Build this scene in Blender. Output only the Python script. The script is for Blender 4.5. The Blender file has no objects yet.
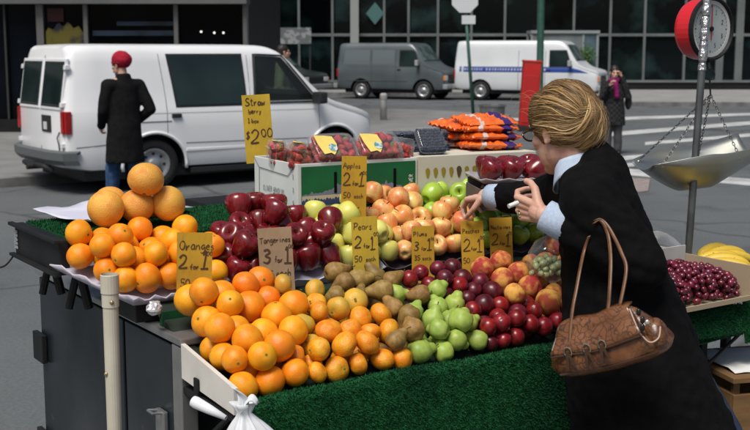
import bpy, bmesh, math, random
import numpy as np
from mathutils import Vector, Matrix, Euler, Quaternion, noise
R = math.radians
rnd = random.Random(7)
SC = bpy.context.scene
COL = SC.collection

# ------------------------------------------------------------------ camera, sky, sun, exposure
CAM_H = 1.87
PITCH = math.atan(165 / 1120)
cam_d = bpy.data.cameras.new('camera'); cam = bpy.data.objects.new('camera', cam_d); COL.objects.link(cam)
cam.location = (0, 0, CAM_H); cam.rotation_euler = (R(90) - PITCH, 0, 0)
cam_d.sensor_width = 36; cam_d.lens = 36 * 1120 / 750
cam_d.clip_start = 0.05; cam_d.clip_end = 800
cam_d.dof.use_dof = True; cam_d.dof.focus_distance = 3.25; cam_d.dof.aperture_fstop = 8.0
SC.camera = cam

SUN_EL, SUN_AZ = 60, 205      # soft high light from the left behind the camera
world = bpy.data.worlds.new('World'); SC.world = world; world.use_nodes = True
wn = world.node_tree.nodes; wl = world.node_tree.links
sky = wn.new('ShaderNodeTexSky'); sky.sky_type = 'NISHITA'; sky.sun_disc = False
sky.sun_elevation = R(SUN_EL); sky.sun_rotation = R(SUN_AZ)
sky.air_density = 1.0; sky.dust_density = 4.0; sky.ozone_density = 0.6
wl.new(sky.outputs[0], wn['Background'].inputs[0]); wn['Background'].inputs[1].default_value = 0.065
sun_d = bpy.data.lights.new('sun', 'SUN'); sun = bpy.data.objects.new('sun', sun_d); COL.objects.link(sun)
sun_d.energy = 2.6; sun_d.angle = R(26); sun_d.color = (1, .965, .91)
sd = Vector((math.sin(R(SUN_AZ)) * math.cos(R(SUN_EL)), math.cos(R(SUN_AZ)) * math.cos(R(SUN_EL)), math.sin(R(SUN_EL))))
sun.rotation_euler = sd.to_track_quat('Z', 'Y').to_euler()
SC.view_settings.view_transform = 'Standard'; SC.view_settings.look = 'None'
SC.view_settings.gamma = 1; SC.view_settings.use_curve_mapping = False
SC.view_settings.exposure = 0.38
SC.render.engine = 'CYCLES'
SC.cycles.use_denoising = True
SC.cycles.max_bounces = 8; SC.cycles.transparent_max_bounces = 24
SC.cycles.caustics_reflective = False; SC.cycles.caustics_refractive = False

# ------------------------------------------------------------------ planning: photo measurement -> place
_cp, _sp = math.cos(PITCH), math.sin(PITCH)
def ray(px, py):
    a, v = (px - 375) / 1120, (215 - py) / 1120
    return Vector((a, _cp + v * _sp, v * _cp - _sp))      # per metre of depth
def at(px, py, d):
    return Vector((0, 0, CAM_H)) + ray(px, py) * d
def on_z(px, py, z):
    r = ray(px, py); return Vector((0, 0, CAM_H)) + r * ((z - CAM_H) / r.z)

YAW = R(34.5)
CO = Vector((-.313, 2.608, 0))                              # near corner of the stall front
CU = Vector((math.cos(YAW), math.sin(YAW), 0)); CW = Vector((-math.sin(YAW), math.cos(YAW), 0))
def ct(u, w, z): return CO + CU * u + CW * w + Vector((0, 0, z))
def uw(p):
    q = p - CO; return q.dot(CU), q.dot(CW)
def on_slope(px, py, z0, k, w0):
    r = ray(px, py); c = Vector((0, 0, CAM_H))
    wc = (c - CO).dot(CW); wd = r.dot(CW)
    t = (z0 + k * (wc - w0) - c.z) / (r.z - k * wd)
    return c + r * t, t

# ------------------------------------------------------------------ materials
def srgb(r, g, b):
    f = lambda c: (c / 255 / 12.92) if c <= 10 else ((c / 255 + .055) / 1.055) ** 2.4
    return (f(r), f(g), f(b))
MATS = {}
def M(name, base=(.5, .5, .5), rough=.5, spec=.5, metal=0.0, c2=None, scale=5.0, detail=4.0, lo=.35, hi=.65,
      bump=0.0, bscale=60.0, bdist=.002, rand=0.0, coat=0.0, stretch=(1, 1, 1), rough2=None, sheen=0.0,
      sub=0.0, c3=None, scale3=30.0, lo3=.55, hi3=.7, emit=None, hue=.02):
    if name in MATS: return MATS[name]
    m = bpy.data.materials.new(name); m.use_nodes = True
    n, l = m.node_tree.nodes, m.node_tree.links
    b = n['Principled BSDF']
    b.inputs['Base Color'].default_value = (*base, 1)
    b.inputs['Roughness'].default_value = rough
    b.inputs['Specular IOR Level'].default_value = spec
    b.inputs['Metallic'].default_value = metal
    b.inputs['Coat Weight'].default_value = coat; b.inputs['Coat Roughness'].default_value = .15
    b.inputs['Sheen Weight'].default_value = sheen
    if sub:
        b.inputs['Subsurface Weight'].default_value = sub; b.inputs['Subsurface Radius'].default_value = (.6, .3, .15)
        b.inputs['Subsurface Scale'].default_value = .01
    if emit:
        b.inputs['Emission Color'].default_value = (*emit[:3], 1); b.inputs['Emission Strength'].default_value = emit[3]
    tc = n.new('ShaderNodeTexCoord'); oi = n.new('ShaderNodeObjectInfo')
    off = n.new('ShaderNodeVectorMath'); off.operation = 'MULTIPLY_ADD'
    comb = n.new('ShaderNodeCombineXYZ')
    for i in range(3):
        l.new(oi.outputs['Random'], comb.inputs[i])
    off.inputs[1].default_value = (37.0, 19.0, 53.0)
    l.new(comb.outputs[0], off.inputs[0]); l.new(tc.outputs['Object'], off.inputs[2])
    mp = n.new('ShaderNodeMapping'); mp.inputs['Scale'].default_value = stretch
    l.new(off.outputs[0], mp.inputs['Vector'])
    col = None
    def noise_mask(sc, dt, a, z_):
        t = n.new('ShaderNodeTexNoise'); t.inputs['Scale'].default_value = sc; t.inputs['Detail'].default_value = dt
        l.new(mp.outputs[0], t.inputs['Vector'])
        mr = n.new('ShaderNodeMapRange'); mr.inputs['From Min'].default_value = a; mr.inputs['From Max'].default_value = z_
        l.new(t.outputs['Fac'], mr.inputs['Value']); return mr.outputs[0]
    def mix(fac, a, bcol):
        x = n.new('ShaderNodeMix'); x.data_type = 'RGBA'
        l.new(fac, x.inputs['Factor'])
        if isinstance(a, tuple): x.inputs['A'].default_value = (*a, 1)
        else: l.new(a, x.inputs['A'])
        x.inputs['B'].default_value = (*bcol, 1)
        return x.outputs['Result']
    if c2 is not None:
        f = noise_mask(scale, detail, lo, hi); col = mix(f, base, c2)
        if rough2 is not None:
            mr = n.new('ShaderNodeMapRange'); mr.inputs['To Min'].default_value = rough; mr.inputs['To Max'].default_value = rough2
            l.new(f, mr.inputs['Value']); l.new(mr.outputs[0], b.inputs['Roughness'])
    if c3 is not None:
        col = mix(noise_mask(scale3, 6, lo3, hi3), col if col is not None else base, c3)
    if rand:
        hs = n.new('ShaderNodeHueSaturation')
        if col is not None: l.new(col, hs.inputs['Color'])
        else: hs.inputs['Color'].default_value = (*base, 1)
        mr = n.new('ShaderNodeMapRange'); mr.inputs['To Min'].default_value = 1 - rand; mr.inputs['To Max'].default_value = 1 + rand
        l.new(oi.outputs['Random'], mr.inputs['Value']); l.new(mr.outputs[0], hs.inputs['Value'])
        mh = n.new('ShaderNodeMath'); mh.operation = 'MULTIPLY_ADD'; fr = n.new('ShaderNodeMath'); fr.operation = 'FRACT'
        m7 = n.new('ShaderNodeMath'); m7.operation = 'MULTIPLY'; m7.inputs[1].default_value = 7.31
        l.new(oi.outputs['Random'], m7.inputs[0]); l.new(m7.outputs[0], fr.inputs[0]); l.new(fr.outputs[0], mh.inputs[0])
        mh.inputs[1].default_value = hue; mh.inputs[2].default_value = .5 - hue / 2
        l.new(mh.outputs[0], hs.inputs['Hue'])
        col = hs.outputs[0]
    if col is not None: l.new(col, b.inputs['Base Color'])
    if bump:
        t = n.new('ShaderNodeTexNoise'); t.inputs['Scale'].default_value = bscale; t.inputs['Detail'].default_value = 4
        l.new(mp.outputs[0], t.inputs['Vector'])
        bp = n.new('ShaderNodeBump'); bp.inputs['Strength'].default_value = bump; bp.inputs['Distance'].default_value = bdist
        l.new(t.outputs['Fac'], bp.inputs['Height']); l.new(bp.outputs[0], b.inputs['Normal'])
    MATS[name] = m
    return m

def clear_plastic(name, tint=(1, 1, 1), gloss=.12, rough=.08):
    if name in MATS: return MATS[name]
    m = bpy.data.materials.new(name); m.use_nodes = True
    n, l = m.node_tree.nodes, m.node_tree.links
    n.remove(n['Principled BSDF'])
    tr = n.new('ShaderNodeBsdfTransparent'); tr.inputs[0].default_value = (*tint, 1)
    gl = n.new('ShaderNodeBsdfGlossy'); gl.inputs['Roughness'].default_value = rough
    df = n.new('ShaderNodeBsdfDiffuse'); df.inputs[0].default_value = (.8, .8, .8, 1)
    lw = n.new('ShaderNodeLayerWeight'); lw.inputs[0].default_value = .35
    mr = n.new('ShaderNodeMapRange'); mr.inputs['To Min'].default_value = gloss * .5; mr.inputs['To Max'].default_value = min(1, gloss * 5)
    l.new(lw.outputs['Facing'], mr.inputs['Value'])
    m0 = n.new('ShaderNodeMixShader'); m0.inputs[0].default_value = .35
    l.new(gl.outputs[0], m0.inputs[1]); l.new(df.outputs[0], m0.inputs[2])
    mx = n.new('ShaderNodeMixShader'); l.new(mr.outputs[0], mx.inputs[0]); l.new(tr.outputs[0], mx.inputs[1]); l.new(m0.outputs[0], mx.inputs[2])
    # crinkle
    t = n.new('ShaderNodeTexNoise'); t.inputs['Scale'].default_value = 35; bp = n.new('ShaderNodeBump'); bp.inputs['Strength'].default_value = .5; bp.inputs['Distance'].default_value = .004
    tc = n.new('ShaderNodeTexCoord'); l.new(tc.outputs['Object'], t.inputs['Vector']); l.new(t.outputs['Fac'], bp.inputs['Height'])
    l.new(bp.outputs[0], gl.inputs['Normal'])
    l.new(mx.outputs[0], n['Material Output'].inputs['Surface'])
    MATS[name] = m; return m

# ------------------------------------------------------------------ objects
def wmat(o):
    if o.parent: return wmat(o.parent) @ o.matrix_parent_inverse @ o.matrix_basis
    return o.matrix_basis.copy()
def tag(o, label, cat, group=None, kind=None):
    if label: o['label'] = label
    if cat: o['category'] = cat
    if group: o['group'] = group
    if kind: o['kind'] = kind
    return o
def link(name, me, mat=None, parent=None, world=True, smooth=False):
    o = bpy.data.objects.new(name, me); COL.objects.link(o)
    if mat is not None and not me.materials:
        for m in (mat if isinstance(mat, (list, tuple)) else [mat]): me.materials.append(m)
    if smooth:
        me.polygons.foreach_set('use_smooth', [True] * len(me.polygons))
    if parent is not None:
        o.parent = parent
        if world: o.matrix_parent_inverse = wmat(parent).inverted()
    return o
def bm_obj(name, bm, mat=None, parent=None, world=True, smooth=False):
    bmesh.ops.recalc_face_normals(bm, faces=bm.faces[:])
    me = bpy.data.meshes.new(name); bm.to_mesh(me); bm.free()
    return link(name, me, mat, parent, world, smooth)
def empty(name, loc=(0, 0, 0), rz=0.0):
    o = bpy.data.objects.new(name, None); COL.objects.link(o); o.location = loc; o.rotation_euler = (0, 0, rz)
    o.empty_display_size = .1
    return o
def copy_tree(o, parent=None):
    c = o.copy(); COL.objects.link(c); c.parent = parent
    for ch in list(o.children): copy_tree(ch, c)
    return c
def frame(loc, x, y, z):
    m = Matrix((x, y, z)).transposed().to_4x4(); m.translation = loc; return m
CARTM = frame(CO, CU, CW, Vector((0, 0, 1)))

# ------------------------------------------------------------------ mesh pieces
def box(bm, x0, x1, y0, y1, z0, z1, mtx=None, bev=0.0, mi=0):
    vs = [bm.verts.new((x, y, z)) for x in (x0, x1) for y in (y0, y1) for z in (z0, z1)]
    fs = [(0, 1, 3, 2), (4, 6, 7, 5), (0, 4, 5, 1), (2, 3, 7, 6), (0, 2, 6, 4), (1, 5, 7, 3)]
    nf = [bm.faces.new([vs[i] for i in f]) for f in fs]
    for f in nf: f.material_index = mi
    geo = vs
    if bev:
        es = list({e for f in nf for e in f.edges})
        r = bmesh.ops.bevel(bm, geom=es, offset=bev, segments=2, affect='EDGES', profile=.6)
        geo = list({v for f in r['faces'] for v in f.verts} | {v for v in vs if v.is_valid})
        for f in r['faces']: f.material_index = mi
        allv = set(geo)
        for v in list(allv):
            for f in v.link_faces:
                allv.update(f.verts)
        geo = list(allv)
    if mtx is not None: bmesh.ops.transform(bm, matrix=mtx, verts=geo)
    return geo
def box_obj(name, dims, mat, parent=None, mtx=None, bev=.003, world=True):
    bm = bmesh.new(); box(bm, *dims, mtx=mtx, bev=bev); return bm_obj(name, bm, mat, parent, world)
def axis_mtx(a, b):
    d = (b - a); q = d.to_track_quat('Z', 'Y'); return Matrix.Translation(a) @ q.to_matrix().to_4x4(), d.length
def lathe(bm, prof, n=20, mtx=None, cap=True, mi=0, fn=None):
    rings = []
    for r, z in prof:
        ring = []
        for i in range(n):
            a = 2 * math.pi * i / n
            p = Vector((r * math.cos(a), r * math.sin(a), z))
            if fn: p = fn(p, a)
            ring.append(bm.verts.new(mtx @ p if mtx is not None else p))
        rings.append(ring)
    for k in range(len(rings) - 1):
        for i in range(n):
            f = bm.faces.new((rings[k][i], rings[k][(i + 1) % n], rings[k + 1][(i + 1) % n], rings[k + 1][i])); f.material_index = mi
    if cap:
        f = bm.faces.new(list(reversed(rings[0]))); f.material_index = mi
        f = bm.faces.new(rings[-1]); f.material_index = mi
def cyl(bm, a, b, r, r2=None, n=16, mi=0):
    a, b = Vector(a), Vector(b); m, L = axis_mtx(a, b); lathe(bm, [(r, 0), (r if r2 is None else r2, L)], n, m, mi=mi)
def capsule(bm, a, b, ra, rb=None, n=14):
    a, b = Vector(a), Vector(b); rb = ra if rb is None else rb
    m, L = axis_mtx(a, b)
    pr = [(max(ra * math.cos(t), 1e-4), ra * math.sin(t)) for t in np.linspace(-math.pi / 2 + .05, 0, 5)]
    pr += [(max(rb * math.cos(t), 1e-4), L + rb * math.sin(t)) for t in np.linspace(0, math.pi / 2 - .05, 5)]
    lathe(bm, pr, n, m)
def ellips(bm, c, r, rot=None, n=20, k=12):
    m = Matrix.Translation(Vector(c)) @ (rot.to_4x4() if rot is not None else Matrix.Identity(4)) @ Matrix.Diagonal((*r, 1))
    lathe(bm, [(max(math.cos(t), 1e-3), math.sin(t)) for t in np.linspace(-math.pi / 2 + .03, math.pi / 2 - .03, k)], n, m)
def tube(bm, pts, r, n=8, mi=0, closed=False):
    pts = [Vector(p) for p in pts]; N = len(pts)
    rings = []; prev = None
    for i, p in enumerate(pts):
        d = (pts[min(i + 1, N - 1)] - pts[max(i - 1, 0)]).normalized()
        if prev is None:
            s = d.orthogonal().normalized()
        else:
            s = (prev - d * prev.dot(d)).normalized()
        prev = s; t = d.cross(s)
        rr = r[i] if isinstance(r, (list, tuple, np.ndarray)) else r
        if isinstance(rr, tuple): r1, r2 = rr
        else: r1 = r2 = rr
        rings.append([bm.verts.new(p + s * (r1 * math.cos(2 * math.pi * k / n)) + t * (r2 * math.sin(2 * math.pi * k / n))) for k in range(n)])
    for a in range(N - 1):
        for k in range(n):
            f = bm.faces.new((rings[a][k], rings[a][(k + 1) % n], rings[a + 1][(k + 1) % n], rings[a + 1][k])); f.material_index = mi
    for rg in (rings[0][::-1], rings[-1]):
        f = bm.faces.new(rg); f.material_index = mi
def smooth_path(pts, k=6):
    pts = [Vector(p) for p in pts]; out = []
    for i in range(len(pts) - 1):
        p0, p1, p2, p3 = pts[max(i - 1, 0)], pts[i], pts[i + 1], pts[min(i + 2, len(pts) - 1)]
        for j in range(k):
            t = j / k
            out.append(.5 * ((2 * p1) + (p2 - p0) * t + (2 * p0 - 5 * p1 + 4 * p2 - p3) * t * t + (3 * p1 - p0 - 3 * p2 + p3) * t ** 3))
    out.append(pts[-1]); return out
WORK = bpy.data.scenes.new('work')      # a bare scene, so that evaluating one mesh stays quick
def evaluated(o):
    WORK.view_layers[0].update(); dg = WORK.view_layers[0].depsgraph
    return bpy.data.meshes.new_from_object(o.evaluated_get(dg))
def remesh(bm, voxel, smooth=6, fac=.5):
    """fuse overlapping pieces into one continuous skin"""
    bmesh.ops.recalc_face_normals(bm, faces=bm.faces[:])
    me = bpy.data.meshes.new('tmp'); bm.to_mesh(me); bm.free()
    o = bpy.data.objects.new('tmp', me); WORK.collection.objects.link(o)
    md = o.modifiers.new('r', 'REMESH'); md.mode = 'VOXEL'; md.voxel_size = voxel; md.use_smooth_shade = True
    if smooth:
        s = o.modifiers.new('s', 'SMOOTH'); s.iterations = smooth; s.factor = fac
    out = evaluated(o)
    bpy.data.objects.remove(o); bpy.data.meshes.remove(me)
    out.polygons.foreach_set('use_smooth', [True] * len(out.polygons))
    return out
def join_meshes(name, meshes):
    bm = bmesh.new()
    for me in meshes: bm.from_mesh(me)
    out = bpy.data.meshes.new(name); bm.to_mesh(out); bm.free()
    out.polygons.foreach_set('use_smooth', [True] * len(out.polygons))
    return out
def displace_by(me, fn):
    n = len(me.vertices); co = np.empty(n * 3, 'f'); no = np.empty(n * 3, 'f')
    me.vertices.foreach_get('co', co); me.vertex_normals.foreach_get('vector', no)
    co, no = co.reshape(-1, 3), no.reshape(-1, 3)
    co += no * np.array([fn(Vector(c)) for c in co.tolist()], 'f')[:, None]
    me.vertices.foreach_set('co', co.ravel()); me.update()
def displace(me, amp, scale, seed=0.0):
    off = Vector((seed, seed, seed)); displace_by(me, lambda p: amp * noise.noise(p * scale + off))
def grid_mesh(bm, P, mi=0):
    """P[i][j] vectors -> quads"""
    V = [[bm.verts.new(p) for p in row] for row in P]
    for i in range(len(P) - 1):
        for j in range(len(P[0]) - 1):
            f = bm.faces.new((V[i][j], V[i + 1][j], V[i + 1][j + 1], V[i][j + 1])); f.material_index = mi
    return V
def sheet(bm, P, th, mi=0):
    """thin solid from a grid of points, thickness th along the local normal"""
    n1, n2 = len(P), len(P[0])
    Q = []
    for i in range(n1):
        row = []
        for j in range(n2):
            du = P[min(i + 1, n1 - 1)][j] - P[max(i - 1, 0)][j]; dv = P[i][min(j + 1, n2 - 1)] - P[i][max(j - 1, 0)]
            nn = du.cross(dv); nn = nn.normalized() if nn.length > 1e-12 else Vector((0, 0, 1))
            row.append(P[i][j] + nn * th)
        Q.append(row)
    A = grid_mesh(bm, P, mi); B = grid_mesh(bm, Q, mi)
    def strip(a, b):
        for k in range(len(a) - 1):
            f = bm.faces.new((a[k], a[k + 1], b[k + 1], b[k])); f.material_index = mi
    strip(A[0], B[0]); strip(A[-1], B[-1])
    strip([r[0] for r in A], [r[0] for r in B]); strip([r[-1] for r in A], [r[-1] for r in B])
# ================================================================== THE SETTING
def asphalt_mat():
    m = M('asphalt', (.090, .099, .103), .85, .3, c2=(.120, .130, .134), scale=.55, detail=9, lo=.3, hi=.7, bump=.7, bscale=140, bdist=.004,
          c3=(.048, .052, .055), scale3=.7, lo3=.56, hi3=.70)
    n, l = m.node_tree.nodes, m.node_tree.links; b = n['Principled BSDF']; src = b.inputs['Base Color'].links[0].from_socket; tc = next(x for x in n if x.bl_idname == 'ShaderNodeTexCoord')
    nz = n.new('ShaderNodeTexNoise'); nz.inputs['Scale'].default_value = .8; l.new(tc.outputs['Object'], nz.inputs['Vector']); md = n.new('ShaderNodeVectorMath'); md.operation = 'MULTIPLY_ADD'; md.inputs[1].default_value = (1.2, 1.2, 0); l.new(nz.outputs['Color'], md.inputs[0]); l.new(tc.outputs['Object'], md.inputs[2])
    vo = n.new('ShaderNodeTexVoronoi'); vo.feature = 'DISTANCE_TO_EDGE'; vo.inputs['Scale'].default_value = .28; l.new(md.outputs[0], vo.inputs['Vector'])
    mr = n.new('ShaderNodeMapRange'); mr.inputs['From Max'].default_value = .012; mr.inputs['To Min'].default_value = .7; mr.inputs['To Max'].default_value = 0; l.new(vo.outputs['Distance'], mr.inputs['Value'])
    mx = n.new('ShaderNodeMix'); mx.data_type = 'RGBA'; mx.inputs['B'].default_value = (.035, .037, .039, 1); l.new(src, mx.inputs['A']); l.new(mr.outputs[0], mx.inputs['Factor'])
    vg = n.new('ShaderNodeTexNoise'); vg.inputs['Scale'].default_value = 45; vg.inputs['Detail'].default_value = 6; l.new(tc.outputs['Object'], vg.inputs['Vector']); mg = n.new('ShaderNodeMapRange'); mg.inputs['From Min'].default_value = .3; mg.inputs['From Max'].default_value = .7; mg.inputs['To Min'].default_value = .82; mg.inputs['To Max'].default_value = 1.18; l.new(vg.outputs['Fac'], mg.inputs['Value'])
    ml = n.new('ShaderNodeVectorMath'); ml.operation = 'SCALE'; l.new(mx.outputs['Result'], ml.inputs[0]); l.new(mg.outputs[0], ml.inputs['Scale']); l.new(ml.outputs[0], b.inputs['Base Color'])
    return m
ASPH = asphalt_mat()
CONC = M('concrete', (.22, .22, .215), .85, .3, c2=(.17, .17, .165), scale=1.6, detail=8, bump=.3, bscale=90, bdist=.003, c3=(.13, .13, .13), scale3=5, lo3=.66, hi3=.74)
KERB = M('kerb_stone', (.20, .20, .20), .85, .3, c2=(.12, .12, .12), scale=3, bump=.3, bscale=60)
bm = bmesh.new()
bmesh.ops.create_grid(bm, x_segments=8, y_segments=8, size=250)
tag(bm_obj('road', bm, ASPH), 'grey asphalt street with worn patches', None, kind='structure')

def slab(name, poly, z, mat, label, joint=None):
    """pavement slab with a real kerb step and its kerb stones"""
    bm = bmesh.new()
    vs = [bm.verts.new((*p, z)) for p in poly]; f = bm.faces.new(vs)
    r = bmesh.ops.extrude_face_region(bm, geom=[f]); vv = [e for e in r['geom'] if isinstance(e, bmesh.types.BMVert)]
    bmesh.ops.translate(bm, vec=(0, 0, -z - .05), verts=vv)
    return tag(bm_obj(name, bm, mat), label, None, kind='structure')
def kerb_line(parent, pts, z, w=.15, step=1.8):
    for a, b in zip(pts[:-1], pts[1:]):
        a, b = Vector((*a, 0)), Vector((*b, 0)); L = (b - a).length; n_ = max(1, int(L / step)); d = (b - a) / L
        s = d.cross(Vector((0, 0, 1)))
        for i in range(n_):
            m = frame(a + d * (L * i / n_), d, -s, Vector((0, 0, 1)))
            box_obj('kerb_stone', (.006, L / n_ - .006, -w + .01, .012, -.03, z + .006), KERB, parent, m, bev=.012)
near_side = slab('near_pavement', [(-40, -30), (40, -30), (40, 4.5), (-40, 4.5)], .15, CONC, 'near pavement the stall stands on')
A_pts = [tuple(on_z(x, y, 0).xy) for x, y in ((-260, 206), (120, 178), (400, 139), (500, 127), (505, 119))]
corner_poly = A_pts + [(A_pts[-1][0] - 2.5, 33.5), (-4.5, 34.5), (-40, 34.5), (-40, A_pts[0][1])]
corner_pave = slab('corner_pavement', corner_poly, .13, CONC, 'pale concrete corner pavement with a bollard')
kerb_line(corner_pave, A_pts, .13)
far_side = slab('far_pavement', [(-40, 46.4), (6.5, 46.4), (8.6, 37.6), (60, 36.6), (60, 60), (-40, 60)], .15, M('far_concrete', (.28, .28, .275), .85, .3, c2=(.22, .22, .215), scale=.9, detail=8), 'far pavement along the glass frontage')
kerb_line(far_side, [(-12, 46.4), (6.5, 46.4), (8.6, 37.6), (30, 37.1)], .15, step=2.4)
# crosswalk paint
PAINT = M('road_paint', (.50, .51, .50), .7, .3, c2=(.30, .31, .31), scale=2.2, detail=8, lo=.45, hi=.7, c3=(.2, .21, .21), scale3=4, lo3=.6, hi3=.72)
def paint(quad, name='crossing_stripe'):
    P = [on_z(x, y, 0.004) for x, y in quad]
    n_ = 14; bm = bmesh.new(); top = []; bot = []
    for i in range(n_ + 1):
        t = i / n_
        a = P[0].lerp(P[1], t); b = P[3].lerp(P[2], t)
        j = .04 * noise.noise(Vector((t * 9, P[0].x, 1))); k = .04 * noise.noise(Vector((t * 9, P[0].y, 5)))
        top.append(bm.verts.new((a.x, a.y + j, .004))); bot.append(bm.verts.new((b.x, b.y + k, .004)))
    for i in range(n_): bm.faces.new((top[i], top[i + 1], bot[i + 1], bot[i]))
    o = bm_obj(name, bm, PAINT); return tag(o, None, None, kind='structure')
for q in [((622, 117), (800, 111.5), (800, 113.5), (622, 120)),
          ((600, 133), (830, 115), (830, 118), (600, 137)),
          ((645, 142), (830, 127), (830, 130), (645, 145)),
          ((615, 157), (700, 149), (700, 152.5), (615, 161)),
          ((560, 163), (800, 183), (800, 190), (560, 169)),
          ((470, 119), (552, 117), (552, 119.5), (470, 122)),
          ((600, 166), (690, 157), (690, 160), (600, 170))]:
    paint(q)
# brick patch by the crossing
bp = slab('brick_island', [tuple(on_z(x, y, 0).xy) for x, y in ((560, 204), (648, 192), (650, 180), (560, 176))][::-1], .02, M('brick_grey', (.30, .25, .23), .9, .3, c2=(.2, .17, .16), scale=14, lo=.4, hi=.6, bump=.4, bscale=30), 'low worn brick patch in the street by the crossing')
# steel cover
bm = bmesh.new(); c = on_z(600, 178, .02); lathe(bm, [(.30, .0), (.30, .024), (.26, .024), (.26, .020)], 24, Matrix.Translation((c.x, c.y, .0)))
tag(bm_obj('manhole_cover', bm, M('iron_dark', (.05, .05, .05), .6, .5, metal=.6)), 'dark round iron cover in the street by the crossing', 'manhole cover')

# ================================================================== BUILDINGS
GLASS_B = M('facade_glass', (.0025, .0045, .005), .06, .22, c2=(.018, .040, .040), scale=.6, detail=5, lo=.5, hi=.75, rand=.75, hue=.06)  # teal patches and per-pane tone paint reflections into the glass colour
GLASS_A = M('shop_glass', (.0015, .002, .003), .08, .10, c2=(.006, .010, .016), scale=.5, detail=2, lo=.5, hi=.8)
MULL = M('mullion_metal', (.17, .19, .185), .45, .5, c2=(.12, .135, .135), scale=.8, metal=.2)
MULL_D = M('mullion_dark', (.035, .04, .04), .5, .5, metal=.3)
STONE_D = M('dark_stone', (.014, .014, .015), .6, .2, c2=(.009, .009, .009), scale=2)
STONE_G = M('grey_fascia', (.11, .115, .115), .7, .4, c2=(.08, .085, .085), scale=1.2)
bld = empty('glass_building', (5, 49.5, .15))
tag(bld, 'long dark glass office frontage with pale metal mullions behind the parked vans', 'building')
bb = lambda n_, dims, m, p=bld, bev=.004: box_obj(n_, dims, m, p, bev=bev)
FY = 49.5
bb('wall', (-40, 60, FY + .35, FY + .6, .15, 14), M('dark_room', (.006, .006, .006), .9, .1))
bb('plinth', (-40, 60, FY - .05, FY + .3, .15, .46), STONE_D)
bb('sill', (-40, 60, FY - .10, FY + .25, .46, .56), MULL)
pxX = lambda px, d: (px - 375) / 1120 * d
vx = [-14 + i * 1.42 for i in range(6)] + [pxX(x, FY) for x in (268, 300, 333, 384, 408, 437, 470, 503, 536, 571, 607, 641, 681, 716, 735, 760)]
vx += [vx[-1] + 1.42 * (i + 1) for i in range(12)]
rows = [(.56, 2.46), (2.58, 4.6), (4.72, 7.4), (7.52, 10.2)]
wide = {pxX(716, FY), pxX(735, FY)}
for i, x in enumerate(vx):
    hw = .05 if x not in wide else .16
    bb('mullion', (x - hw, x + hw, FY - .06, FY + .22, .56, 10.2), MULL)
bb('column', (pxX(354, FY) - .14, pxX(354, FY) + .22, FY - .30, FY - .07, .15, 12), M('pale_column', (.28, .30, .29), .5, .5))
for z0, z1 in rows:
    bb('transom', (-14, 40, FY - .045, FY + .2, z1, z1 + .12), MULL)
for (z0, z1) in rows[:2]:
    for a, b in zip(vx[:-1], vx[1:]):
        if a > 26: continue
        bb('pane', (a + .05, b - .05, FY + .06, FY + .09, z0, z1), GLASS_B, bev=0)
bb('upper_glazing', (-14, 40, FY + .06, FY + .09, 4.72, 10.2), GLASS_B, bev=0)
bb('parapet', (-40, 60, FY - .2, FY + .6, 10.32, 14), STONE_D)
# diamond sign hung inside the glass
bm = bmesh.new(); c = Vector((pxX(375, FY), FY, 0)); c.z = at(375, 14, FY).z
s_ = .48; vs = [bm.verts.new((c.x + a * s_ * .82, FY - .07, c.z + b * s_)) for a, b in ((-1, 0), (0, -1), (1, 0), (0, 1))]
f = bm.faces.new(vs); r = bmesh.ops.extrude_face_region(bm, geom=[f]); bmesh.ops.translate(bm, vec=(0, .02, 0), verts=[e for e in r['geom'] if isinstance(e, bmesh.types.BMVert)])
tag(bm_obj('diamond_sign', bm, M('sign_teal', (.06, .15, .14), .5, .5)), 'small pale teal diamond sign hung on the dark glass frontage', 'sign')

# corner shop building
shop = empty('corner_building', (-8, 24, .13))
tag(shop, 'nearer dark shopfront building with grey fascia behind the white van', 'building')
sb = lambda n_, dims, m, bev=.004: box_obj(n_, dims, m, shop, bev=bev)
SY = 24.0; XR = pxX(249, 24)
sb('wall', (-30, XR - .05, SY + .5, SY + 9, .13, 9), STONE_D)
sb('fascia', (-30, XR + .02, SY - .25, SY + .45, at(100, 5, 24).z, 4.2), STONE_G)
sb('upper_wall', (-30, XR, SY - .02, SY + .45, 4.2, 9), STONE_D)
sb('stall_riser', (-30, XR, SY - .02, SY + .4, .13, .40), STONE_D)
tz = at(100, 5, 24).z
ms = [pxX(x, 24) for x in (-160, -80, -20, 45, 90, 179, 247)]
for i, x in enumerate(ms):
    hw = .045 if i not in (3,) else .075
    sb('mullion', (x - hw, x + hw, SY - .05, SY + .25, .40, tz), M('shop_mullion', (.12, .12, .115), .45, .5, metal=.2) if i > 2 else MULL_D)
for a, b in zip(ms[:-1], ms[1:]):
    sb('pane', (a + .045, b - .045, SY + .08, SY + .11, .40, tz), GLASS_A, bev=0)
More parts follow.
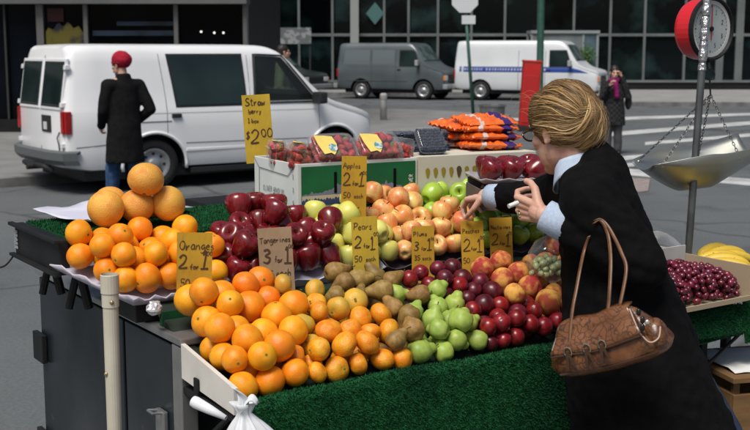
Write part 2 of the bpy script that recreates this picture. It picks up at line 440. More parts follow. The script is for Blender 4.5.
# poster in the shop window, then shapes imitating reflections in its glass
x0 = pxX(65, 24)
sb('mullion', (pxX(10, 24) - .02, pxX(10, 24) + .02, SY - .03, SY + .07, .40, tz), MULL_D)
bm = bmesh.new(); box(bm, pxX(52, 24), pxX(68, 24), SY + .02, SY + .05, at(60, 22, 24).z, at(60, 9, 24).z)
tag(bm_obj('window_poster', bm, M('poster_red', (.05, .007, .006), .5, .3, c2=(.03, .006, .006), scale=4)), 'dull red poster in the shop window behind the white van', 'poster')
bm = bmesh.new(); zz = at(60, 32, 24).z  # yellow sheet shaped to imitate a taxi reflected in the pane
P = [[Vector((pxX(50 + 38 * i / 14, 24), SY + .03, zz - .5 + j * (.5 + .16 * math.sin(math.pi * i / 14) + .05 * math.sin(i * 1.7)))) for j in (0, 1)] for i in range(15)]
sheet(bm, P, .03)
tag(bm_obj('taxi_reflection', bm, M('reflection_yellow', (.10, .085, .012), .5, .3, c2=(.015, .015, .025), scale=2.2, lo=.5, hi=.6)), 'yellow and dark shape imitating a reflected taxi low in the shop window behind the white van', 'reflection')
# small shop lamps, lit
for x, y in ((203, 32), (216, 33), (225, 33)):
    bm = bmesh.new(); p = at(x, y, 24.0); ellips(bm, (p.x, SY + .06, p.z), (.022, .02, .022))
    tag(bm_obj('window_lamp', bm, M('lamp_glow', (.8, .8, .75), .4, .3, emit=(1, .95, .85, 1.0 if x == 203 else .22))), 'tiny lit lamp behind the dark shop window above the white van', 'lamp', 'lamps in the shop window')
# solid blue strips standing in for vehicle reflections in the shop glass
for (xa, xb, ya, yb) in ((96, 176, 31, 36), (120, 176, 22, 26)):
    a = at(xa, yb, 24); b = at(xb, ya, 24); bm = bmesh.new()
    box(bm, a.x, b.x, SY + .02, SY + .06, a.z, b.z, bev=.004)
    tag(bm_obj('reflection_strip', bm, M('reflection_blue', (.012, .026, .048), .5, .3, c2=(.003, .006, .01), scale=1.4, lo=.35, hi=.6)), 'dim blue strip imitating a vehicle reflection in the shop window ' + ('just above the white van roof' if ya == 31 else 'set higher up'), 'shelf')
# street-side notice board by the dark pick-up
board = empty('notice_board', on_z(275, 96, 0)); tag(board, 'grey graffiti-marked notice board standing behind the dark pick-up', 'board')
bY = 47.3; a = at(275, 44, bY); b = at(312, 28, bY)
box_obj('panel', (a.x, b.x, bY, bY + .05, a.z, b.z), M('board_grey', (.12, .14, .14), .7, .3, c2=(.28, .3, .3), scale=5, detail=6, lo=.5, hi=.56), board)
for x in (a.x + .06, b.x - .06):
    box_obj('post', (x - .03, x + .03, bY + .055, bY + .11, .15, b.z), MULL_D, board)

# ================================================================== VEHICLES
RUBBER = M('tyre_rubber', (.018, .018, .019), .8, .3, bump=.2, bscale=50)
RIM = M('wheel_rim', (.42, .43, .44), .35, .5, metal=.6, c2=(.28, .29, .3), scale=6)
VGLASS = M('vehicle_glass', (.010, .018, .018), .06, .5, c2=(.02, .035, .034), scale=1.2, detail=2)
BLKTRIM = M('black_trim', (.02, .021, .022), .55, .4)
LAMP_C = M('lamp_clear', (.7, .7, .68), .15, .6)
LAMP_A = M('lamp_amber', (.7, .25, .03), .2, .6)
LAMP_R = M('lamp_red', (.42, .012, .016), .2, .6, c2=(.25, .008, .01), scale=9)
SEE = clear_plastic('see_through_glass', (.62, .70, .67), .035, .04)

class Van:
    def __init__(s, name, P):
        s.P = P; s.root = empty(name)
        X = np.array(P['xs']); L = P['L']
        s.st = np.unique(np.concatenate([[0, .02, .06], np.linspace(.12, L - .12, 46), [L - .06, L - .02, L]]))
        def sm(a):
            k = np.array([1, 2, 3, 2, 1]) / 9.; p = np.pad(a, 2, mode='edge'); return np.convolve(p, k, 'valid')
        s.top = sm(np.interp(s.st, X, P['top'])); s.bot = np.interp(s.st, X, P['bot'])
        w = np.interp(s.st, X, P['hw']); s.w = w
        e = lambda x: min(1, max(0, x))
        for i, x in enumerate(s.st):      # rounded ends
            t = min(x, L - x); k = .10
            if t < k: s.w[i] -= .10 * (1 - math.sqrt(max(0, 1 - (1 - t / k) ** 2))); s.top[i] -= .05 * (1 - math.sqrt(max(0, 1 - (1 - t / k) ** 2)))
    def sec(s, x):
        t, b, w = np.interp(x, s.st, s.top), np.interp(x, s.st, s.bot), np.interp(x, s.st, s.w)
        zb = min(s.P['belt'], t - .10); h = t - zb; tm = s.P['tumble']
        pts = [(0, b), (w - .14, b), (w - .04, b + .02), (w - .012, b + .10), (w - .002, b + (zb - b) * .35), (w, b + (zb - b) * .66), (w - .004, zb - .04),
               (w - .018, zb), (w - tm * h * .35, zb + h * .35), (w - tm * h * .72, zb + h * .72), (w - tm * h * .86, zb + h * .86), (w - tm * h - .015, zb + h * .93), (w - tm * h - .05, zb + h * .972), (w - tm * h - .13, zb + h * .992),
               (max(w - .3, .3), t - .012 * min(1, h)), (w * .4, t), (0, t + .004)]
        return np.array(pts)
    def lean(s, x, z):
        k = s.P.get('rlean', 0); return x + k * max(0, z - s.P['belt']) * max(0, 1 - x / .8)
    def side(s, x, z):
        p = s.sec(x)[3:12]; return float(np.interp(z, p[:, 1], p[:, 0]))
    def body(s, mat, cut_windows=(), hollows=()):
        bm = bmesh.new(); rings = []
        for x in s.st:
            p = s.sec(x); ring = [Vector((s.lean(x, z), y, z)) for y, z in p] + [Vector((s.lean(x, z), -y, z)) for y, z in p[-2:0:-1]]
            rings.append([bm.verts.new(v) for v in ring])
        n_ = len(rings[0])
        for a, b in zip(rings[:-1], rings[1:]):
            for i in range(n_): bm.faces.new((a[i], a[(i + 1) % n_], b[(i + 1) % n_], b[i]))
        bm.faces.new(rings[0][::-1]); bm.faces.new(rings[-1])
        bmesh.ops.recalc_face_normals(bm, faces=bm.faces[:])
        me = bpy.data.meshes.new('body'); bm.to_mesh(me); bm.free()
        me.materials.append(mat); me.materials.append(BLKTRIM)
        o = bpy.data.objects.new('tmpbody', me); WORK.collection.objects.link(o); cutters = []
        def cutter(bmc):
            for f in bmc.faces: f.material_index = 1
            bmesh.ops.recalc_face_normals(bmc, faces=bmc.faces[:])
            mc = bpy.data.meshes.new('c'); bmc.to_mesh(mc); bmc.free(); mc.materials.append(mat); mc.materials.append(BLKTRIM)
            c = bpy.data.objects.new('c', mc); WORK.collection.objects.link(c); cutters.append(c)
            md = o.modifiers.new('b', 'BOOLEAN'); md.operation = 'DIFFERENCE'; md.object = c; md.solver = 'EXACT'
        r = s.P['wr']
        for wx in s.P['wx']:
            for sg in (-1, 1):
                b_ = bmesh.new(); w = np.interp(wx, s.st, s.w)
                cyl(b_, (wx, sg * (w - .30), r), (wx, sg * (w + .2), r), r * 1.22, n=28); cutter(b_)
        for quad in cut_windows:
            b_ = bmesh.new(); a = [b_.verts.new((x, -2, z)) for x, z in quad]; f = b_.faces.new(a)
            q = bmesh.ops.extrude_face_region(b_, geom=[f]); bmesh.ops.translate(b_, vec=(0, 4, 0), verts=[e for e in q['geom'] if isinstance(e, bmesh.types.BMVert)])
            cutter(b_)
        for quad, hy in hollows:
            b_ = bmesh.new(); a = [b_.verts.new((x, -hy, z)) for x, z in quad]; f = b_.faces.new(a)
            q = bmesh.ops.extrude_face_region(b_, geom=[f]); bmesh.ops.translate(b_, vec=(0, 2 * hy, 0), verts=[e for e in q['geom'] if isinstance(e, bmesh.types.BMVert)])
            cutter(b_)
        out = evaluated(o); bpy.data.objects.remove(o)
        for c in cutters: bpy.data.objects.remove(c)
        out.polygons.foreach_set('use_smooth', [True] * len(out.polygons))
        ob = link('body', out, None, s.root, world=False)
        try: out.set_sharp_from_angle(angle=R(32))
        except Exception: pass
        s.bodyo = ob; return ob
    def side_patch(s, name, quad, mat, sg=-1, off=.006, nx=8, nz=6, parent=None, rim=None, rimw=.03):
        """quad: (x,z) bl, br, tr, tl"""
        def pt(u, v, o_):
            bl, br, tr, tl = [Vector(q) for q in quad]
            p = (bl * (1 - u) + br * u) * (1 - v) + (tl * (1 - u) + tr * u) * v
            return Vector((s.lean(p.x, p.y), sg * (s.side(p.x, p.y) + o_), p.y))
        def rc(t): return t
        bm = bmesh.new()
        P = [[pt(i / nx, j / nz, -.03) for j in range(nz + 1)] for i in range(nx + 1)]
        Q = [[pt(i / nx, j / nz, off) for j in range(nz + 1)] for i in range(nx + 1)]
        A = grid_mesh(bm, P); B = grid_mesh(bm, Q)
        def strip(a, b):
            for k in range(len(a) - 1): bm.faces.new((a[k], a[k + 1], b[k + 1], b[k]))
        strip(A[0], B[0]); strip(A[-1], B[-1]); strip([r_[0] for r_ in A], [r_[0] for r_ in B]); strip([r_[-1] for r_ in A], [r_[-1] for r_ in B])
        return bm_obj(name, bm, mat, parent or s.root, world=False)
    def window(s, quad, sg=-1, mat=None, grow=.03):
        c = sum((Vector(q) for q in quad), Vector((0, 0))) / 4
        g = [tuple(Vector(q) + Vector((grow if q[0] > c.x else -grow, grow if q[1] > c.y else -grow))) for q in quad]
        o = s.side_patch('window', g, BLKTRIM, sg, .004)
        s.side_patch('pane', quad, mat or VGLASS, sg, .009, parent=o)
        return o
    def line(s, pts, sg=-1, w=.006, mat=None, name='panel_gap'):
        bm = bmesh.new(); v = []
        dense = []
        for a, b in zip(pts[:-1], pts[1:]):
            for k in range(8): dense.append(Vector(a).lerp(Vector(b), k / 8))
        dense.append(Vector(pts[-1]))
        tube(bm, [(s.lean(p.x, p.y), sg * (s.side(p.x, p.y) - .001), p.y) for p in dense], w * .7, n=5)
        return bm_obj(name, bm, mat or M('gap_dark', (.06, .06, .06), .7, .2), s.root, world=False)
    def zat(s, x, y):
        p = s.sec(x)[11:]; return float(np.interp(abs(y), p[::-1, 0], p[::-1, 1]))
    def windshield(s, xa, xb, yb, yt, mat=VGLASS, inset=0.0):
        bm = bmesh.new(); P = []
        for i in range(9):
            u = i / 8; x = xa + (xb - xa) * u; hw = yb + (yt - yb) * u
            P.append([Vector((x + .008, -hw + 2 * hw * j / 12, s.zat(x, -hw + 2 * hw * j / 12) + .010)) for j in range(13)])
        sheet(bm, P, .012); return bm_obj('windshield', bm, mat, s.root, world=False, smooth=True)
    def box(s, name, dims, mat, bev=.01, parent=None):
        bm = bmesh.new(); box(bm, *dims, bev=bev); return bm_obj(name, bm, mat, parent or s.root, world=False)
    def wheels(s, arch=None):
        r = s.P['wr']
        for wx in s.P['wx']:
            for sg in (-1, 1):
                w = float(np.interp(wx, s.st, s.w)) - .03
                m = Matrix.Translation((wx, sg * w, r)) @ Matrix.Rotation(R(90) * sg, 4, 'X') @ Matrix.Rotation(R(180), 4, 'X')
                bm = bmesh.new(); lathe(bm, [(r * .62, -.17), (r * .93, -.19), (r, -.16), (r, -.04), (r * .93, 0.0), (r * .70, .012), (r * .62, -.01)], 32, m, cap=False)
                t = bm_obj('wheel', bm, RUBBER, s.root, world=False, smooth=True)
                bm = bmesh.new(); lathe(bm, [(r * .64, -.10), (r * .64, .0), (r * .58, .004), (r * .52, -.03), (r * .30, -.035), (r * .22, .0), (r * .14, .012), (.001, .014)], 24, m)
                rim = bm_obj('rim', bm, RIM, t, world=False, smooth=True)
                for k in range(8):
                    a = 2 * math.pi * k / 8; bm = bmesh.new()
                    c = Vector((r * .42 * math.cos(a), r * .42 * math.sin(a), -.033)); cyl(bm, m @ (c), m @ (c + Vector((0, 0, .004))), .022, n=8)
                    bm_obj('rim_hole', bm, BLKTRIM, t, world=False)
                if arch:
                    bm = bmesh.new(); ra = r * 1.25
                    tube(bm, [(wx + ra * math.cos(a), sg * (s.side(min(max(wx + ra * math.cos(a), .05), s.P['L'] - .05), max(r + ra * math.sin(a), s.P['bot'][1] + .08)) + .004), r + ra * math.sin(a)) for a in np.linspace(-.15, math.pi + .15, 22)], .022, n=8)
                    bm_obj('arch_lip', bm, arch, s.root, world=False, smooth=True)
    def place(s, p, yaw, label, cat='van', group=None):
        s.root.location = (p.x, p.y, 0); s.root.rotation_euler = (0, 0, yaw); tag(s.root, label, cat, group)

# ---- white minivan in the street (rear three-quarter view)
WHITE = M('white_paint', (.80, .81, .82), .28, .5, coat=.4, c2=(.75, .76, .77), scale=1.3, detail=6)
v = Van('white_van', dict(L=4.55, xs=[0, .3, 2.8, 3.05, 3.62, 3.75, 4.3, 4.5, 4.55], top=[1.93, 1.95, 1.945, 1.88, 1.22, 1.15, 1.00, .90, .84], bot=[.36, .30, .28, .28, .28, .28, .28, .30, .34],
                          hw=[.90, .95, .97, .97, .965, .96, .93, .86, .80], belt=1.10, tumble=.20, rlean=.14, wr=.345, wx=[1.12, 3.82]))
front_q = [(2.58, 1.15), (3.52, 1.15), (3.03, 1.77), (2.62, 1.79)]
v.body(WHITE, [front_q], [([(2.46, 1.13), (3.50, 1.13), (3.02, 1.80), (2.46, 1.86)], .74), ([(2.96, 1.74), (3.40, 1.17), (3.72, 1.34), (3.22, 1.98)], .60)]); v.wheels(arch=WHITE)
win = v.window([(1.46, 1.13), (2.42, 1.13), (2.40, 1.79), (1.38, 1.79)], -1)
v.window([(1.46, 1.13), (2.42, 1.13), (2.40, 1.79), (1.38, 1.79)], 1)
for sg in (-1, 1):
    fw = v.side_patch('front_window', front_q, SEE, sg, .002)
    bmf = bmesh.new()
    ring = [(2.56, 1.13), (3.56, 1.13), (3.04, 1.79), (2.60, 1.81), (2.56, 1.13)]
    tube(bmf, [(x, sg * (v.side(x, z) + .004), z) for a, b in zip(ring[:-1], ring[1:]) for k in range(6) for x, z in [tuple(Vector(a).lerp(Vector(b), k / 6))]] + [(2.56, sg * (v.side(2.56, 1.13) + .004), 1.13)], .014, n=6)
    bm_obj('window_seal', bmf, BLKTRIM, v.root, world=False)
for y in (-.42, .42):      # seats seen through the front windows
    v.box('seat', (2.55, 2.72, y - .22, y + .22, 1.05, 1.58), M('seat_cloth', (.05, .055, .06), .9, .2), .05)
bm = bmesh.new(); lathe(bm, [(.17, -.012), (.185, 0), (.17, .012), (.155, 0)], 20, Matrix.Translation((3.18, .40, 1.22)) @ Matrix.Rotation(R(65), 4, 'Y'), cap=False)
bm_obj('steering_wheel', bm, BLKTRIM, v.root, world=False)
v.windshield(3.60, 3.06, .80, .62, SEE)
v.line([(1.30, .70), (1.30, 1.18), (1.25, 1.82)]); v.line([(2.50, .34), (2.50, 1.80)]); v.line([(3.58, .36), (3.55, 1.14)])
v.line([(.12, .62), (.70, .66)], w=.008); v.line([(1.55, .62), (3.4, .60)], w=.008)
v.line([(.08, 1.04), (3.50, 1.02)], w=.006, mat=M('crease', (.45, .47, .49), .4, .5), name='body_crease')
v.line([(.62, .92), (1.36, .92)], w=.010, name='door_track')
for x in (1.36, 2.56):
    h = v.box('door_handle', (x, x + .13, -v.side(x, .98) - .028, -v.side(x, .98) + .02, .965, 1.02), BLKTRIM, .008)
v.box('door_moulding', (1.55, 3.40, -v.side(2, .5) - .010, -v.side(2, .5) + .02, .505, .545), WHITE, .006)
v.box('running_board', (1.62, 3.35, -.93, -.70, .20, .275), BLKTRIM, .01)
# mirror
m_ = v.box('mirror', (3.42, 3.55, -1.22, -.99, 1.10, 1.27), BLKTRIM, .03)
# rear: doors, windows, lamps, bumper, plate
def rear_patch(v, name, y0, y1, z0, z1, mat, off=.008, th=.03, parent=None, bev=.01):
    bm = bmesh.new(); k = v.P.get('rlean', 0)
    q = box(bm, -off, th, y0, y1, z0, z1, bev=bev)
    for vv in bm.verts: vv.co.x += k * max(0, vv.co.z - v.P['belt'])
    return bm_obj(name, bm, mat, parent or v.root, world=False)
for sg in (-1, 1):
    a, b = (.05, .76) if sg > 0 else (-.76, -.05)
    w = rear_patch(v, 'rear_window', a - .03, b + .03, 1.10, 1.76, WHITE, .012)
    rear_patch(v, 'seal', a, b, 1.135, 1.725, BLKTRIM, .016, parent=w)
    rear_patch(v, 'pane', a + .025, b - .025, 1.16, 1.70, VGLASS, .020, parent=w)
    rear_patch(v, 'tail_lamp', sg * .825 - .04, sg * .825 + .04, .80, 1.09, LAMP_R, .022)
    bm = bmesh.new(); box(bm, -.004, .075, sg * .895 - .028, sg * .895 + .028, .80, 1.09, bev=.012); bm_obj('tail_lamp', bm, LAMP_R, v.root, world=False)
    for z in (.62, 1.14, 1.62):
        rear_patch(v, 'hinge', sg * .80 - .04, sg * .80 + .03, z, z + .06, WHITE, .03, bev=.006)
rear_patch(v, 'door_gap', -.008, .008, .56, 1.80, M('gap_dark', (.06, .06, .06), .7, .2), .004, bev=.001)
pl = rear_patch(v, 'plate_recess', -.40, -.06, .80, 1.02, BLKTRIM, .012)
rear_patch(v, 'number_plate', -.27, -.15, .83, .93, M('plate_white', (.6, .62, .62), .5, .4), .020, parent=pl, bev=.004)
bm = bmesh.new(); pts = [(.10, -.98), (-.06, -.93), (-.13, -.55), (-.14, 0), (-.13, .55), (-.06, .93), (.10, .98)]
P = [[Vector((x, y, z)) for z in (.40, .46, .56, .585)] for x, y in pts]
for row in P: row[0].x += .04; row[3].x += .05
sheet(bm, P, .10); bm_obj('bumper', bm, M('bumper_grey', (.10, .11, .115), .55, .4), v.root, world=False)
bm = bmesh.new(); tube(bm, [(-.02, -.45, .30), (-.10, -.40, .36), (-.10, .40, .36), (-.02, .45, .30)], .035, n=8); cyl(bm, (-.2, 0, .33), (.1, 0, .33), .04)
bm_obj('tow_hitch', bm, BLKTRIM, v.root, world=False)
v.box('underbody', (.25, 4.2, -.80, .80, .16, .33), BLKTRIM, .03)
bm = bmesh.new(); tube(bm, [(-.005, -.70, .82), (-.03, -.68, .74), (-.02, -.70, .66), (-.01, -.69, .58)], .008, n=6); bm_obj('wire', bm, BLKTRIM, v.root, world=False)
v.root.scale = (1.075, 1, 1)
vp = on_z(69, 197, 0)       # near rear corner on the street
yaw = R(36)
rc = Vector((math.cos(yaw), math.sin(yaw), 0)); ln = Vector((-math.sin(yaw), math.cos(yaw), 0))
v.place(vp + ln * .93, yaw, 'white minivan with dark rear windows crossing behind the man in a red hat')

# ---- grey full-size van parked on the far side
def far_van(name, body_mat, L, top, stripe=None, label='', px=0, py=100, nose=None, ww=.99, glass=VGLASS, yaw=0, pane=True):
    xs = [0, .3, L - 1.42, L - 1.22, L - .80, L - .70, L - .10, L]
    v = Van(name, dict(L=L, xs=xs, top=[top - .03, top, top, top - .07, 1.38, 1.29, 1.13, 1.05], bot=[.46, .40, .38, .38, .38, .38, .38, .42],
                       hw=[.93, ww, ww, ww, ww, ww, .95, .90], belt=1.22, tumble=.16, rlean=.08, wr=.36, wx=[1.05, L - .82]))
    v.body(body_mat); v.wheels()
    v.window([(L - 1.78, 1.28), (L - .98, 1.28), (L - 1.20, 1.84), (L - 1.78, 1.84)], -1, glass)
    v.windshield(L - .83, L - 1.22, .86, .74, M('far_windshield', (.05, .075, .075), .08, .5, c2=(.14, .18, .18), scale=1.5, detail=3, lo=.45, hi=.6))
    v.line([(L - 1.95, .45), (L - 1.95, 1.85)], w=.012); v.line([(L - 2.95, .45), (L - 2.95, 1.85)], w=.012); v.line([(.1, 1.24), (L - 1.1, 1.24)], w=.012)
    f = v.box('grille', (L - .06, L + .02, -.52, .52, .66, .94), BLKTRIM, .02)
    for z in (.71, .78, .85): v.box('grille_bar', (L + .022, L + .03, -.50, .50, z, z + .02), M('chrome', (.5, .5, .5), .25, .5, metal=.9), .003, f)
    for sg in (-1, 1):
        v.box('headlight', (L - .10, L + .025, sg * .70 - .12, sg * .70 + .12, .74, .92), LAMP_C, .015)
        v.box('indicator', (L - .16, L + .012, sg * .865 - .035, sg * .865 + .035, .74, .92), LAMP_A, .01)
        v.box('mirror', (L - 1.08, L - .96, sg * 1.12 - .10, sg * 1.12 + .10, 1.28, 1.50), M('mirror_shell', (.35, .36, .36), .4, .5), .03)
        v.box('tail_lamp', (-.012, .06, sg * .86 - .07, sg * .86 + .04, .85, 1.15), LAMP_R, .01)
    v.box('bumper', (L - .05, L + .14, -.97, .97, .42, .60), M('chrome_bumper', (.40, .42, .43), .35, .5, metal=.4), .03)
    v.box('bumper', (-.14, .04, -.97, .97, .42, .60), M('chrome_bumper'), .03)
    v.box('door_handle', (L - 1.88, L - 1.74, -ww - .02, -ww + .03, 1.12, 1.16), BLKTRIM, .006)
    v.box('underbody', (.3, L - .3, -.8, .8, .25, .42), BLKTRIM, .03)
    p = on_z(px, py, 0)
    v.place(p, yaw, label, 'van'); return v
GREYV = M('grey_van_paint', (.10, .122, .132), .34, .5, c2=(.075, .092, .10), scale=1, coat=.3)
gv = far_van('grey_van', GREYV, 4.45, 2.14, label='grey panel van with dull side parked before the glass frontage', px=347, py=97.6, yaw=R(-24))
gv.line([(.2, .70), (3.0, .70)], w=.02); gv.side_patch('side_panel', [(.30, 1.32), (1.42, 1.32), (1.42, 1.88), (.34, 1.88)], M('grey_panel', (.125, .15, .16), .35, .5, coat=.3), -1, .004)
gv.side_patch('side_panel', [(1.52, 1.32), (2.44, 1.32), (2.44, 1.88), (1.52, 1.88)], M('grey_panel'), -1, .004)
gv.root.location.z = 0
wv = far_van('striped_van', M('white_far_paint', (.66, .69, .71), .32, .5, coat=.3, c2=(.6, .63, .65), scale=1), 5.45, 2.22, label='white panel van with a blue stripe parked in front of the grey van', px=461, py=99.0, yaw=R(-22))
BLUE = M('stripe_blue', (.03, .07, .30), .35, .5)
st = wv.side_patch('blue_stripe', [(.04, 1.06), (4.35, 1.06), (4.40, 1.26), (.04, 1.26)], BLUE, -1, .004, nx=20)
wv.side_patch('blue_stripe', [(4.33, 1.06), (5.1, 1.04), (4.8, 1.15), (4.38, 1.26)], BLUE, -1, .005)
def letter_marks(v, x0, x1, z0, z1, n_, parent, seed=3):
    r_ = random.Random(seed); x = x0
    while x < x1:
        w = r_.uniform(.05, .10)
        v.side_patch('letter', [(x, z0), (x + w * .55, z0), (x + w * .7, z1), (x + w * .1, z1)], M('letter_white', (.5, .54, .62), .5, .4), -1, .008, nx=1, nz=1, parent=parent)
        x += w + (r_.uniform(.02, .03) if r_.random() > .16 else .12)
letter_marks(wv, .35, 3.5, 1.12, 1.20, 40, st)
wv.side_patch('fleet_number', [(2.72, .80), (2.80, .80), (2.80, .95), (2.72, .95)], M('letter_grey', (.1, .1, .12), .6, .3), -1, .006, nx=1, nz=1)
# ---- dark sport utility vehicle behind
DARK = M('dark_green_paint', (.018, .026, .026), .3, .5, coat=.5)
dv = Van('dark_pickup', dict(L=4.7, xs=[0, .2, 2.2, 2.7, 3.35, 3.5, 4.5, 4.7], top=[1.66, 1.78, 1.80, 1.74, 1.20, 1.13, 1.02, .94], bot=[.5, .42, .4, .4, .4, .4, .4, .46], hw=[.86, .91, .92, .92, .92, .91, .88, .82], belt=1.08, tumble=.28, rlean=.2, wr=.37, wx=[.95, 3.78]))
dv.body(DARK); dv.wheels()
dv.window([(.35, 1.14), (1.15, 1.14), (1.15, 1.60), (.5, 1.60)]); dv.window([(1.22, 1.14), (2.0, 1.14), (2.0, 1.60), (1.22, 1.60)]); dv.window([(2.07, 1.14), (3.0, 1.14), (2.6, 1.60), (2.07, 1.60)])
dv.windshield(3.30, 2.74, .78, .62, M('far_windshield')); dv.line([(1.19, .45), (1.19, 1.62)], w=.012); dv.line([(2.03, .45), (2.03, 1.62)], w=.012)
dv.box('grille', (4.64, 4.72, -.45, .45, .66, .86), BLKTRIM, .02)
for sg in (-1, 1):
    dv.box('headlight', (4.58, 4.725, sg * .62 - .13, sg * .62 + .13, .70, .86), LAMP_C, .02)
    dv.box('indicator', (4.50, 4.70, sg * .80 - .03, sg * .80 + .03, .70, .86), LAMP_A, .01)
    dv.box('mirror', (2.95, 3.08, sg * 1.02 - .09, sg * 1.02 + .09, 1.16, 1.32), DARK, .03)
dv.box('bumper', (4.62, 4.82, -.9, .9, .44, .60), M('chrome_bumper'), .03); dv.box('bumper', (-.10, .06, -.9, .9, .46, .62), BLKTRIM, .03)
for y in (-.55, .55):
    bm = bmesh.new(); tube(bm, [(.4, y, 1.78), (.5, y, 1.84), (2.1, y, 1.85), (2.25, y, 1.80)], .018, n=6); bm_obj('roof_rail', bm, M('rail_pale', (.4, .42, .42), .4, .5), dv.root, world=False)
pd = Vector((-6.15, 45.0, 0)); dv.place(pd, R(-33), 'dark green sport utility vehicle parked behind the grey van', 'car')

# ================================================================== STREET FURNITURE
GREENP = M('green_post_paint', (.035, .11, .08), .5, .5, c2=(.025, .08, .06), scale=6)
def ground_at(px, py, z=0.0): return on_z(px, py, z)
# stop-sign post, seen from behind (leans a little)
base = ground_at(474, 124, .13); top = at(464.5, -8, base.y * .9893 + .1)
sp_ = empty('sign_post', base); tag(sp_, 'leaning green street sign post with pale octagonal sign back', 'sign')
bm = bmesh.new(); top2 = base + Vector((-.26, .02, 3.0)); cyl(bm, base, top2, .042, .040, 10); bm_obj('post', bm, GREENP, sp_, smooth=True)
def along(h): return base + (top2 - base) * (h / 3.0)
hz = at(466, 8, base.y).z
bm = bmesh.new(); c = along(hz + .05) + Vector((0, -.06, 0)); m = Matrix.Translation(c) @ Matrix.Rotation(R(90), 4, 'X') @ Matrix.Rotation(R(22.5), 4, 'Z')
lathe(bm, [(.33, 0), (.33, .012)], 8, m); bm_obj('sign_plate', bm, M('sign_back', (.62, .65, .66), .5, .5, metal=.1), sp_)
bm = bmesh.new(); c = along(hz - .42) + Vector((0.05, -.055, 0)); box(bm, c.x - .16, c.x + .16, c.y, c.y + .012, c.z - .1, c.z + .1, bev=.003); bm_obj('small_plate', bm, M('sign_back'), sp_)
# straight green lamp post
b2 = ground_at(538.5, 100, 0.0); b2 = Vector((pxX(538.5, 36), 36, 0))
lp = empty('lamp_post', b2); tag(lp, 'tall straight green lamp post beside the striped van', 'lamp post')
bm = bmesh.new(); lathe(bm, [(.20, 0), (.20, .25), (.13, .32), (.115, .9), (.10, 6.5), (.09, 6.6)], 12, Matrix.Translation(b2)); bm_obj('post', bm, GREENP, lp, smooth=True)
bm = bmesh.new(); lathe(bm, [(.24, 0), (.25, .05), (.24, .1), (.2, .13)], 12, Matrix.Translation(b2)); bm_obj('base', bm, GREENP, lp)
bm = bmesh.new(); tube(bm, smooth_path([b2 + Vector(q) for q in ((0, 0, 6.5), (.1, -.3, 7.3), (.3, -1.0, 7.9), (.5, -1.9, 8.0))]), .05, 8); ellips(bm, b2 + Vector((.56, -2.1, 7.97)), (.14, .3, .09)); bm_obj('arm', bm, GREENP, lp)
# red box-like pillar
rb = ground_at(527, 131, .0); rd = rb.y
rp = empty('red_pillar', rb); tag(rp, 'tall red box pillar standing before the striped van', 'pillar')
REDP = M('red_paint', (.50, .018, .014), .45, .5, c2=(.40, .012, .012), scale=4, detail=6)
zt = at(527, 60, rd).z
m = Matrix.Translation((rb.x, rb.y, 0)) @ Matrix.Rotation(R(3.0), 4, 'Y')
box_obj('cabinet', (-.20, .20, -.16, .16, .12, zt - .06), REDP, rp, m, .02); box_obj('cap', (-.215, .215, -.175, .175, zt - .058, zt), REDP, rp, m, .02)
box_obj('base', (-.22, .22, -.18, .18, 0, .118), BLKTRIM, rp, m, .01)
box_obj('door_panel', (-.165, .165, -.172, -.161, .2, zt - .35), M('red_panel', (.42, .014, .012), .5, .5), rp, m, .006)
# low steel planter ring behind the carrot bags
pr = ground_at(492, 126, .0); bm = bmesh.new(); lathe(bm, [(.30, 0), (.32, .34), (.34, .36), (.34, .40), (.31, .40), (.29, .30), (.05, .29)], 24, Matrix.Translation((pr.x, pr.y, .13)))
tag(bm_obj('round_bin', bm, M('bin_steel', (.30, .31, .31), .4, .5, metal=.6, c2=(.2, .2, .2), scale=6), smooth=False), 'low round steel bin at the pavement corner', 'bin')
# bollard
bo = ground_at(383.5, 120, .13); bm = bmesh.new()
hb = at(383.5, 93, bo.y).z - .13
bol = empty('bollard', bo); tag(bol, 'pale round bollard on the corner pavement', 'bollard')
lathe(bm, [(.085, 0), (.085, hb - .05), (.08, hb - .01), (.05, hb), (.001, hb + .005)], 16, Matrix.Translation(bo)); bm_obj('post', bm, M('bollard_paint', (.50, .50, .48), .6, .4, c2=(.38, .38, .37), scale=8), bol, smooth=True)
bm = bmesh.new(); lathe(bm, [(.092, hb - .16), (.094, hb - .1), (.092, hb - .06)], 16, Matrix.Translation(bo)); bm_obj('collar', bm, M('bollard_ring', (.3, .3, .29), .6, .4), bol)
# kiosk with glazed frame behind the striped van
ks = empty('kiosk', (pxX(560, 47.6), 47.6, .15)); tag(ks, 'pale framed glass kiosk rising behind the striped van', 'kiosk')
kz0, kz1 = .15, at(560, 31, 47.6).z
xa, xb, xc = pxX(528, 47.6), pxX(578, 47.6), pxX(592, 47.6)
KF = M('kiosk_frame', (.25, .28, .28), .5, .5)
box_obj('roof', (xa - .05, xc + .08, 46.9, 48.3, kz1 - .12, kz1), KF, ks)
for x in (xa, xb, xc):
    box_obj('post', (x - .05, x + .05, 46.95, 47.05, kz0, kz1 - .125), KF, ks); box_obj('post', (x - .05, x + .05, 48.15, 48.25, kz0, kz1 - .125), KF, ks)
box_obj('pane', (xa + .06, xb - .06, 46.98, 47.02, kz0 + .3, kz1 - .14), M('kiosk_glass', (.20, .23, .23), .2, .5, c2=(.12, .15, .15), scale=1.3), ks, bev=0)
box_obj('pane', (xb + .06, xc - .06, 46.98, 47.02, kz0 + .3, kz1 - .14), M('kiosk_poster', (.03, .07, .09), .3, .4, c2=(.12, .17, .2), scale=1.7), ks, bev=0)
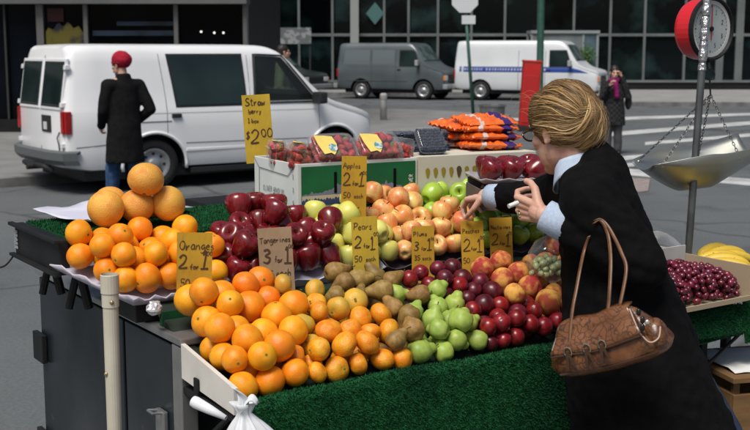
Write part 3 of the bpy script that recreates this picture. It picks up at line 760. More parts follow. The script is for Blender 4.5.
# potted shrub by the kiosk
ps = empty('potted_shrub', (pxX(584, 46.7), 46.7, .15)); tag(ps, 'small green potted shrub beside the glass kiosk', 'plant')
bm = bmesh.new(); lathe(bm, [(.16, 0), (.22, .45), (.24, .47), (.2, .46)], 14, Matrix.Translation(ps.location)); bm_obj('pot', bm, BLKTRIM, ps)
bm = bmesh.new(); cyl(bm, ps.location + Vector((0, 0, .4)), ps.location + Vector((.02, 0, 1.35)), .025, .015, 6); bm_obj('stem', bm, M('bark', (.08, .06, .04), .9, .2), ps)
bm = bmesh.new()
for k in range(420):
    q = Vector((rnd.gauss(0, .16), rnd.gauss(0, .16), 1.62 + rnd.gauss(0, .2))) + ps.location - Vector((0, 0, .15))
    a = Vector((rnd.uniform(-1, 1), rnd.uniform(-1, 1), rnd.uniform(-1, 1))).normalized(); b_ = a.orthogonal().normalized()
    bm.faces.new([bm.verts.new(q + a * .07), bm.verts.new(q + b_ * .025), bm.verts.new(q - a * .07), bm.verts.new(q - b_ * .025)])
tag(bm_obj('foliage', bm, M('leaf_green', (.07, .16, .03), .6, .4, c2=(.04, .09, .02), scale=9), ps), None, None, kind='stuff')
# ================================================================== HAND LETTERING (strokes of a marker)
GL = {
 'O': [[(.5, 1), (.15, .8), (.1, .35), (.4, .0), (.8, .15), (.9, .6), (.7, .95), (.45, 1)]],
 'A': [[(.0, 0), (.45, 1), (.9, 0)], [(.2, .4), (.75, .38)]],
 'P': [[(.15, 0), (.2, 1)], [(.0, .9), (.5, 1), (.85, .8), (.6, .5), (.2, .45)]],
 'N': [[(.1, 0), (.15, 1), (.75, .05), (.85, 1)]],
 'S': [[(.85, .9), (.5, 1), (.15, .8), (.3, .55), (.7, .42), (.8, .15), (.4, 0), (.05, .12)]],
 'T': [[(.0, .95), (1, 1)], [(.5, .98), (.45, 0)]],
 'B': [[(.1, 0), (.15, 1), (.7, .85), (.2, .55), (.8, .3), (.6, .02), (.1, 0)]],
 'a': [[(.65, .5), (.3, .55), (.1, .2), (.35, 0), (.6, .2), (.65, .5), (.62, .1), (.8, 0)]],
 'b': [[(.15, 1), (.12, .05)], [(.12, .3), (.5, .5), (.7, .2), (.4, 0), (.12, .1)]],
 'c': [[(.65, .45), (.35, .55), (.1, .25), (.35, 0), (.7, .1)]],
 'e': [[(.12, .28), (.6, .34), (.45, .55), (.15, .4), (.15, .12), (.4, 0), (.7, .1)]],
 'f': [[(.7, .95), (.4, .9), (.35, 0)], [(.1, .5), (.65, .52)]],
 'g': [[(.65, .5), (.3, .52), (.15, .25), (.4, .05), (.65, .3), (.66, -.2), (.35, -.4), (.1, -.28)]],
 'h': [[(.12, 1), (.1, 0)], [(.1, .3), (.4, .52), (.6, .35), (.62, 0)]],
 'i': [[(.25, .5), (.22, 0)], [(.26, .72), (.28, .78)]],
 'l': [[(.25, 1), (.2, 0)]],
 'm': [[(.05, .5), (.05, 0), (.1, .3), (.3, .5), (.36, 0), (.42, .35), (.62, .5), (.7, 0)]],
 'n': [[(.1, .52), (.1, 0), (.15, .32), (.45, .52), (.6, .3), (.62, 0)]],
 'o': [[(.4, .52), (.12, .35), (.2, .02), (.55, .05), (.62, .38), (.38, .52)]],
 'p': [[(.15, .5), (.1, -.42)], [(.14, .35), (.5, .52), (.65, .25), (.4, .02), (.13, .1)]],
 'r': [[(.12, .5), (.12, 0), (.2, .32), (.55, .52)]],
 's': [[(.55, .48), (.25, .52), (.15, .36), (.5, .22), (.45, .03), (.1, .04)]],
 't': [[(.35, .95), (.3, .05), (.55, 0)], [(.08, .6), (.62, .62)]],
 'u': [[(.1, .5), (.12, .08), (.4, 0), (.6, .25), (.6, .5), (.62, 0)]],
 'w': [[(.05, .5), (.2, 0), (.38, .4), (.55, 0), (.75, .5)]],
 'x': [[(.08, .5), (.6, 0)], [(.6, .5), (.08, 0)]],
 'y': [[(.1, .5), (.35, .08)], [(.65, .52), (.35, .08), (.1, -.4)]],
 '1': [[(.25, .8), (.45, 1), (.42, 0)], [(.15, 0), (.75, .02)]],
 '2': [[(.1, .75), (.4, 1), (.75, .8), (.55, .4), (.05, .03), (.85, .06)]],
 '3': [[(.1, .92), (.5, 1), (.7, .78), (.3, .55), (.75, .32), (.5, .02), (.08, .1)]],
 '5': [[(.75, 1), (.2, .97), (.15, .55), (.6, .55), (.75, .25), (.4, 0), (.08, .1)]],
 '0': [[(.4, 1), (.1, .7), (.12, .2), (.45, 0), (.75, .3), (.7, .8), (.4, 1)]],
 '$': [[(.8, .85), (.4, .95), (.15, .72), (.7, .35), (.5, .08), (.1, .15)], [(.48, 1.12), (.42, -.1)]],
 '/': [[(.6, 1), (.1, 0)]], '.': [[(.1, 0), (.14, .04)]], '-': [[(.1, .4), (.6, .42)]],
 'C': [[(.85, .85), (.5, 1), (.12, .65), (.2, .12), (.6, 0), (.9, .15)]],
 'L': [[(.15, 1), (.12, 0), (.7, .02)]], 'V': [[(.05, 1), (.4, 0), (.8, 1)]], 'E': [[(.75, 1), (.15, .98), (.12, 0), (.75, .02)], [(.14, .52), (.6, .52)]],
 'R': [[(.12, 0), (.14, 1), (.6, .9), (.65, .65), (.15, .5), (.75, 0)]], 'D': [[(.12, 0), (.14, 1), (.6, .85), (.75, .45), (.5, .06), (.12, 0)]],
 'U': [[(.12, 1), (.15, .2), (.45, 0), (.72, .25), (.72, 1)]], 'X': [[(.1, 1), (.75, 0)], [(.75, 1), (.1, 0)]],
}
def ink(bm, text, x, y, size, w, mtx, r_, lift=.0012, jit=.07, adv=None):
    """marker strokes as flat ribbons lying on the card; local x right, y up"""
    sl = r_.uniform(-.05, .22)
    for ch in text:
        if ch == ' ': x += size * .45; continue
        dy, rs_ = r_.uniform(-.07, .07) * size, r_.uniform(.92, 1.10)
        if jit < .04: dy, rs_, sl = 0, 1, 0
        for st in GL.get(ch, []):
            pts = [Vector((x + (p[0] * .72 + p[1] * sl * .5 + r_.uniform(-jit, jit) * .4) * size * rs_, y + dy + (p[1] + r_.uniform(-jit, jit) * .4) * size * rs_, 0)) for p in st]
            sp = smooth_path(pts, 4) if len(pts) > 2 else pts
            L = []; Rr = []
            for i, p in enumerate(sp):
                d = sp[min(i + 1, len(sp) - 1)] - sp[max(i - 1, 0)]
                nn = Vector((-d.y, d.x, 0)); nn = nn.normalized() if nn.length > 1e-9 else Vector((0, 1, 0))
                ww = w * 1.35 * (.8 + .5 * noise.noise(Vector((p.x * 90, p.y * 90, 3))))
                L.append(bm.verts.new(mtx @ (p + nn * ww + Vector((0, 0, lift))))); Rr.append(bm.verts.new(mtx @ (p - nn * ww + Vector((0, 0, lift)))))
            for i in range(len(sp) - 1): bm.faces.new((L[i], L[i + 1], Rr[i + 1], Rr[i]))
        x += size * (adv or (.42 if ch in 'il1.' else .66 if ch in 'mw' else .56 if ch.islower() else .72))
    return x
INK = M('marker_ink', (.07, .035, .02), .7, .2)

# ================================================================== THE STALL
STEEL = M('stall_steel', (.060, .076, .092), .30, .5, metal=.85, c2=(.035, .045, .055), scale=2.2, detail=6, rough2=.45, bump=.08, bscale=8, c3=(.11, .12, .125), scale3=9, lo3=.64, hi3=.72)
STEEL_B = M('steel_edge', (.42, .43, .43), .35, .5, metal=.8, c2=(.3, .3, .3), scale=9, rough2=.5)
TURF = M('turf_green', (.009, .066, .022), .8, .15, c2=(.015, .108, .036), scale=45, detail=3, rand=0, c3=(.004, .032, .015), scale3=2.5, lo3=.5, hi3=.75)
BLACKM = M('black_metal', (.008, .009, .010), .55, .25, c2=(.016, .016, .016), scale=7)
stall = empty('fruit_stall', ct(.9, .7, .15), YAW); tag(stall, 'steel street fruit stall edged with green artificial turf', 'market stall')
def sb_(name, dims, mat, bev=.004, parent=None): return box_obj(name, dims, mat, parent or stall, CARTM, bev)
sb_('cabinet', (0, 1.40, .33, 1.46, .32, 1.10), STEEL)
sb_('top_rim', (-.03, 1.42, .30, 1.49, 1.104, 1.124), STEEL_B)
d1 = sb_('end_door', (-.024, -.003, .715, 1.465, .34, 1.094), STEEL); d2 = sb_('end_door', (-.024, -.003, .365, .695, .34, 1.094), STEEL)
sb_('corner_edge', (-.028, .02, .305, .36, .32, 1.10), STEEL_B)
sb_('hinge', (-.045, -.026, 1.40, 1.50, .80, .90), BLACKM, parent=d1)
sb_('hinge', (-.045, -.026, 1.40, 1.50, .45, .55), BLACKM, parent=d1)
lt = sb_('latch', (-.040, -.025, .40, .455, .80, .90), STEEL_B, parent=d2)
bm = bmesh.new(); tube(bm, [CARTM @ Vector(q) for q in ((-.03, .41, .895), (-.065, .41, .90), (-.065, .445, .90), (-.03, .445, .895))], .004, 6); bm_obj('latch_pull', bm, STEEL_B, d2)
for (u_, w_) in ((.15, .45), (1.25, .45), (.15, 1.35), (1.25, 1.35)):
    bm = bmesh.new(); c = ct(u_, w_, .33); m = Matrix.Translation(c) @ CARTM.to_3x3().to_4x4() @ Matrix.Rotation(R(90), 4, 'X')
    lathe(bm, [(.10, -.035), (.175, -.03), (.18, 0), (.175, .03), (.10, .035)], 20, m); w_o = bm_obj('wheel', bm, RUBBER, stall, smooth=True)
    bm = bmesh.new(); lathe(bm, [(.10, -.036), (.05, -.045), (.05, .045), (.10, .036)], 16, m); bm_obj('rim', bm, RIM, w_o)
# white side board by the oranges
bm = bmesh.new(); a = [(.300, 1.020), (.300, 1.112), (.005, 1.066), (.005, 1.000)]
vs = [bm.verts.new(ct(-.028, w_, z_)) for w_, z_ in a]; f = bm.faces.new(vs); q = bmesh.ops.extrude_face_region(bm, geom=[f])
bmesh.ops.translate(bm, vec=CU * .012, verts=[e for e in q['geom'] if isinstance(e, bmesh.types.BMVert)])
bm_obj('side_board', bm, M('white_board', (.62, .60, .55), .7, .3, c2=(.55, .53, .48), scale=14), stall)
# bracket and strut below the board
sb_('shelf_bracket', (-.022, .02, .02, .31, .975, .995), BLACKM); sb_('clip', (-.036, -.029, .19, .215, 1.005, 1.045), BLACKM)
bm = bmesh.new(); tube(bm, [ct(-.01, .06, .98), ct(-.01, .17, .90), ct(-.01, .30, .74)], .008, 6); bm_obj('strut', bm, BLACKM, stall)
# decks
def deck(name, pts, u0, u1, mat, th=.018):
    bm = bmesh.new(); sheet(bm, [[ct(u_, w_, z_) for w_, z_ in pts] for u_ in np.linspace(u0, u1, 8)], -th); return bm_obj(name, bm, mat, stall)
DECKM = M('deck_board', (.02, .03, .022), .9, .2)
deck('front_deck', [(.012, .990), (.25, 1.075), (.44, 1.145)], -.012, 1.86, DECKM)
deck('step_riser', [(.445, .95), (.452, 1.165)], -.012, 1.62, TURF)
deck('middle_deck', [(.455, 1.165), (.60, 1.215), (.715, 1.265)], -.015, 1.62, DECKM)
# the top shelf
sb_('shelf_board', (-.17, .4995, .735, 1.10, 1.31, 1.335), BLACKM); sb_('shelf_board', (.50, 1.62, .735, 1.40, 1.31, 1.335), BLACKM)
bar = sb_('shelf_end_bar', (-.205, -.175, .70, 1.11, 1.245, 1.345), BLACKM, .006)
sb_('bar_flange', (-.222, -.2055, .69, 1.12, 1.338, 1.348), BLACKM, .002, parent=bar); sb_('bar_flange', (-.222, -.2055, .69, 1.12, 1.243, 1.252), BLACKM, .002, parent=bar)
bm = bmesh.new(); mt = frame(ct(-.2065, 1.105, 1.265), -CW, Vector((0, 0, 1)), -CU)
for k in range(5): ink(bm, 'LEDX'[k % 4] + 'ae' + 'onu'[k % 3], .0, .004 + k * .012, .013, .0016, mt, rnd)
bm_obj('sticker_print', bm, M('sticker_white', (.35, .36, .36), .7, .3), bar)
for w_ in (.80, 1.04):
    bm = bmesh.new(); cyl(bm, ct(-.13, w_, 1.31), ct(-.09, w_, 1.12), .014, n=8); cyl(bm, ct(-.10, w_, 1.31), ct(-.14, w_ + .03, 1.12), .012, n=8); bm_obj('shelf_support', bm, BLACKM, stall)
    sb_('shelf_post', (1.55, 1.58, w_, w_ + .03, 1.125, 1.309), BLACKM)
bm = bmesh.new(); tube(bm, smooth_path([ct(-.21, 1.10, 1.25), ct(-.24, 1.12, 1.21), ct(-.28, 1.20, 1.19), ct(-.29, 1.22, 1.17)]), .003, 5); ellips(bm, ct(-.29, 1.22, 1.165), (.012, .012, .014)); bm_obj('hook_wire', bm, BLACKM, stall)
# turf: backing sheet + thousands of short blades
def turf(name, P, n_, parent=stall, blade=.0085, th=.006, width=.0030, seed=1, out=(.4, -.7, .6)):
    rs = np.random.default_rng(seed)
    bm = bmesh.new(); sheet(bm, P, th if (P[1][0] - P[0][0]).cross(P[0][-1] - P[0][0]).dot(Vector(out)) < 0 else -th); bmesh.ops.recalc_face_normals(bm, faces=bm.faces[:])
    me0 = bpy.data.meshes.new('t'); bm.to_mesh(me0); bm.free()
    V0 = [v.co.copy() for v in me0.vertices]; F0 = [tuple(p.vertices) for p in me0.polygons]; bpy.data.meshes.remove(me0)
    A = np.array([[list(p) for p in row] for row in P]); n1, n2 = A.shape[:2]
    q00, q10, q01, q11 = A[:-1, :-1].reshape(-1, 3), A[1:, :-1].reshape(-1, 3), A[:-1, 1:].reshape(-1, 3), A[1:, 1:].reshape(-1, 3)
    area = np.linalg.norm(np.cross(q10 - q00, q01 - q00), axis=1); nrm = np.cross(q10 - q00, q01 - q00); nrm /= np.linalg.norm(nrm, axis=1)[:, None] + 1e-12; nrm *= np.where(nrm @ np.array(out) < 0, -1, 1)[:, None]
    idx = rs.choice(len(area), n_, p=area / area.sum()); s_, t_ = rs.random((n_, 1)), rs.random((n_, 1))
    base = (q00[idx] * (1 - s_) + q10[idx] * s_) * (1 - t_) + (q01[idx] * (1 - s_) + q11[idx] * s_) * t_
    nn = nrm[idx]; up = nn + rs.normal(0, .7, (n_, 3)); up /= np.linalg.norm(up, axis=1)[:, None]
    sd_ = np.cross(up, rs.normal(0, 1, (n_, 3))); sd_ /= np.linalg.norm(sd_, axis=1)[:, None] + 1e-9
    ln_ = blade * rs.uniform(.6, 1.25, (n_, 1)); w_ = width * rs.uniform(.7, 1.3, (n_, 1))
    tri = np.stack([base - sd_ * w_ * .5, base + sd_ * w_ * .5, base + up * ln_], 1).reshape(-1, 3)
    k0 = len(V0)
    me = bpy.data.meshes.new(name)
    me.from_pydata([tuple(v) for v in V0] + tri.tolist(), [], F0 + (np.arange(3 * n_).reshape(-1, 3) + k0).tolist())
    o = link(name, me, TURF, parent); o['kind'] = 'stuff'; return o
us = np.linspace(-.005, 1.86, 40)
def apron(u_):
    sag = .012 * math.sin(u_ * 5) + .006 * math.sin(u_ * 17)
    e = min(1, max(0, (u_ - 1.22) / .25)); e = e * e * (3 - 2 * e); zl = lambda z0: z0 + (.93 + .03 * (z0 - .3) - z0) * e if z0 < .93 else z0
    return [(w0, zl(z0)) for w0, z0 in _apron(u_, sag)]
def _apron(u_, sag):
    return [(.035, .995), (.02, 1.012 + sag * .3), (.004, 1.028 + sag * .4), (-.010, 1.030 + sag * .4), (-.020, 1.015), (-.026, .96), (-.030 + sag * .4, .85), (-.028 + sag, .70), (-.02 + sag * 1.2, .5), (-.02, .32)]
turf('turf_apron', [[ct(u_, w_, z_) for w_, z_ in apron(u_)][::-1] for u_ in us][::-1], 150000, seed=2, out=(.566, -.824, .3))
turf('turf_shelf_top', [[ct(u_, w_, z_) for w_, z_ in ((.722, 1.285), (.722, 1.33), (.732, 1.345), (.76, 1.348), (.9, 1.346), (1.10, 1.345))] for u_ in np.linspace(-.172, 1.62, 24)], 60000, seed=3, blade=.010)
turf('turf_end_flap', [[ct(u_, w_, z_ + .05 * (u_ - 1.86)) for w_, z_ in ((-.03, .90), (-.02, .97), (-.01, 1.045), (.06, 1.05), (.14, 1.03))] for u_ in np.linspace(1.864, 2.06, 6)], 9000, seed=4)
# plastic pipe standing against the end of the stall
pp = ct(-.157, .452, 0); pipe = empty('plastic_pipe', Vector((pp.x, pp.y, .15))); tag(pipe, 'cream plastic pipe standing against the steel end of the stall', 'pipe')
PVC = M('pvc_cream', (.56, .53, .44), .5, .4, c2=(.48, .45, .36), scale=8, c3=(.2, .18, .14), scale3=25, lo3=.68, hi3=.74)
bm = bmesh.new(); lathe(bm, [(.0205, .15), (.0205, 1.25)], 20, Matrix.Translation((pp.x, pp.y, 0))); bm_obj('tube', bm, PVC, pipe, smooth=False)
bm = bmesh.new(); lathe(bm, [(.021, 1.235), (.0245, 1.237), (.0245, 1.285), (.0225, 1.287), (.0225, 1.20), (.021, 1.20)], 20, Matrix.Translation((pp.x, pp.y, 0)), cap=False); bm_obj('coupling', bm, PVC, pipe)
for z_ in (1.215, 1.02):
    bm = bmesh.new(); ellips(bm, (pp.x + (.008 if z_ > 1.1 else -.014), pp.y - (.020 if z_ > 1.1 else .016), z_), (.006, .005, .006)); bm_obj('screw', bm, M('brass', (.4, .3, .15), .4, .5, metal=.8), pipe)

# ================================================================== TRAYS, BOXES
LILAC = M('tray_lilac', (.50, .48, .56), .75, .3, c2=(.42, .40, .47), scale=14, bump=.2, bscale=60)
DKTRAY = M('tray_dark', (.035, .025, .035), .6, .4, c2=(.06, .05, .06), scale=9)
def fruit_tray(u0, u1, w0, w1, z0, z1, mat, label, lip=.028, sag=0.0, group=None):
    bm = bmesh.new(); P = []
    U = [u0 - .012, u0] + list(np.linspace(u0 + .02, u1 - .02, 12)) + [u1, u1 + .012]
    Wt = [w0 - .012, w0] + list(np.linspace(w0 + .03, w1, 5))
    for i, u_ in enumerate(U):
        row = []
        for j, w_ in enumerate(Wt):
            t = (w_ - w0) / (w1 - w0); z_ = z0 + (z1 - z0) * t - sag * math.sin(math.pi * (u_ - u0) / (u1 - u0))
            if i in (0, len(U) - 1) or j == 0: z_ += lip + .006 * math.sin(u_ * 61) + .004 * math.sin(w_ * 90)
            row.append(ct(u_, w_, z_))
        P.append(row)
    sheet(bm, P, .004)
    c = ct((u0 + u1) / 2, (w0 + w1) / 2, 0)
    return tag(bm_obj('fruit_tray', bm, mat), label, 'tray', group)
def corner_tray(A, B, C, D, mat, label):
    A, B, C, D = [ct(*q) for q in (A, B, C, D)]; bm = bmesh.new(); P = []; n1, n2 = 22, 14
    for i in range(n1 + 1):
        row = []
        for j in range(n2 + 1):
            a, b = i / n1, j / n2; p = (B * (1 - a) + C * a) * (1 - b) + (A * (1 - a) + D * a) * b
            e = .024 + .007 * math.sin(i * 1.9) + .006 * math.sin(j * 1.7) if (i == 0 or j == 0 or i == n1) else 0
            row.append(p + Vector((0, 0, e)))
        P.append(row)
    sheet(bm, P, .004); return tag(bm_obj('fruit_tray', bm, mat, smooth=True), label, 'tray')
corner_tray((-.235, .70, 1.262), (-.080, .482, 1.176), (.27, .482, 1.176), (.27, .70, 1.262), LILAC, 'pale lilac moulded tray under the raised oranges')
bmc = [box_obj('tray_prop', (-.06, .26, .52, .68, 1.126, 1.182), BLACKM, stall, CARTM, .004)]
fruit_tray(.30, .735, .485, .69, 1.176, 1.264, LILAC, 'pale lilac moulded tray under the dark red apples')
fruit_tray(.765, 1.16, .485, .69, 1.176, 1.264, DKTRAY, 'dark moulded tray under the yellow apples')
fruit_tray(1.19, 1.60, .485, .69, 1.176, 1.264, DKTRAY, 'dark moulded tray under the blushed and green apples')
# paper sheet under the grapefruit
cs = [on_z(33, 213, 1.362), on_z(88, 225, 1.362), on_z(194, 209, 1.362), on_z(128, 199, 1.362)]
bm = bmesh.new(); P = []
for i in range(15):
    row = []
    for j in range(9):
        a, b = i / 14, j / 8
        p = (cs[0] * (1 - b) + cs[1] * b) * (1 - a) + (cs[3] * (1 - b) + cs[2] * b) * a
        e = max(0, abs(b - .5) - .38) + max(0, abs(a - .5) - .42)
        row.append(p + Vector((0, 0, .002 + .10 * e * (.6 + .5 * math.sin(a * 14 + b * 9)) + .0015 * math.sin(a * 23) * math.sin(b * 17))))
    P.append(row)
sheet(bm, P, .0012); tag(bm_obj('paper_sheet', bm, M('paper_lilac', (.62, .62, .70), .8, .3, c2=(.52, .52, .62), scale=10), smooth=True), 'pale lilac paper sheet under the grapefruit', 'paper')
# strawberry carton with printed front
CARD_W = M('carton_white', (.66, .68, .65), .6, .3, c2=(.58, .60, .58), scale=6, detail=5)
CARD_I = M('carton_inner', (.42, .33, .22), .8, .2)
fl = on_z(298, 210, 1.352); fr = on_z(417, 200.5, 1.352); ax = (fr - fl); BL = ax.length; ax.normalize(); ay = Vector((-ax.y, ax.x, 0)); BM = frame(fl, ax, ay, Vector((0, 0, 1)))
BD, BH = .34, .150
carton = empty('strawberry_carton', fl + ax * BL / 2 + ay * BD / 2); tag(carton, 'white carton with green printed front holding the strawberry boxes', 'box')
def cb(name, dims, mat, bev=.002, p=None, mt=None): return box_obj(name, dims, mat, p or carton, mt if mt is not None else BM, bev)
fp = cb('front_panel', (0, BL, 0, .006, 0, BH), CARD_W); cb('back_panel', (0, BL, BD - .006, BD, 0, BH), CARD_W)
sp1 = cb('side_panel', (0, .006, .0065, BD - .0065, 0, BH), CARD_W); cb('side_panel', (BL - .006, BL, .0065, BD - .0065, 0, BH), CARD_W)
cb('tray_floor', (.0065, BL - .0065, .0065, BD - .0065, .115, .121), CARD_I)
# flap fold lines and print on the white end
bm = bmesh.new(); EM = frame(fl + ay * (BD) + Vector((0, 0, 0)) - ax * .001, -ay, Vector((0, 0, 1)), -ax)
def flat(bm, pts, mtx, lift=.0012):
    bm.faces.new([bm.verts.new(mtx @ Vector((x, y, lift))) for x, y in pts])
def flat_line(bm, a, b, w, mtx, lift=.0014):
    a, b = Vector(a), Vector(b); d = (b - a).normalized(); n_ = Vector((-d.y, d.x)) * w
    flat(bm, [tuple(a + n_), tuple(a - n_), tuple(b - n_), tuple(b + n_)], mtx, lift)
flat_line(bm, (.0, .148), (.045, .115), .0014, EM); flat_line(bm, (.045, .115), (.27, .105), .0016, EM); flat_line(bm, (.27, .105), (.325, .148), .0016, EM); flat_line(bm, (.045, .115), (.042, .0), .0016, EM)
ink(bm, 'CLOVER ADVOLUX', .075, .040, .017, .0009, EM, rnd, jit=.02)
for k, z_ in enumerate((.10, .055, .012)): ink(bm, '135'[k], .305, z_, .014, .0011, EM, rnd, jit=.02)
bm_obj('side_print', bm, M('print_grey', (.16, .18, .18), .7, .2), sp1)
# green print
FMx = frame(fl - ay * .001, ax, Vector((0, 0, 1)), -ay)
GREEN_P = M('print_green', (.008, .13, .045), .55, .4, c2=(.006, .10, .035), scale=10); SKYL = M('print_skyline', (.20, .22, .28), .6, .3, c2=(.15, .17, .23), scale=12); SAND = M('print_sand', (.55, .46, .33), .6, .3)
W_ = BL
bm = bmesh.new(); flat(bm, [(.012, .012), (W_ - .008, .012), (W_ - .008, BH - .010), (.012, BH - .010)], FMx, .0008); bm_obj('green_print', bm, GREEN_P, fp)
bm = bmesh.new(); sky_ = []
n_ = 60
for i in range(n_ + 1):
    x = .014 + (W_ - .024) * i / n_; t = i / n_
    h = .045 + .040 * math.exp(-((t - .45) / .20) ** 2) + .018 * math.exp(-((t - .78) / .10) ** 2) + .006 * (((i * 7) % 5) / 5) + .012 * (1 if i % 13 == 5 else 0)
    sky_.append((x, h))
for a, b in zip(sky_[:-1], sky_[1:]): flat(bm, [(a[0], .030), (b[0], .030), b, a], FMx, .0013)
bm_obj('skyline_print', bm, SKYL, fp)
bm = bmesh.new()
for a, b in zip(sky_[:-1], sky_[1:]): flat(bm, [(a[0], .026), (b[0], .026), (b[0], .043), (a[0], .043)], FMx, .0017)
bm_obj('sand_print', bm, SAND, fp)
bm = bmesh.new()
for i in range(40):
    x = .014 + (W_ - .024) * i / 40; h = .026 + .006 * ((i * 5 % 7) / 7); dx = (W_ - .024) / 40
    flat(bm, [(x, .013), (x + dx, .013), (x + dx, h), (x + dx * .5, h + .005), (x, h)], FMx, .0021)
bm_obj('shore_print', bm, M('print_navy', (.05, .065, .16), .6, .3), fp)
for k, t in enumerate((.30, .545, .80)):
    bm = bmesh.new(); box(bm, W_ * t - .005, W_ * t + .005, -.0045, .002, .048, .118, BM, .0018); bm_obj('hand_slot', bm, M('slot_black', (.004, .004, .004), .9, .1), fp)
bm = bmesh.new(); ink(bm, 'DE', W_ * .425, .118, .020, .0016, FMx, rnd, .0024, jit=.01); ink(bm, 'CLEVER', W_ * .93, .04, .014, .0010, frame(fl - ay * .001 + ax * 0, ax, Vector((0, 0, 1)), -ay) @ Matrix.Translation((W_ * .955, .035, 0)) @ Matrix.Rotation(R(90), 4, 'Z') @ Matrix.Translation((-W_ * .93, -.04, 0)), rnd, .0024, jit=.02)
bm_obj('logo_print', bm, M('print_white', (.65, .68, .66), .6, .3), fp)
# pear carton
gl = fr + ax * .004 + ay * .004; G_yaw = math.atan2(ax.y, ax.x) - R(3); gx = Vector((math.cos(G_yaw), math.sin(G_yaw), 0)); gy = Vector((-gx.y, gx.x, 0)); GM = frame(gl, gx, gy, Vector((0, 0, 1)))
GLn = .50; pc = empty('pear_carton', gl + gx * .25 + gy * .17); tag(pc, 'cream carton printed with a row of small pears beside the green printed carton', 'box')
CREAM = M('carton_cream', (.60, .57, .47), .65, .3, c2=(.54, .51, .42), scale=5)
gf = cb('front_panel', (0, GLn, 0, .006, 0, .152), CREAM, p=pc, mt=GM); cb('lid', (0, GLn, .0065, .33, .146, .152), CREAM, p=pc, mt=GM)
cb('side_panel', (0, .006, .0065, .33, 0, .1455), CREAM, p=pc, mt=GM); cb('side_panel', (GLn - .006, GLn, .0065, .33, 0, .1455), CREAM, p=pc, mt=GM)
GFx = frame(gl - gy * .001, gx, Vector((0, 0, 1)), -gy)
for k in range(9):
    bm = bmesh.new(); cx = .040 + k * .032; s_ = .011 if k != 4 else .013
    pr_ = [(cx + s_ * .85 * math.sin(a) * (1 - .30 * (1 - math.cos(a)) * .5 * (1 if math.cos(a) < 0 else 0)), .098 + s_ * (1.15 * math.cos(a) if math.cos(a) > 0 else 2.0 * math.cos(a))) for a in np.linspace(0, 2 * math.pi, 20, endpoint=False)]
    flat(bm, pr_, GFx, .0008); bm_obj('pear_print', bm, M('print_pear', (.30, .22, .03), .6, .3) if k != 4 else M('print_pear_dark', (.10, .06, .03), .6, .3), gf)

# ================================================================== PRICE CARDS
CARD_Y = M('card_yellow', (.44, .255, .022), .8, .2, c2=(.36, .20, .018), scale=9, detail=5, c3=(.30, .17, .03), scale3=26, lo3=.62, hi3=.74)
CARD_L = M('card_lemon', (.46, .31, .03), .8, .2, c2=(.39, .26, .026), scale=9, detail=5)
CARD_T = M('card_tan', (.31, .215, .13), .85, .2, c2=(.25, .17, .10), scale=12, detail=5)
def price_card(px, py, d, wpx, hpx, rows_, mat, label, yaw=0.0, roll=0.0, tilt=-8, foot=.03):
    c = at(px, py, d); W = wpx * d / 1120; H = hpx * d / 1120
    dirc = Vector((0, 0, CAM_H)) - c; yw = math.atan2(dirc.x, -dirc.y)
    m = Matrix.Translation(c) @ Matrix.Rotation(yw + R(yaw), 4, 'Z') @ Matrix.Rotation(R(90 + tilt), 4, 'X') @ Matrix.Rotation(R(roll), 4, 'Z')
    root = empty('price_card', c - Vector((0, 0, H / 2 + foot))); tag(root, label, 'price sign', 'handwritten price cards')
    bm = bmesh.new(); P = [[m @ Vector((-W / 2 + W * i / 6, -H / 2 - foot + (H + foot) * j / 6, .006 * math.sin(i * .5 + j * .35 + px))) for j in range(7)] for i in range(7)]
    sheet(bm, P, -.0015); bm_obj('card', bm, mat, root)
    bm = bmesh.new(); r_ = random.Random(int(px * 13 + py))
    for text, fx, fy, fs, ft in rows_:
        ink(bm, text, -W / 2 + fx * W, -H / 2 + fy * H, fs * W, ft * W, m, r_, .001)
    mi_ = m.inverted(); nn_ = m.to_3x3() @ Vector((0, 0, 1))
    for v_ in bm.verts:
        q = mi_ @ v_.co; fi, fj = (q.x + W / 2) / W * 6, (q.y + H / 2 + foot) / (H + foot) * 6
        i0, j0 = min(max(int(fi), 0), 5), min(max(int(fj), 0), 5)
        hh = lambda i, j: .006 * math.sin(i * .5 + j * .35 + px)
        v_.co += nn_ * max(hh(i0, j0), hh(i0 + 1, j0), hh(i0, j0 + 1), hh(i0 + 1, j0 + 1), key=abs) if False else nn_ * (sum(hh(i0 + a, j0 + b) * ((fi - i0) if a else (1 - fi + i0)) * ((fj - j0) if b else (1 - fj + j0)) for a in (0, 1) for b in (0, 1)) + .0006)
    bm_obj('lettering', bm, INK, root)['kind'] = 'stuff'
    return root
def std_rows(name, a, cents, ns=.17): return [(name, .06, .74, ns, .011), (a, .06, .36, .48, .020), ('for', .42, .36, .17, .010), ('1', .62, .34, .52, .020), ('00', .84, .60, .14, .010), (cents, .06, .09, .22, .012), ('each', .50, .09, .17, .010)]
price_card(194.5, 261, 3.00, 35, 57, [('Oranges', .06, .70, .25, .012), ('2', .05, .36, .44, .020), ('for', .36, .36, .16, .010), ('1', .62, .36, .46, .020), ('00', .84, .60, .12, .010), ('50', .10, .05, .20, .012), ('each', .42, .06, .20, .011)], CARD_Y, 'orange yellow price card reading Oranges beside the raised oranges', roll=-2)
price_card(276, 256, 3.22, 34, 57, [('Tangerines', .04, .74, .165, .010), ('3', .10, .40, .40, .024), ('for', .44, .40, .16, .010), ('1', .68, .36, .50, .022), ('00', .88, .62, .11, .009), ('35', .14, .12, .20, .012), ('each', .46, .14, .20, .011)], CARD_T, 'tan cardboard price card reading Tangerines before the dark red apples', roll=3)
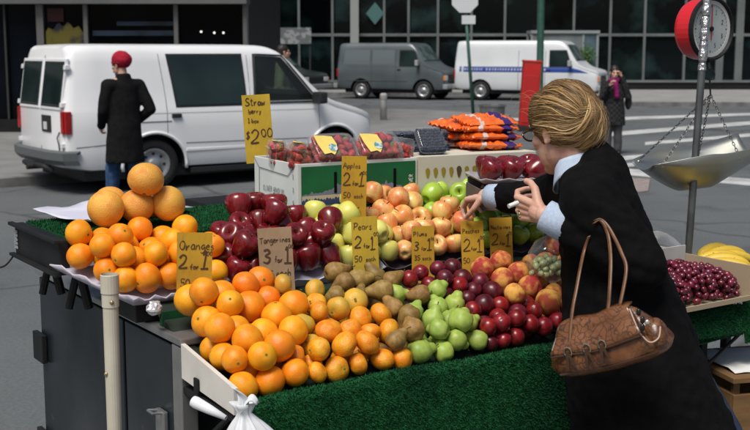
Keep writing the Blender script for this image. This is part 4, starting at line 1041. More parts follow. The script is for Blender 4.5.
price_card(258, 128, 3.98, 28, 67, [('Straw', .10, .84, .24, .016), ('berry', .20, .72, .17, .011), ('1 box', .14, .58, .16, .011), ('$', .03, .34, .24, .016), ('2', .20, .28, .50, .022), ('00', .60, .36, .30, .016)], CARD_L, 'tall yellow price card reading Straw at the left end of the strawberry carton', roll=3.5, foot=.005)
price_card(354, 179, 3.58, 25, 46, std_rows('Apples', '2', '50', .21), CARD_Y, 'yellow price card reading Apples leaning on the green printed carton', roll=-1, foot=.05)
price_card(365, 241, 3.42, 26, 49, std_rows('Pears', '2', '50', .25), CARD_L, 'lemon yellow price card reading Pears before the yellow apples', roll=2.5)
price_card(423, 251, 3.52, 22.5, 50, [('Plums', .06, .80, .22, .011), ('3', .08, .52, .40, .020), ('for', .40, .52, .16, .010), ('1', .62, .52, .46, .020), ('00', .84, .72, .12, .010), ('35', .10, .32, .20, .012), ('each', .46, .32, .18, .010)], CARD_Y, 'yellow price card reading Plums before the blushed apples', roll=1)
price_card(472.5, 244, 3.62, 22.5, 46, std_rows('Peaches', '2', '50', .19), CARD_Y, 'yellow price card reading Peaches standing behind the peaches', roll=3)
price_card(501, 239, 3.66, 22.5, 43, std_rows('Nectarines', '2', '50', .155), CARD_Y, 'yellow price card reading Nectarines under the ringed hand', roll=3)
# ================================================================== FRUIT SHAPES (unit radius)
def lathe_mesh(name, prof, n=24, fn=None, mats=None):
    bm = bmesh.new(); lathe(bm, prof, n, fn=fn); bmesh.ops.recalc_face_normals(bm, faces=bm.faces[:])
    me = bpy.data.meshes.new(name); bm.to_mesh(me); bm.free()
    me.polygons.foreach_set('use_smooth', [True] * len(me.polygons))
    for m in (mats or []): me.materials.append(m)
    return me
def lump(amp, sc, seed):
    def f(p, a):
        n_ = noise.noise(p * sc + Vector((seed * 7.1, seed * 3.3, seed))); return p * (1 + amp * n_)
    return f
def ball_prof(k=14, zs=1.0, top=0.0, bot=0.0, sharp=.25):
    out = []
    for t in np.linspace(-math.pi / 2 + .03, math.pi / 2 - .03, k):
        r, z = math.cos(t), math.sin(t) * zs
        if top and z > 0: z -= top * math.exp(-(r / sharp) ** 2)
        if bot and z < 0: z += bot * math.exp(-(r / sharp) ** 2)
        out.append((max(r, .012), z))
    return out
def apple_prof(kind):
    if kind == 'red':      # tall, shouldered, tapering
        P = [(.015, -.70), (.10, -.72), (.20, -.84), (.32, -.90), (.46, -.86), (.62, -.66), (.80, -.30), (.93, .08), (.99, .40), (.96, .66), (.84, .86), (.64, .96), (.44, .96), (.26, .86), (.12, .68), (.04, .60), (.012, .58)]
    else:
        P = [(.015, -.62), (.10, -.64), (.22, -.76), (.36, -.83), (.52, -.80), (.72, -.62), (.90, -.28), (.99, .08), (.98, .36), (.88, .64), (.70, .80), (.50, .86), (.32, .80), (.16, .62), (.05, .52), (.012, .50)]
    return P
def stem_mesh(name, L=.42, r=.045, bend=.12, z0=.5):
    bm = bmesh.new(); tube(bm, [(0, 0, z0), (.02, 0, z0 + L * .5), (bend, .02, z0 + L)], [r, r * .8, r * 1.1], 6)
    me = bpy.data.meshes.new(name); bm.to_mesh(me); bm.free(); me.materials.append(M('fruit_stem', (.10, .06, .025), .8, .2)); return me

def fruit_mat(name, cols, rough=.4, spec=.5, coat=0.0, streak=0.0, spot=None, bump=0.0, bscale=40, rand=.15, lo=.35, hi=.65, sc=1.3, cap=None, sub=0.0, hue=.02):
    """cols: a -> b blended by a soft patch (and meridian streaks); unit-radius object space"""
    m = M(name, cols[0], rough, spec, rand=rand, coat=coat, sub=sub, hue=hue)
    n, l = m.node_tree.nodes, m.node_tree.links; b = n['Principled BSDF']
    hs = next(x for x in n if x.bl_idname == 'ShaderNodeHueSaturation')
    tc = next(x for x in n if x.bl_idname == 'ShaderNodeTexCoord'); oi = next(x for x in n if x.bl_idname == 'ShaderNodeObjectInfo')
    off = next(x for x in n if x.bl_idname == 'ShaderNodeVectorMath')
    t = n.new('ShaderNodeTexNoise'); t.inputs['Scale'].default_value = sc; t.inputs['Detail'].default_value = 3; l.new(off.outputs[0], t.inputs['Vector'])
    fac = t.outputs['Fac']
    if streak:
        sx = n.new('ShaderNodeSeparateXYZ'); l.new(tc.outputs['Object'], sx.inputs[0])
        an = n.new('ShaderNodeMath'); an.operation = 'ARCTAN2'; l.new(sx.outputs[1], an.inputs[0]); l.new(sx.outputs[0], an.inputs[1])
        cb_ = n.new('ShaderNodeCombineXYZ'); mu = n.new('ShaderNodeMath'); mu.operation = 'MULTIPLY'; mu.inputs[1].default_value = 5.0; l.new(an.outputs[0], mu.inputs[0]); l.new(mu.outputs[0], cb_.inputs[0])
        mz = n.new('ShaderNodeMath'); mz.operation = 'MULTIPLY'; mz.inputs[1].default_value = .8; l.new(sx.outputs[2], mz.inputs[0]); l.new(mz.outputs[0], cb_.inputs[1])
        mr_ = n.new('ShaderNodeMath'); mr_.operation = 'MULTIPLY'; mr_.inputs[1].default_value = 40; l.new(oi.outputs['Random'], mr_.inputs[0]); l.new(mr_.outputs[0], cb_.inputs[2])
        t2 = n.new('ShaderNodeTexNoise'); t2.inputs['Scale'].default_value = 2.2; t2.inputs['Detail'].default_value = 5; l.new(cb_.outputs[0], t2.inputs['Vector'])
        mxx = n.new('ShaderNodeMix'); mxx.inputs['Factor'].default_value = streak; l.new(fac, mxx.inputs['A']); l.new(t2.outputs['Fac'], mxx.inputs['B']); fac = mxx.outputs['Result']
    mr = n.new('ShaderNodeMapRange'); mr.interpolation_type = 'SMOOTHSTEP'; mr.inputs['From Min'].default_value = lo; mr.inputs['From Max'].default_value = hi; l.new(fac, mr.inputs['Value'])
    mx = n.new('ShaderNodeMix'); mx.data_type = 'RGBA'; mx.inputs['A'].default_value = (*cols[0], 1); mx.inputs['B'].default_value = (*cols[1], 1); l.new(mr.outputs[0], mx.inputs['Factor']); col = mx.outputs['Result']
    if cap:      # (colour, z from, z to): the skin's own tint round the stem
        sz = n.new('ShaderNodeSeparateXYZ'); l.new(tc.outputs['Object'], sz.inputs[0])
        mc = n.new('ShaderNodeMapRange'); mc.inputs['From Min'].default_value = cap[1]; mc.inputs['From Max'].default_value = cap[2]; l.new(sz.outputs[2], mc.inputs['Value'])
        m2 = n.new('ShaderNodeMix'); m2.data_type = 'RGBA'; m2.inputs['B'].default_value = (*cap[0], 1); l.new(col, m2.inputs['A']); l.new(mc.outputs[0], m2.inputs['Factor']); col = m2.outputs['Result']
    if spot:     # (colour, scale, amount): lenticels and russet flecks
        vo = n.new('ShaderNodeTexVoronoi'); vo.inputs['Scale'].default_value = spot[1]; l.new(off.outputs[0], vo.inputs['Vector'])
        ms = n.new('ShaderNodeMapRange'); ms.inputs['From Min'].default_value = .10; ms.inputs['From Max'].default_value = .18; ms.inputs['To Min'].default_value = spot[2]; ms.inputs['To Max'].default_value = 0; l.new(vo.outputs['Distance'], ms.inputs['Value'])
        m3 = n.new('ShaderNodeMix'); m3.data_type = 'RGBA'; m3.inputs['B'].default_value = (*spot[0], 1); l.new(col, m3.inputs['A']); l.new(ms.outputs[0], m3.inputs['Factor']); col = m3.outputs['Result']
    l.new(col, hs.inputs['Color'])
    if bump:
        vo = n.new('ShaderNodeTexVoronoi'); vo.inputs['Scale'].default_value = bscale; l.new(tc.outputs['Object'], vo.inputs['Vector'])
        nb = n.new('ShaderNodeBump'); nb.inputs['Strength'].default_value = bump; nb.inputs['Distance'].default_value = .03; l.new(vo.outputs['Distance'], nb.inputs['Height']); l.new(nb.outputs[0], b.inputs['Normal'])
    return m
FM = {
 'orange': fruit_mat('orange_peel', [(.80, .255, .005), (.85, .350, .011)], .40, .4, bump=.14, bscale=20, rand=.09, sub=.12),
 'orange_deep': fruit_mat('orange_peel_deep', [(.76, .20, .005), (.82, .27, .008)], .36, .45, bump=.14, bscale=20, rand=.07, sub=.12),
 'tangerine': fruit_mat('tangerine_peel', [(.76, .235, .008), (.80, .36, .02)], .32, .5, bump=.22, bscale=16, rand=.12, sub=.12),
 'tangerine_y': fruit_mat('tangerine_peel_yellow', [(.64, .33, .025), (.54, .35, .05)], .36, .45, bump=.16, bscale=18, rand=.12, sub=.1),
 'grapefruit': fruit_mat('grapefruit_peel', [(.74, .40, .06), (.72, .28, .04)], .42, .4, bump=.25, bscale=22, rand=.06, lo=.45, hi=.75, spot=((.30, .14, .03), 9, .5), sub=.1),
 'red': fruit_mat('red_apple_skin', [(.10, .003, .006), (.21, .010, .012)], .24, .5, coat=.3, streak=.6, spot=((.42, .16, .12), 16, .3), rand=.2, lo=.40, hi=.68, hue=.006, bump=.0),
 'gala': fruit_mat('blushed_apple_skin', [(.74, .52, .17), (.68, .21, .07)], .34, .5, coat=.1, streak=.3, rand=.1, lo=.36, hi=.60, sc=.9, spot=((.75, .6, .3), 18, .3)),
 'yellow': fruit_mat('yellow_apple_skin', [(.66, .60, .115), (.60, .62, .15)], .36, .45, coat=.1, rand=.08, spot=((.45, .35, .1), 14, .35)),
 'granny': fruit_mat('green_apple_skin', [(.28, .44, .035), (.36, .52, .06)], .30, .5, coat=.2, rand=.1, spot=((.55, .65, .3), 14, .45)),
 'bosc': fruit_mat('russet_pear_skin', [(.20, .115, .030), (.30, .19, .055)], .55, .35, rand=.2, lo=.35, hi=.7, spot=((.14, .08, .03), 14, .6), sc=2.2),
 'pear': fruit_mat('green_pear_skin', [(.25, .36, .055), (.34, .42, .085)], .45, .4, rand=.12, spot=((.16, .20, .05), 15, .7), sc=2.0),
 'plum': fruit_mat('plum_skin', [(.055, .006, .013), (.13, .008, .014)], .34, .45, coat=.08, rand=.3, hue=.012, spot=((.35, .12, .1), 20, .2)),
 'nectarine': fruit_mat('nectarine_skin', [(.24, .010, .012), (.10, .006, .010)], .30, .45, coat=.1, rand=.2, hue=.008, lo=.4, hi=.68, spot=((.5, .2, .1), 20, .25)),
 'peach': fruit_mat('peach_skin', [(.66, .32, .07), (.34, .045, .03)], .75, .25, rand=.1, lo=.36, hi=.62, sc=1.1),
 'strawberry': fruit_mat('strawberry_skin', [(.40, .010, .014), (.52, .03, .02)], .3, .5, coat=.2, rand=.2, spot=((.65, .38, .10), 7, .8), bump=.4, bscale=7),
 'grape': fruit_mat('red_grape_skin', [(.060, .004, .014), (.16, .012, .028)], .28, .5, coat=.2, rand=.35, sub=.1),
 'grape_g': fruit_mat('green_grape_skin', [(.36, .40, .17), (.42, .45, .22)], .3, .5, coat=.2, rand=.15, sub=.1),
}
def pear_prof(neck=1.0):
    return [(.012, -.86), (.14, -.88), (.30, -.95), (.52, -.93), (.78, -.72), (.96, -.36), (1.0, -.02), (.93, .32), (.76, .66), (.58, .96 * neck + .0), (.46, 1.22 * neck), (.38, 1.46 * neck), (.26, 1.60 * neck), (.10, 1.66 * neck), (.012, 1.66 * neck)]
def cleft(depth, seed):
    def f(p, a):
        k = 1 - depth * math.exp(-(((a + math.pi) % (2 * math.pi)) - math.pi) ** 2 / .06) * (1 if True else 0)
        return p * k * (1 + .03 * noise.noise(p * 1.4 + Vector((seed, 2, 3))))
    return f
def five(amp, seed):
    def f(p, a):
        k = 1 + amp * math.cos(5 * a + seed) * max(0, -p.z) + .05 * noise.noise(p * 1.2 + Vector((seed * 5, 1, 2)))
        return Vector((p.x * k, p.y * k, p.z * (1 + amp * .6 * math.cos(5 * a + seed) * max(0, -p.z))))
    return f
FMESH = {}
for s_ in range(3):
    FMESH.setdefault('orange', []).append(lathe_mesh('orange', ball_prof(16, .95, .04, .03, .15), 24, lump(.05, 1.1, s_ + 1)))
    FMESH.setdefault('tangerine', []).append(lathe_mesh('tangerine', ball_prof(16, .82, .10, .10, .3), 24, lump(.07, 1.5, s_ + 5)))
    FMESH.setdefault('grapefruit', []).append(lathe_mesh('grapefruit', ball_prof(16, .96, .03, .02, .2), 28, lump(.04, .9, s_ + 9)))
    FMESH.setdefault('red', []).append(lathe_mesh('apple', apple_prof('red'), 26, five(.055, s_ * 1.3 + .4)))
    FMESH.setdefault('apple', []).append(lathe_mesh('apple', apple_prof('gala'), 26, five(.035, s_ * 1.7 + .2)))
    FMESH.setdefault('pear', []).append(lathe_mesh('pear', pear_prof(.92 + .06 * s_), 22, lump(.09, 1.2, s_ + 3)))
    FMESH.setdefault('fatpear', []).append(lathe_mesh('pear', pear_prof(.70 + .05 * s_), 22, lump(.12, 1.3, s_ + 13)))
    FMESH.setdefault('plum', []).append(lathe_mesh('plum', ball_prof(13, .96, .08, .0, .2), 20, cleft(.025, s_ + 2)))
    FMESH.setdefault('peach', []).append(lathe_mesh('peach', ball_prof(14, .93, .14, .0, .25), 26, cleft(.06, s_ + 7)))
STEM = stem_mesh('stem', .55, .05, .15, .50); STEM_R = stem_mesh('stem', .45, .045, .2, .58); STEM_P = stem_mesh('stem', .5, .05, .2, 1.5); STEM_FP = stem_mesh('stem', .45, .05, .2, 1.15)
bm = bmesh.new(); lathe(bm, [(.11, .905), (.10, .935), (.05, .945), (.01, .93)], 8); me = bpy.data.meshes.new('stem_button'); bm.to_mesh(me); bm.free(); me.materials.append(M('button_green', (.12, .16, .03), .8, .2)); BUTTON = me
bm = bmesh.new(); ellips(bm, (.885, 0, .25), (.01, .17, .22), Matrix.Rotation(R(-8), 3, 'Y'), 12, 6); me = bpy.data.meshes.new('sticker'); bm.to_mesh(me); bm.free(); me.materials.append(M('sticker_label', (.60, .60, .62), .5, .4, c2=(.2, .22, .45), scale=9, lo=.55, hi=.6)); STICK = me

KIND = {  # kind: (mesh, material, part mesh, part name, r range, cat, group, label)
 'orange': ('orange', 'orange', BUTTON, 'stem_button', (.035, .043), 'orange', 'oranges heaped at the front corner', 'large bright orange in the heap at the front corner of the stall'),
 'orange_deep': ('orange', 'orange_deep', BUTTON, 'stem_button', (.035, .042), 'orange', 'deep coloured oranges', 'deep reddish orange lying among paler oranges'),
 'orange_t': ('orange', 'orange', BUTTON, 'stem_button', (.036, .043), 'orange', 'oranges on the raised tray', 'orange on the raised lilac tray behind the plastic pipe'),
 'tangerine': ('tangerine', 'tangerine', BUTTON, 'stem_button', (.028, .036), 'tangerine', 'tangerines in the front heap', 'small glossy tangerine between the oranges and the russet pears'),
 'tangerine_y': ('tangerine', 'tangerine_y', BUTTON, 'stem_button', (.028, .036), 'tangerine', 'yellowish tangerines in the front heap', 'yellowish tangerine between the oranges and the russet pears'),
 'red': ('red', 'red', STEM_R, 'stem', (.036, .045), 'apple', 'dark red apples on the lilac tray', 'dark red apple heaped behind the Tangerines card'),
 'gala': ('apple', 'gala', STEM, 'stem', (.034, .041), 'apple', 'blushed apples', 'red and yellow blushed apple behind the Plums card'),
 'yellow': ('apple', 'yellow', STEM, 'stem', (.035, .043), 'apple', 'yellow apples', 'pale yellow apple behind the Pears card'),
 'granny': ('apple', 'granny', STEM, 'stem', (.034, .040), 'apple', 'green apples', 'bright green apple in the row before the pear carton'),
 'bosc': ('pear', 'bosc', STEM_P, 'stem', (.027, .035), 'pear', 'russet pears', 'brown russet pear heaped below the Pears card'),
 'pear': ('fatpear', 'pear', STEM_FP, 'stem', (.030, .038), 'pear', 'green pears', 'mottled green pear in the front heap by the turf edge'),
 'plum': ('plum', 'plum', None, '', (.025, .033), 'plum', 'dark plums', 'dark purple plum in the front heap'),
 'nectarine': ('plum', 'nectarine', None, '', (.025, .034), 'nectarine', 'red nectarines', 'glossy red nectarine among the dark plums'),
 'peach': ('peach', 'peach', None, '', (.032, .042), 'peach', 'peaches', 'yellow and red peach heaped behind the nectarines'),
}
FRONT = dict(z0=1.078, k=.50, w0=.04)
MIDP = dict(z0=1.246, k=.45, w0=.50)
L = []
def add(kind, zone, pts):
    for p in pts:
        px, py = p[0], p[1]; dm = p[2] if len(p) > 2 else None
        pos, d = on_slope(px, py, zone['z0'], zone['k'], zone['w0'])
        lo, hi = KIND[kind][4]; r = min(max((dm or 0) * d / 2240, lo), hi) if dm else (lo + hi) / 2
        L.append([kind, pos, r, 1.0, p[3] if len(p) > 3 else None])
add('orange', FRONT, [(177, 300, 33), (203.6, 301, 30), (197, 320, 33), (228.6, 291, 33), (255, 305, 33), (272.4, 316.4, 34), (290, 303, 31), (220, 337.4, 31), (239, 324, 31), (244, 350, 34), (254, 334, 31), (297, 337.6, 31), (249, 380, 32), (277.4, 377, 33), (224, 314, 29), (260, 363, 30), (208, 344, 28), (228, 366, 28)])
add('orange_deep', FRONT, [(260, 280.4, 30), (278.6, 348.6, 34), (300, 369.6, 29), (248, 289, 28), (266, 296, 28)])
add('tangerine', FRONT, [(316.6, 302.6, 24), (327, 335, 27), (350, 330, 25), (358, 315, 28), (381, 312, 25), (386, 330.6, 26), (340, 349, 29), (367.4, 345, 28), (346, 361, 28), (315, 354, 26), (322, 367, 23), (367, 364, 23), (388, 356, 26), (408, 354, 25), (333, 320, 24), (372, 329, 22), (318, 318, 22), (290, 352, 24)])
add('tangerine_y', FRONT, [(307, 319, 26), (334.4, 310, 25), (355, 297, 26), (299, 292, 22), (284, 288, 22), (312, 290, 22), (310, 337, 23)])
AX = lambda dx, dy: (dx, dy)
add('bosc', FRONT, [(337.6, 270, 23, (1.0, .25)), (361, 279, 24, (.9, .2)), (378, 274, 21, (-.4, .6)), (376, 291, 26, (-1, -.1)), (346, 284, 22, (-.8, -.6)), (335, 294, 19, (-1, -.5)), (416, 298, 21, (-1, -.15)), (392, 304, 21, (-.6, .7)), (410, 317, 26, (-.5, -.9)), (411, 329, 25, (-.2, .3)), (390, 280, 20, (.8, .5)), (398, 342, 22, (.5, .5)), (362, 290, 20, (.2, .8))])
add('pear', FRONT, [(396, 288, 23, (.9, .1)), (425, 288, 20, (-.2, 1)), (436, 293, 21, (.7, .6)), (442, 304, 23, (-.4, .8)), (457, 298, 24, (.3, .9)), (433, 316, 25, (.2, .7)), (461, 321, 26, (.3, .6)), (438, 332, 23, (-1, .1)), (431, 345, 28, (.8, .2)), (465, 340, 24, (.6, -.4)), (483, 336, 22, (-.7, .2)), (476, 325, 20, (.9, .5)), (450, 340, 22, (-.3, .8)), (449, 316, 22, (.5, .8)), (418, 308, 21, (.4, .9))])
add('plum', FRONT, [(453, 266, 19), (462, 277, 20), (480, 283, 19), (492, 289, 22), (448, 288, 18), (442, 283, 18), (481, 320, 19), (517, 310, 20), (483, 304, 22), (468, 298, 18), (470, 286, 18), (440, 270, 17), (506, 292, 18), (495, 340, 18)])
add('nectarine', FRONT, [(445, 275, 17), (431, 280, 18), (411, 279, 19), (463, 287, 18), (501, 303, 20), (528, 303, 19), (498, 317, 19), (497, 328, 20), (514, 322, 20), (532, 321, 19), (522, 331, 19), (546, 323, 20), (510, 335, 18), (535, 312, 18), (473, 310, 19), (487, 328, 18), (560, 318, 19), (422, 273, 17)])
add('peach', FRONT, [(483, 267, 25), (504, 262, 24), (522, 272, 24), (502, 279, 25), (530, 286, 26), (541, 278, 22), (555, 283, 22), (515, 298, 23), (545, 306, 27), (557, 298, 23), (568, 306, 22), (575, 292, 23), (590, 300, 23)])
add('orange_t', MIDP, [(69, 264, 25), (86, 268, 26), (88, 245, 27), (103, 248, 27), (119, 251, 26), (98, 273, 26), (137, 256, 31), (119, 273, 26), (136, 278.6, 31), (138, 243, 25), (152, 243, 25), (166, 253, 28), (168, 276, 29), (178, 237, 27), (153, 270, 26), (222, 271, 26), (213, 256, 24), (196, 262, 28), (190, 244, 26), (195, 282, 27), (205, 246, 24), (75, 250, 27), (110, 262, 27), (128, 246, 27), (165, 240, 27), (150, 257, 28), (182, 268, 27)])
add('red', MIDP, [(241, 214, 30), (268, 215, 27), (293, 223, 27), (227, 237, 26), (246, 240, 28), (260, 228, 26), (236, 264, 29), (271, 230, 26), (297, 241, 26), (314, 243, 25), (330, 235, 26), (311, 262, 29), (336, 259, 26), (223, 256, 26), (257, 258, 27), (279, 250, 27), (285, 268, 27), (262, 275, 26), (258, 206, 25), (280, 236, 26), (251, 226, 26), (285, 226, 26), (305, 230, 26), (322, 249, 26), (270, 262, 26), (248, 273, 26), (300, 252, 26), (232, 248, 26)])
add('yellow', MIDP, [(322, 222, 24), (342, 228, 27), (356, 211, 27), (338, 217, 24), (349, 248, 25), (345, 232, 24), (381, 231, 24), (389, 250, 24), (347, 253, 24), (378, 247, 24), (366, 250, 24), (366, 228, 24), (333, 241, 24), (356, 238, 24), (330, 226, 24)])
add('gala', MIDP, [(360, 201, 23), (383, 202, 24), (387, 213, 24), (406, 206, 25), (400, 217, 25), (426, 218, 24), (403, 236, 24), (454, 222, 24), (457, 212, 22), (443, 246, 22), (458, 245, 22), (411, 252, 20), (373, 212, 22), (424, 236, 23), (470, 240, 22), (425, 252, 20), (415, 227, 23), (392, 226, 23), (438, 222, 22), (413, 245, 22), (436, 238, 22), (462, 232, 22), (396, 206, 22), (372, 203, 22), (416, 201, 22), (446, 216, 21)])
add('yellow', MIDP, [(444, 229, 22)])
add('granny', MIDP, [(427, 201, 24), (451, 205, 22), (438, 211, 21), (471, 212, 22), (487, 217, 22), (521, 236, 21), (487, 239, 21), (518, 222, 21), (503, 228, 21), (540, 236, 21), (535, 222, 21), (505, 214, 20), (479, 228, 21), (460, 199, 21), (440, 198, 21), (508, 240, 21)])
add('granny', dict(z0=1.255, k=.45, w0=.5), [(468, 191, 23)])
n_top = len(L)
# hidden lower layer that carries the heap
def deck_z(w):
    return np.where(w < .452, .990 + .36 * np.clip(w - .012, 0, 1), 1.200 + .45 * np.clip(w - .50, -.02, .30))
def near_kind(u_, w_, zone_front):
    best = None
    for k, p, r, _, _ in L[:n_top]:
        a, b = uw(p)
        if zone_front != (k in ('orange', 'orange_deep', 'tangerine', 'tangerine_y', 'bosc', 'pear', 'plum', 'nectarine', 'peach')): continue
        q = (a - u_) ** 2 + (b - w_) ** 2
        if best is None or q < best[0]: best = (q, k)
    return best[1]
for (u0, u1, w0, w1, fz) in ((.06, 1.74, .075, .36, True),):
    w_ = w0; row = 0
    while w_ < w1:
        u_ = u0 + (.038 if row % 2 else 0)
        while u_ < u1:
            k = near_kind(u_, w_, fz)
            r = sum(KIND[k][4]) / 2 * .95
            L.append([k, ct(u_, w_, float(deck_z(np.array(w_))) + r), r, .0, None]); u_ += 2.15 * r
        w_ += .066; row += 1
Pn = np.array([list(e[1]) for e in L]); Rn = np.array([e[2] for e in L]); An = np.array([e[3] for e in L]); P0 = Pn.copy()
cu, cw, co = np.array(CU), np.array(CW), np.array(CO)
frontz = np.array([e[0] in ('orange', 'orange_deep', 'tangerine', 'tangerine_y', 'bosc', 'pear', 'plum', 'nectarine', 'peach') for e in L])
for it in range(140):
    Pn += (P0 - Pn) * (.07 * An[:, None])
    Pn[:, 2] -= np.where(An > 0, .0004, .0012)
    for _ in range(2):
        D = Pn[:, None] - Pn[None]; dist = np.linalg.norm(D, axis=2) + 1e-9
        ov = np.clip((Rn[:, None] + Rn[None]) * .97 - dist, 0, None); np.fill_diagonal(ov, 0)
        wgt = np.where(An > 0, .35, .65); share = wgt[:, None] / (wgt[:, None] + wgt[None])
        push = (D / dist[..., None]) * (ov * share)[..., None]
        Pn += push.sum(1) * .55
        q = Pn - co; u_ = q @ cu; w_ = q @ cw
        dz = deck_z(w_) + Rn * .98 - Pn[:, 2]; Pn[:, 2] += np.clip(dz, 0, None)
        lo_w = np.where(frontz, .028 + Rn * .85, .482 + Rn * .9); hi_w = np.where(frontz, .44 - Rn, np.where(np.array([e[0] == 'orange_t' for e in L]), .705 - Rn * .4, .80))
        Pn += (np.clip(lo_w - w_, 0, None) - np.clip(w_ - hi_w, 0, None))[:, None] * cw * .8
        lo_u = np.where(frontz, -.012 + Rn, np.clip(-.08 - (w_ - .482) * .71, -.235, -.08) + Rn); Pn += (np.clip(lo_u - u_, 0, None) - np.clip(u_ - np.where(frontz, 1.50, 1.56), 0, None))[:, None] * cu * .8
        shelf = (w_ > .72 - Rn * .6) & (~frontz); Pn[:, 2] += np.where(shelf & (w_ > .72), np.clip(1.352 + Rn * .9 - Pn[:, 2], 0, None) * .06, 0)
PROTO = {}
def make_fruit(kind, pos, r, q=None, mesh_i=None, label=None, group=None, sticker=False, cat=None):
    mname, mat, part, pname, _, c_, g_, lb = KIND[kind]
    i = rnd.randrange(3) if mesh_i is None else mesh_i
    key = (kind, i)
    if key not in PROTO:
        me = FMESH[mname][i].copy(); me.materials.clear(); me.materials.append(FM[mat]); PROTO[key] = me
    o = bpy.data.objects.new(c_, PROTO[key]); COL.objects.link(o)
    o.location = pos; o.scale = tuple(r * rnd.uniform(.955, 1.03) for _ in range(3)); o.rotation_mode = 'QUATERNION'
    o.rotation_quaternion = q if q is not None else Quaternion((rnd.gauss(0, 1), rnd.gauss(0, 1), rnd.gauss(0, 1), rnd.gauss(0, 1))).normalized()
    tag(o, label or lb, cat or c_, group or g_)
    if part is not None:
        s = bpy.data.objects.new(pname, part); COL.objects.link(s); s.parent = o
    if sticker:
        s = bpy.data.objects.new('sticker', STICK); COL.objects.link(s); s.parent = o
    return o
def tilt_q(maxdeg, r_=rnd):
    ax_ = Vector((r_.gauss(0, 1), r_.gauss(0, 1), 0)).normalized()
    return Quaternion(ax_, R(r_.uniform(0, maxdeg))) @ Quaternion((0, 0, 1), r_.uniform(0, 6.28))
camR = Vector((1, 0, 0)); camU = Vector((0, _sp, _cp)); camF = Vector((0, _cp, -_sp))
NOUN = dict(orange='bright orange', orange_deep='deep reddish orange', orange_t='orange', tangerine='glossy tangerine', tangerine_y='yellowish tangerine', red='dark red apple', gala='red and yellow blushed apple', yellow='pale yellow apple', granny='bright green apple', bosc='brown russet pear', pear='mottled green pear', plum='dark purple plum', nectarine='glossy red nectarine', peach='yellow and red peach')
SPOT_F = [(.00, .20, 'against the white side board'), (.08, .02, 'at the turf edge by the white carrier bag'), (.10, .34, 'under the Oranges card'), (.30, .38, 'under the Tangerines card'), (.30, .16, 'in the middle of the orange heap'), (.40, .04, 'at the turf edge before the other tangerines'), (.60, .20, 'between the oranges and the russet pears'), (.62, .36, 'under the Pears card'), (.66, .04, 'at the turf edge before the russet pears'), (.86, .36, 'under the Plums card'), (.86, .14, 'in the middle of the green pears'), (.84, .03, 'at the turf edge before the green pears'), (1.02, .38, 'under the Peaches card'), (1.06, .18, 'between the green pears and the peaches'), (1.08, .03, 'at the turf edge beside the handbag'), (1.24, .34, 'beside the bagged green grapes'), (1.34, .14, 'behind the handbag')]
SPOT_M = [(-.14, .66, 'at the outer corner of the raised lilac tray'), (-.04, .52, 'on the lilac tray behind the plastic pipe'), (.06, .66, 'on the lilac tray below the grapefruit'), (.16, .52, 'on the lilac tray beside the Oranges card'), (.32, .55, 'behind the Oranges card'), (.40, .70, 'heaped against the shelf turf'), (.50, .52, 'behind the Tangerines card'), (.62, .66, 'below the white end of the strawberry carton'), (.70, .50, 'beside the Pears card'), (.82, .66, 'below the Apples card'), (.90, .50, 'between the Pears and Plums cards'), (1.00, .70, 'below the green printed carton'), (1.10, .50, 'between the Plums and Peaches cards'), (1.20, .70, 'below the pear carton'), (1.26, .52, 'behind the Peaches card'), (1.40, .60, 'behind the Nectarines card'), (1.46, .72, 'under the reaching hand')]
def where(k, pos, upper, front):
    a, b = uw(pos); t = min(SPOT_F if front else SPOT_M, key=lambda q: (q[0] - a) ** 2 + (q[1] - b) ** 2)[2]
    return '%s %s%s' % (NOUN[k], t, '' if upper else ', in the lower layer')
for i, (k, p, r, a_, axd) in enumerate(L):
    pos = Vector(Pn[i])
    if KIND[k][0] in ('pear', 'fatpear'):
        d = axd or (rnd.uniform(-1, 1), rnd.uniform(-.4, 1))
        v_ = (camR * d[0] + camU * d[1] + camF * rnd.uniform(-.1, .5)).normalized()
        q = v_.to_track_quat('Z', 'Y') @ Quaternion((0, 0, 1), rnd.uniform(0, 6.28)); r = r * .94
        pos = pos - v_ * (r * .22)
    elif k == 'red': q = tilt_q(75)
    elif k in ('gala', 'yellow', 'granny'): q = tilt_q(80)
    else: q = None
    lb_ = where(k, pos, a_ > 0, bool(frontz[i]))
    make_fruit(k, pos, r, q, label=lb_, group=lb_, sticker=(k == 'red' and a_ > 0 and rnd.random() < .4))
# grapefruit pyramid on the paper sheet
zg = 1.366
KIND['grapefruit'] = ('grapefruit', 'grapefruit', BUTTON, 'stem_button', (.05, .056), 'grapefruit', 'grapefruit pyramid', 'large yellow grapefruit piled on the pale paper sheet')
gA, gB, gC = [on_z(x, y, zg + r) for x, y, r in ((106, 208.5, .0535), (137, 206, .050), (168.5, 203.5, .053))]
for p, r, lb in ((gA, .0535, 'grapefruit at the outer end of the front row'), (gB, .050, 'grapefruit in the middle of the front row'), (gC, .053, 'grapefruit at the apple end of the front row'), (gA + Vector((-.012, .105, 0)), .052, 'grapefruit hidden behind the outer end of the front row'), (gB + Vector((.035, .10, 0)), .05, 'grapefruit hidden behind the middle of the front row'), (on_z(146, 179.5, zg + .13), .0525, 'grapefruit on top of the little pyramid')):
    make_fruit('grapefruit', p, r, label='large yellow ' + lb)
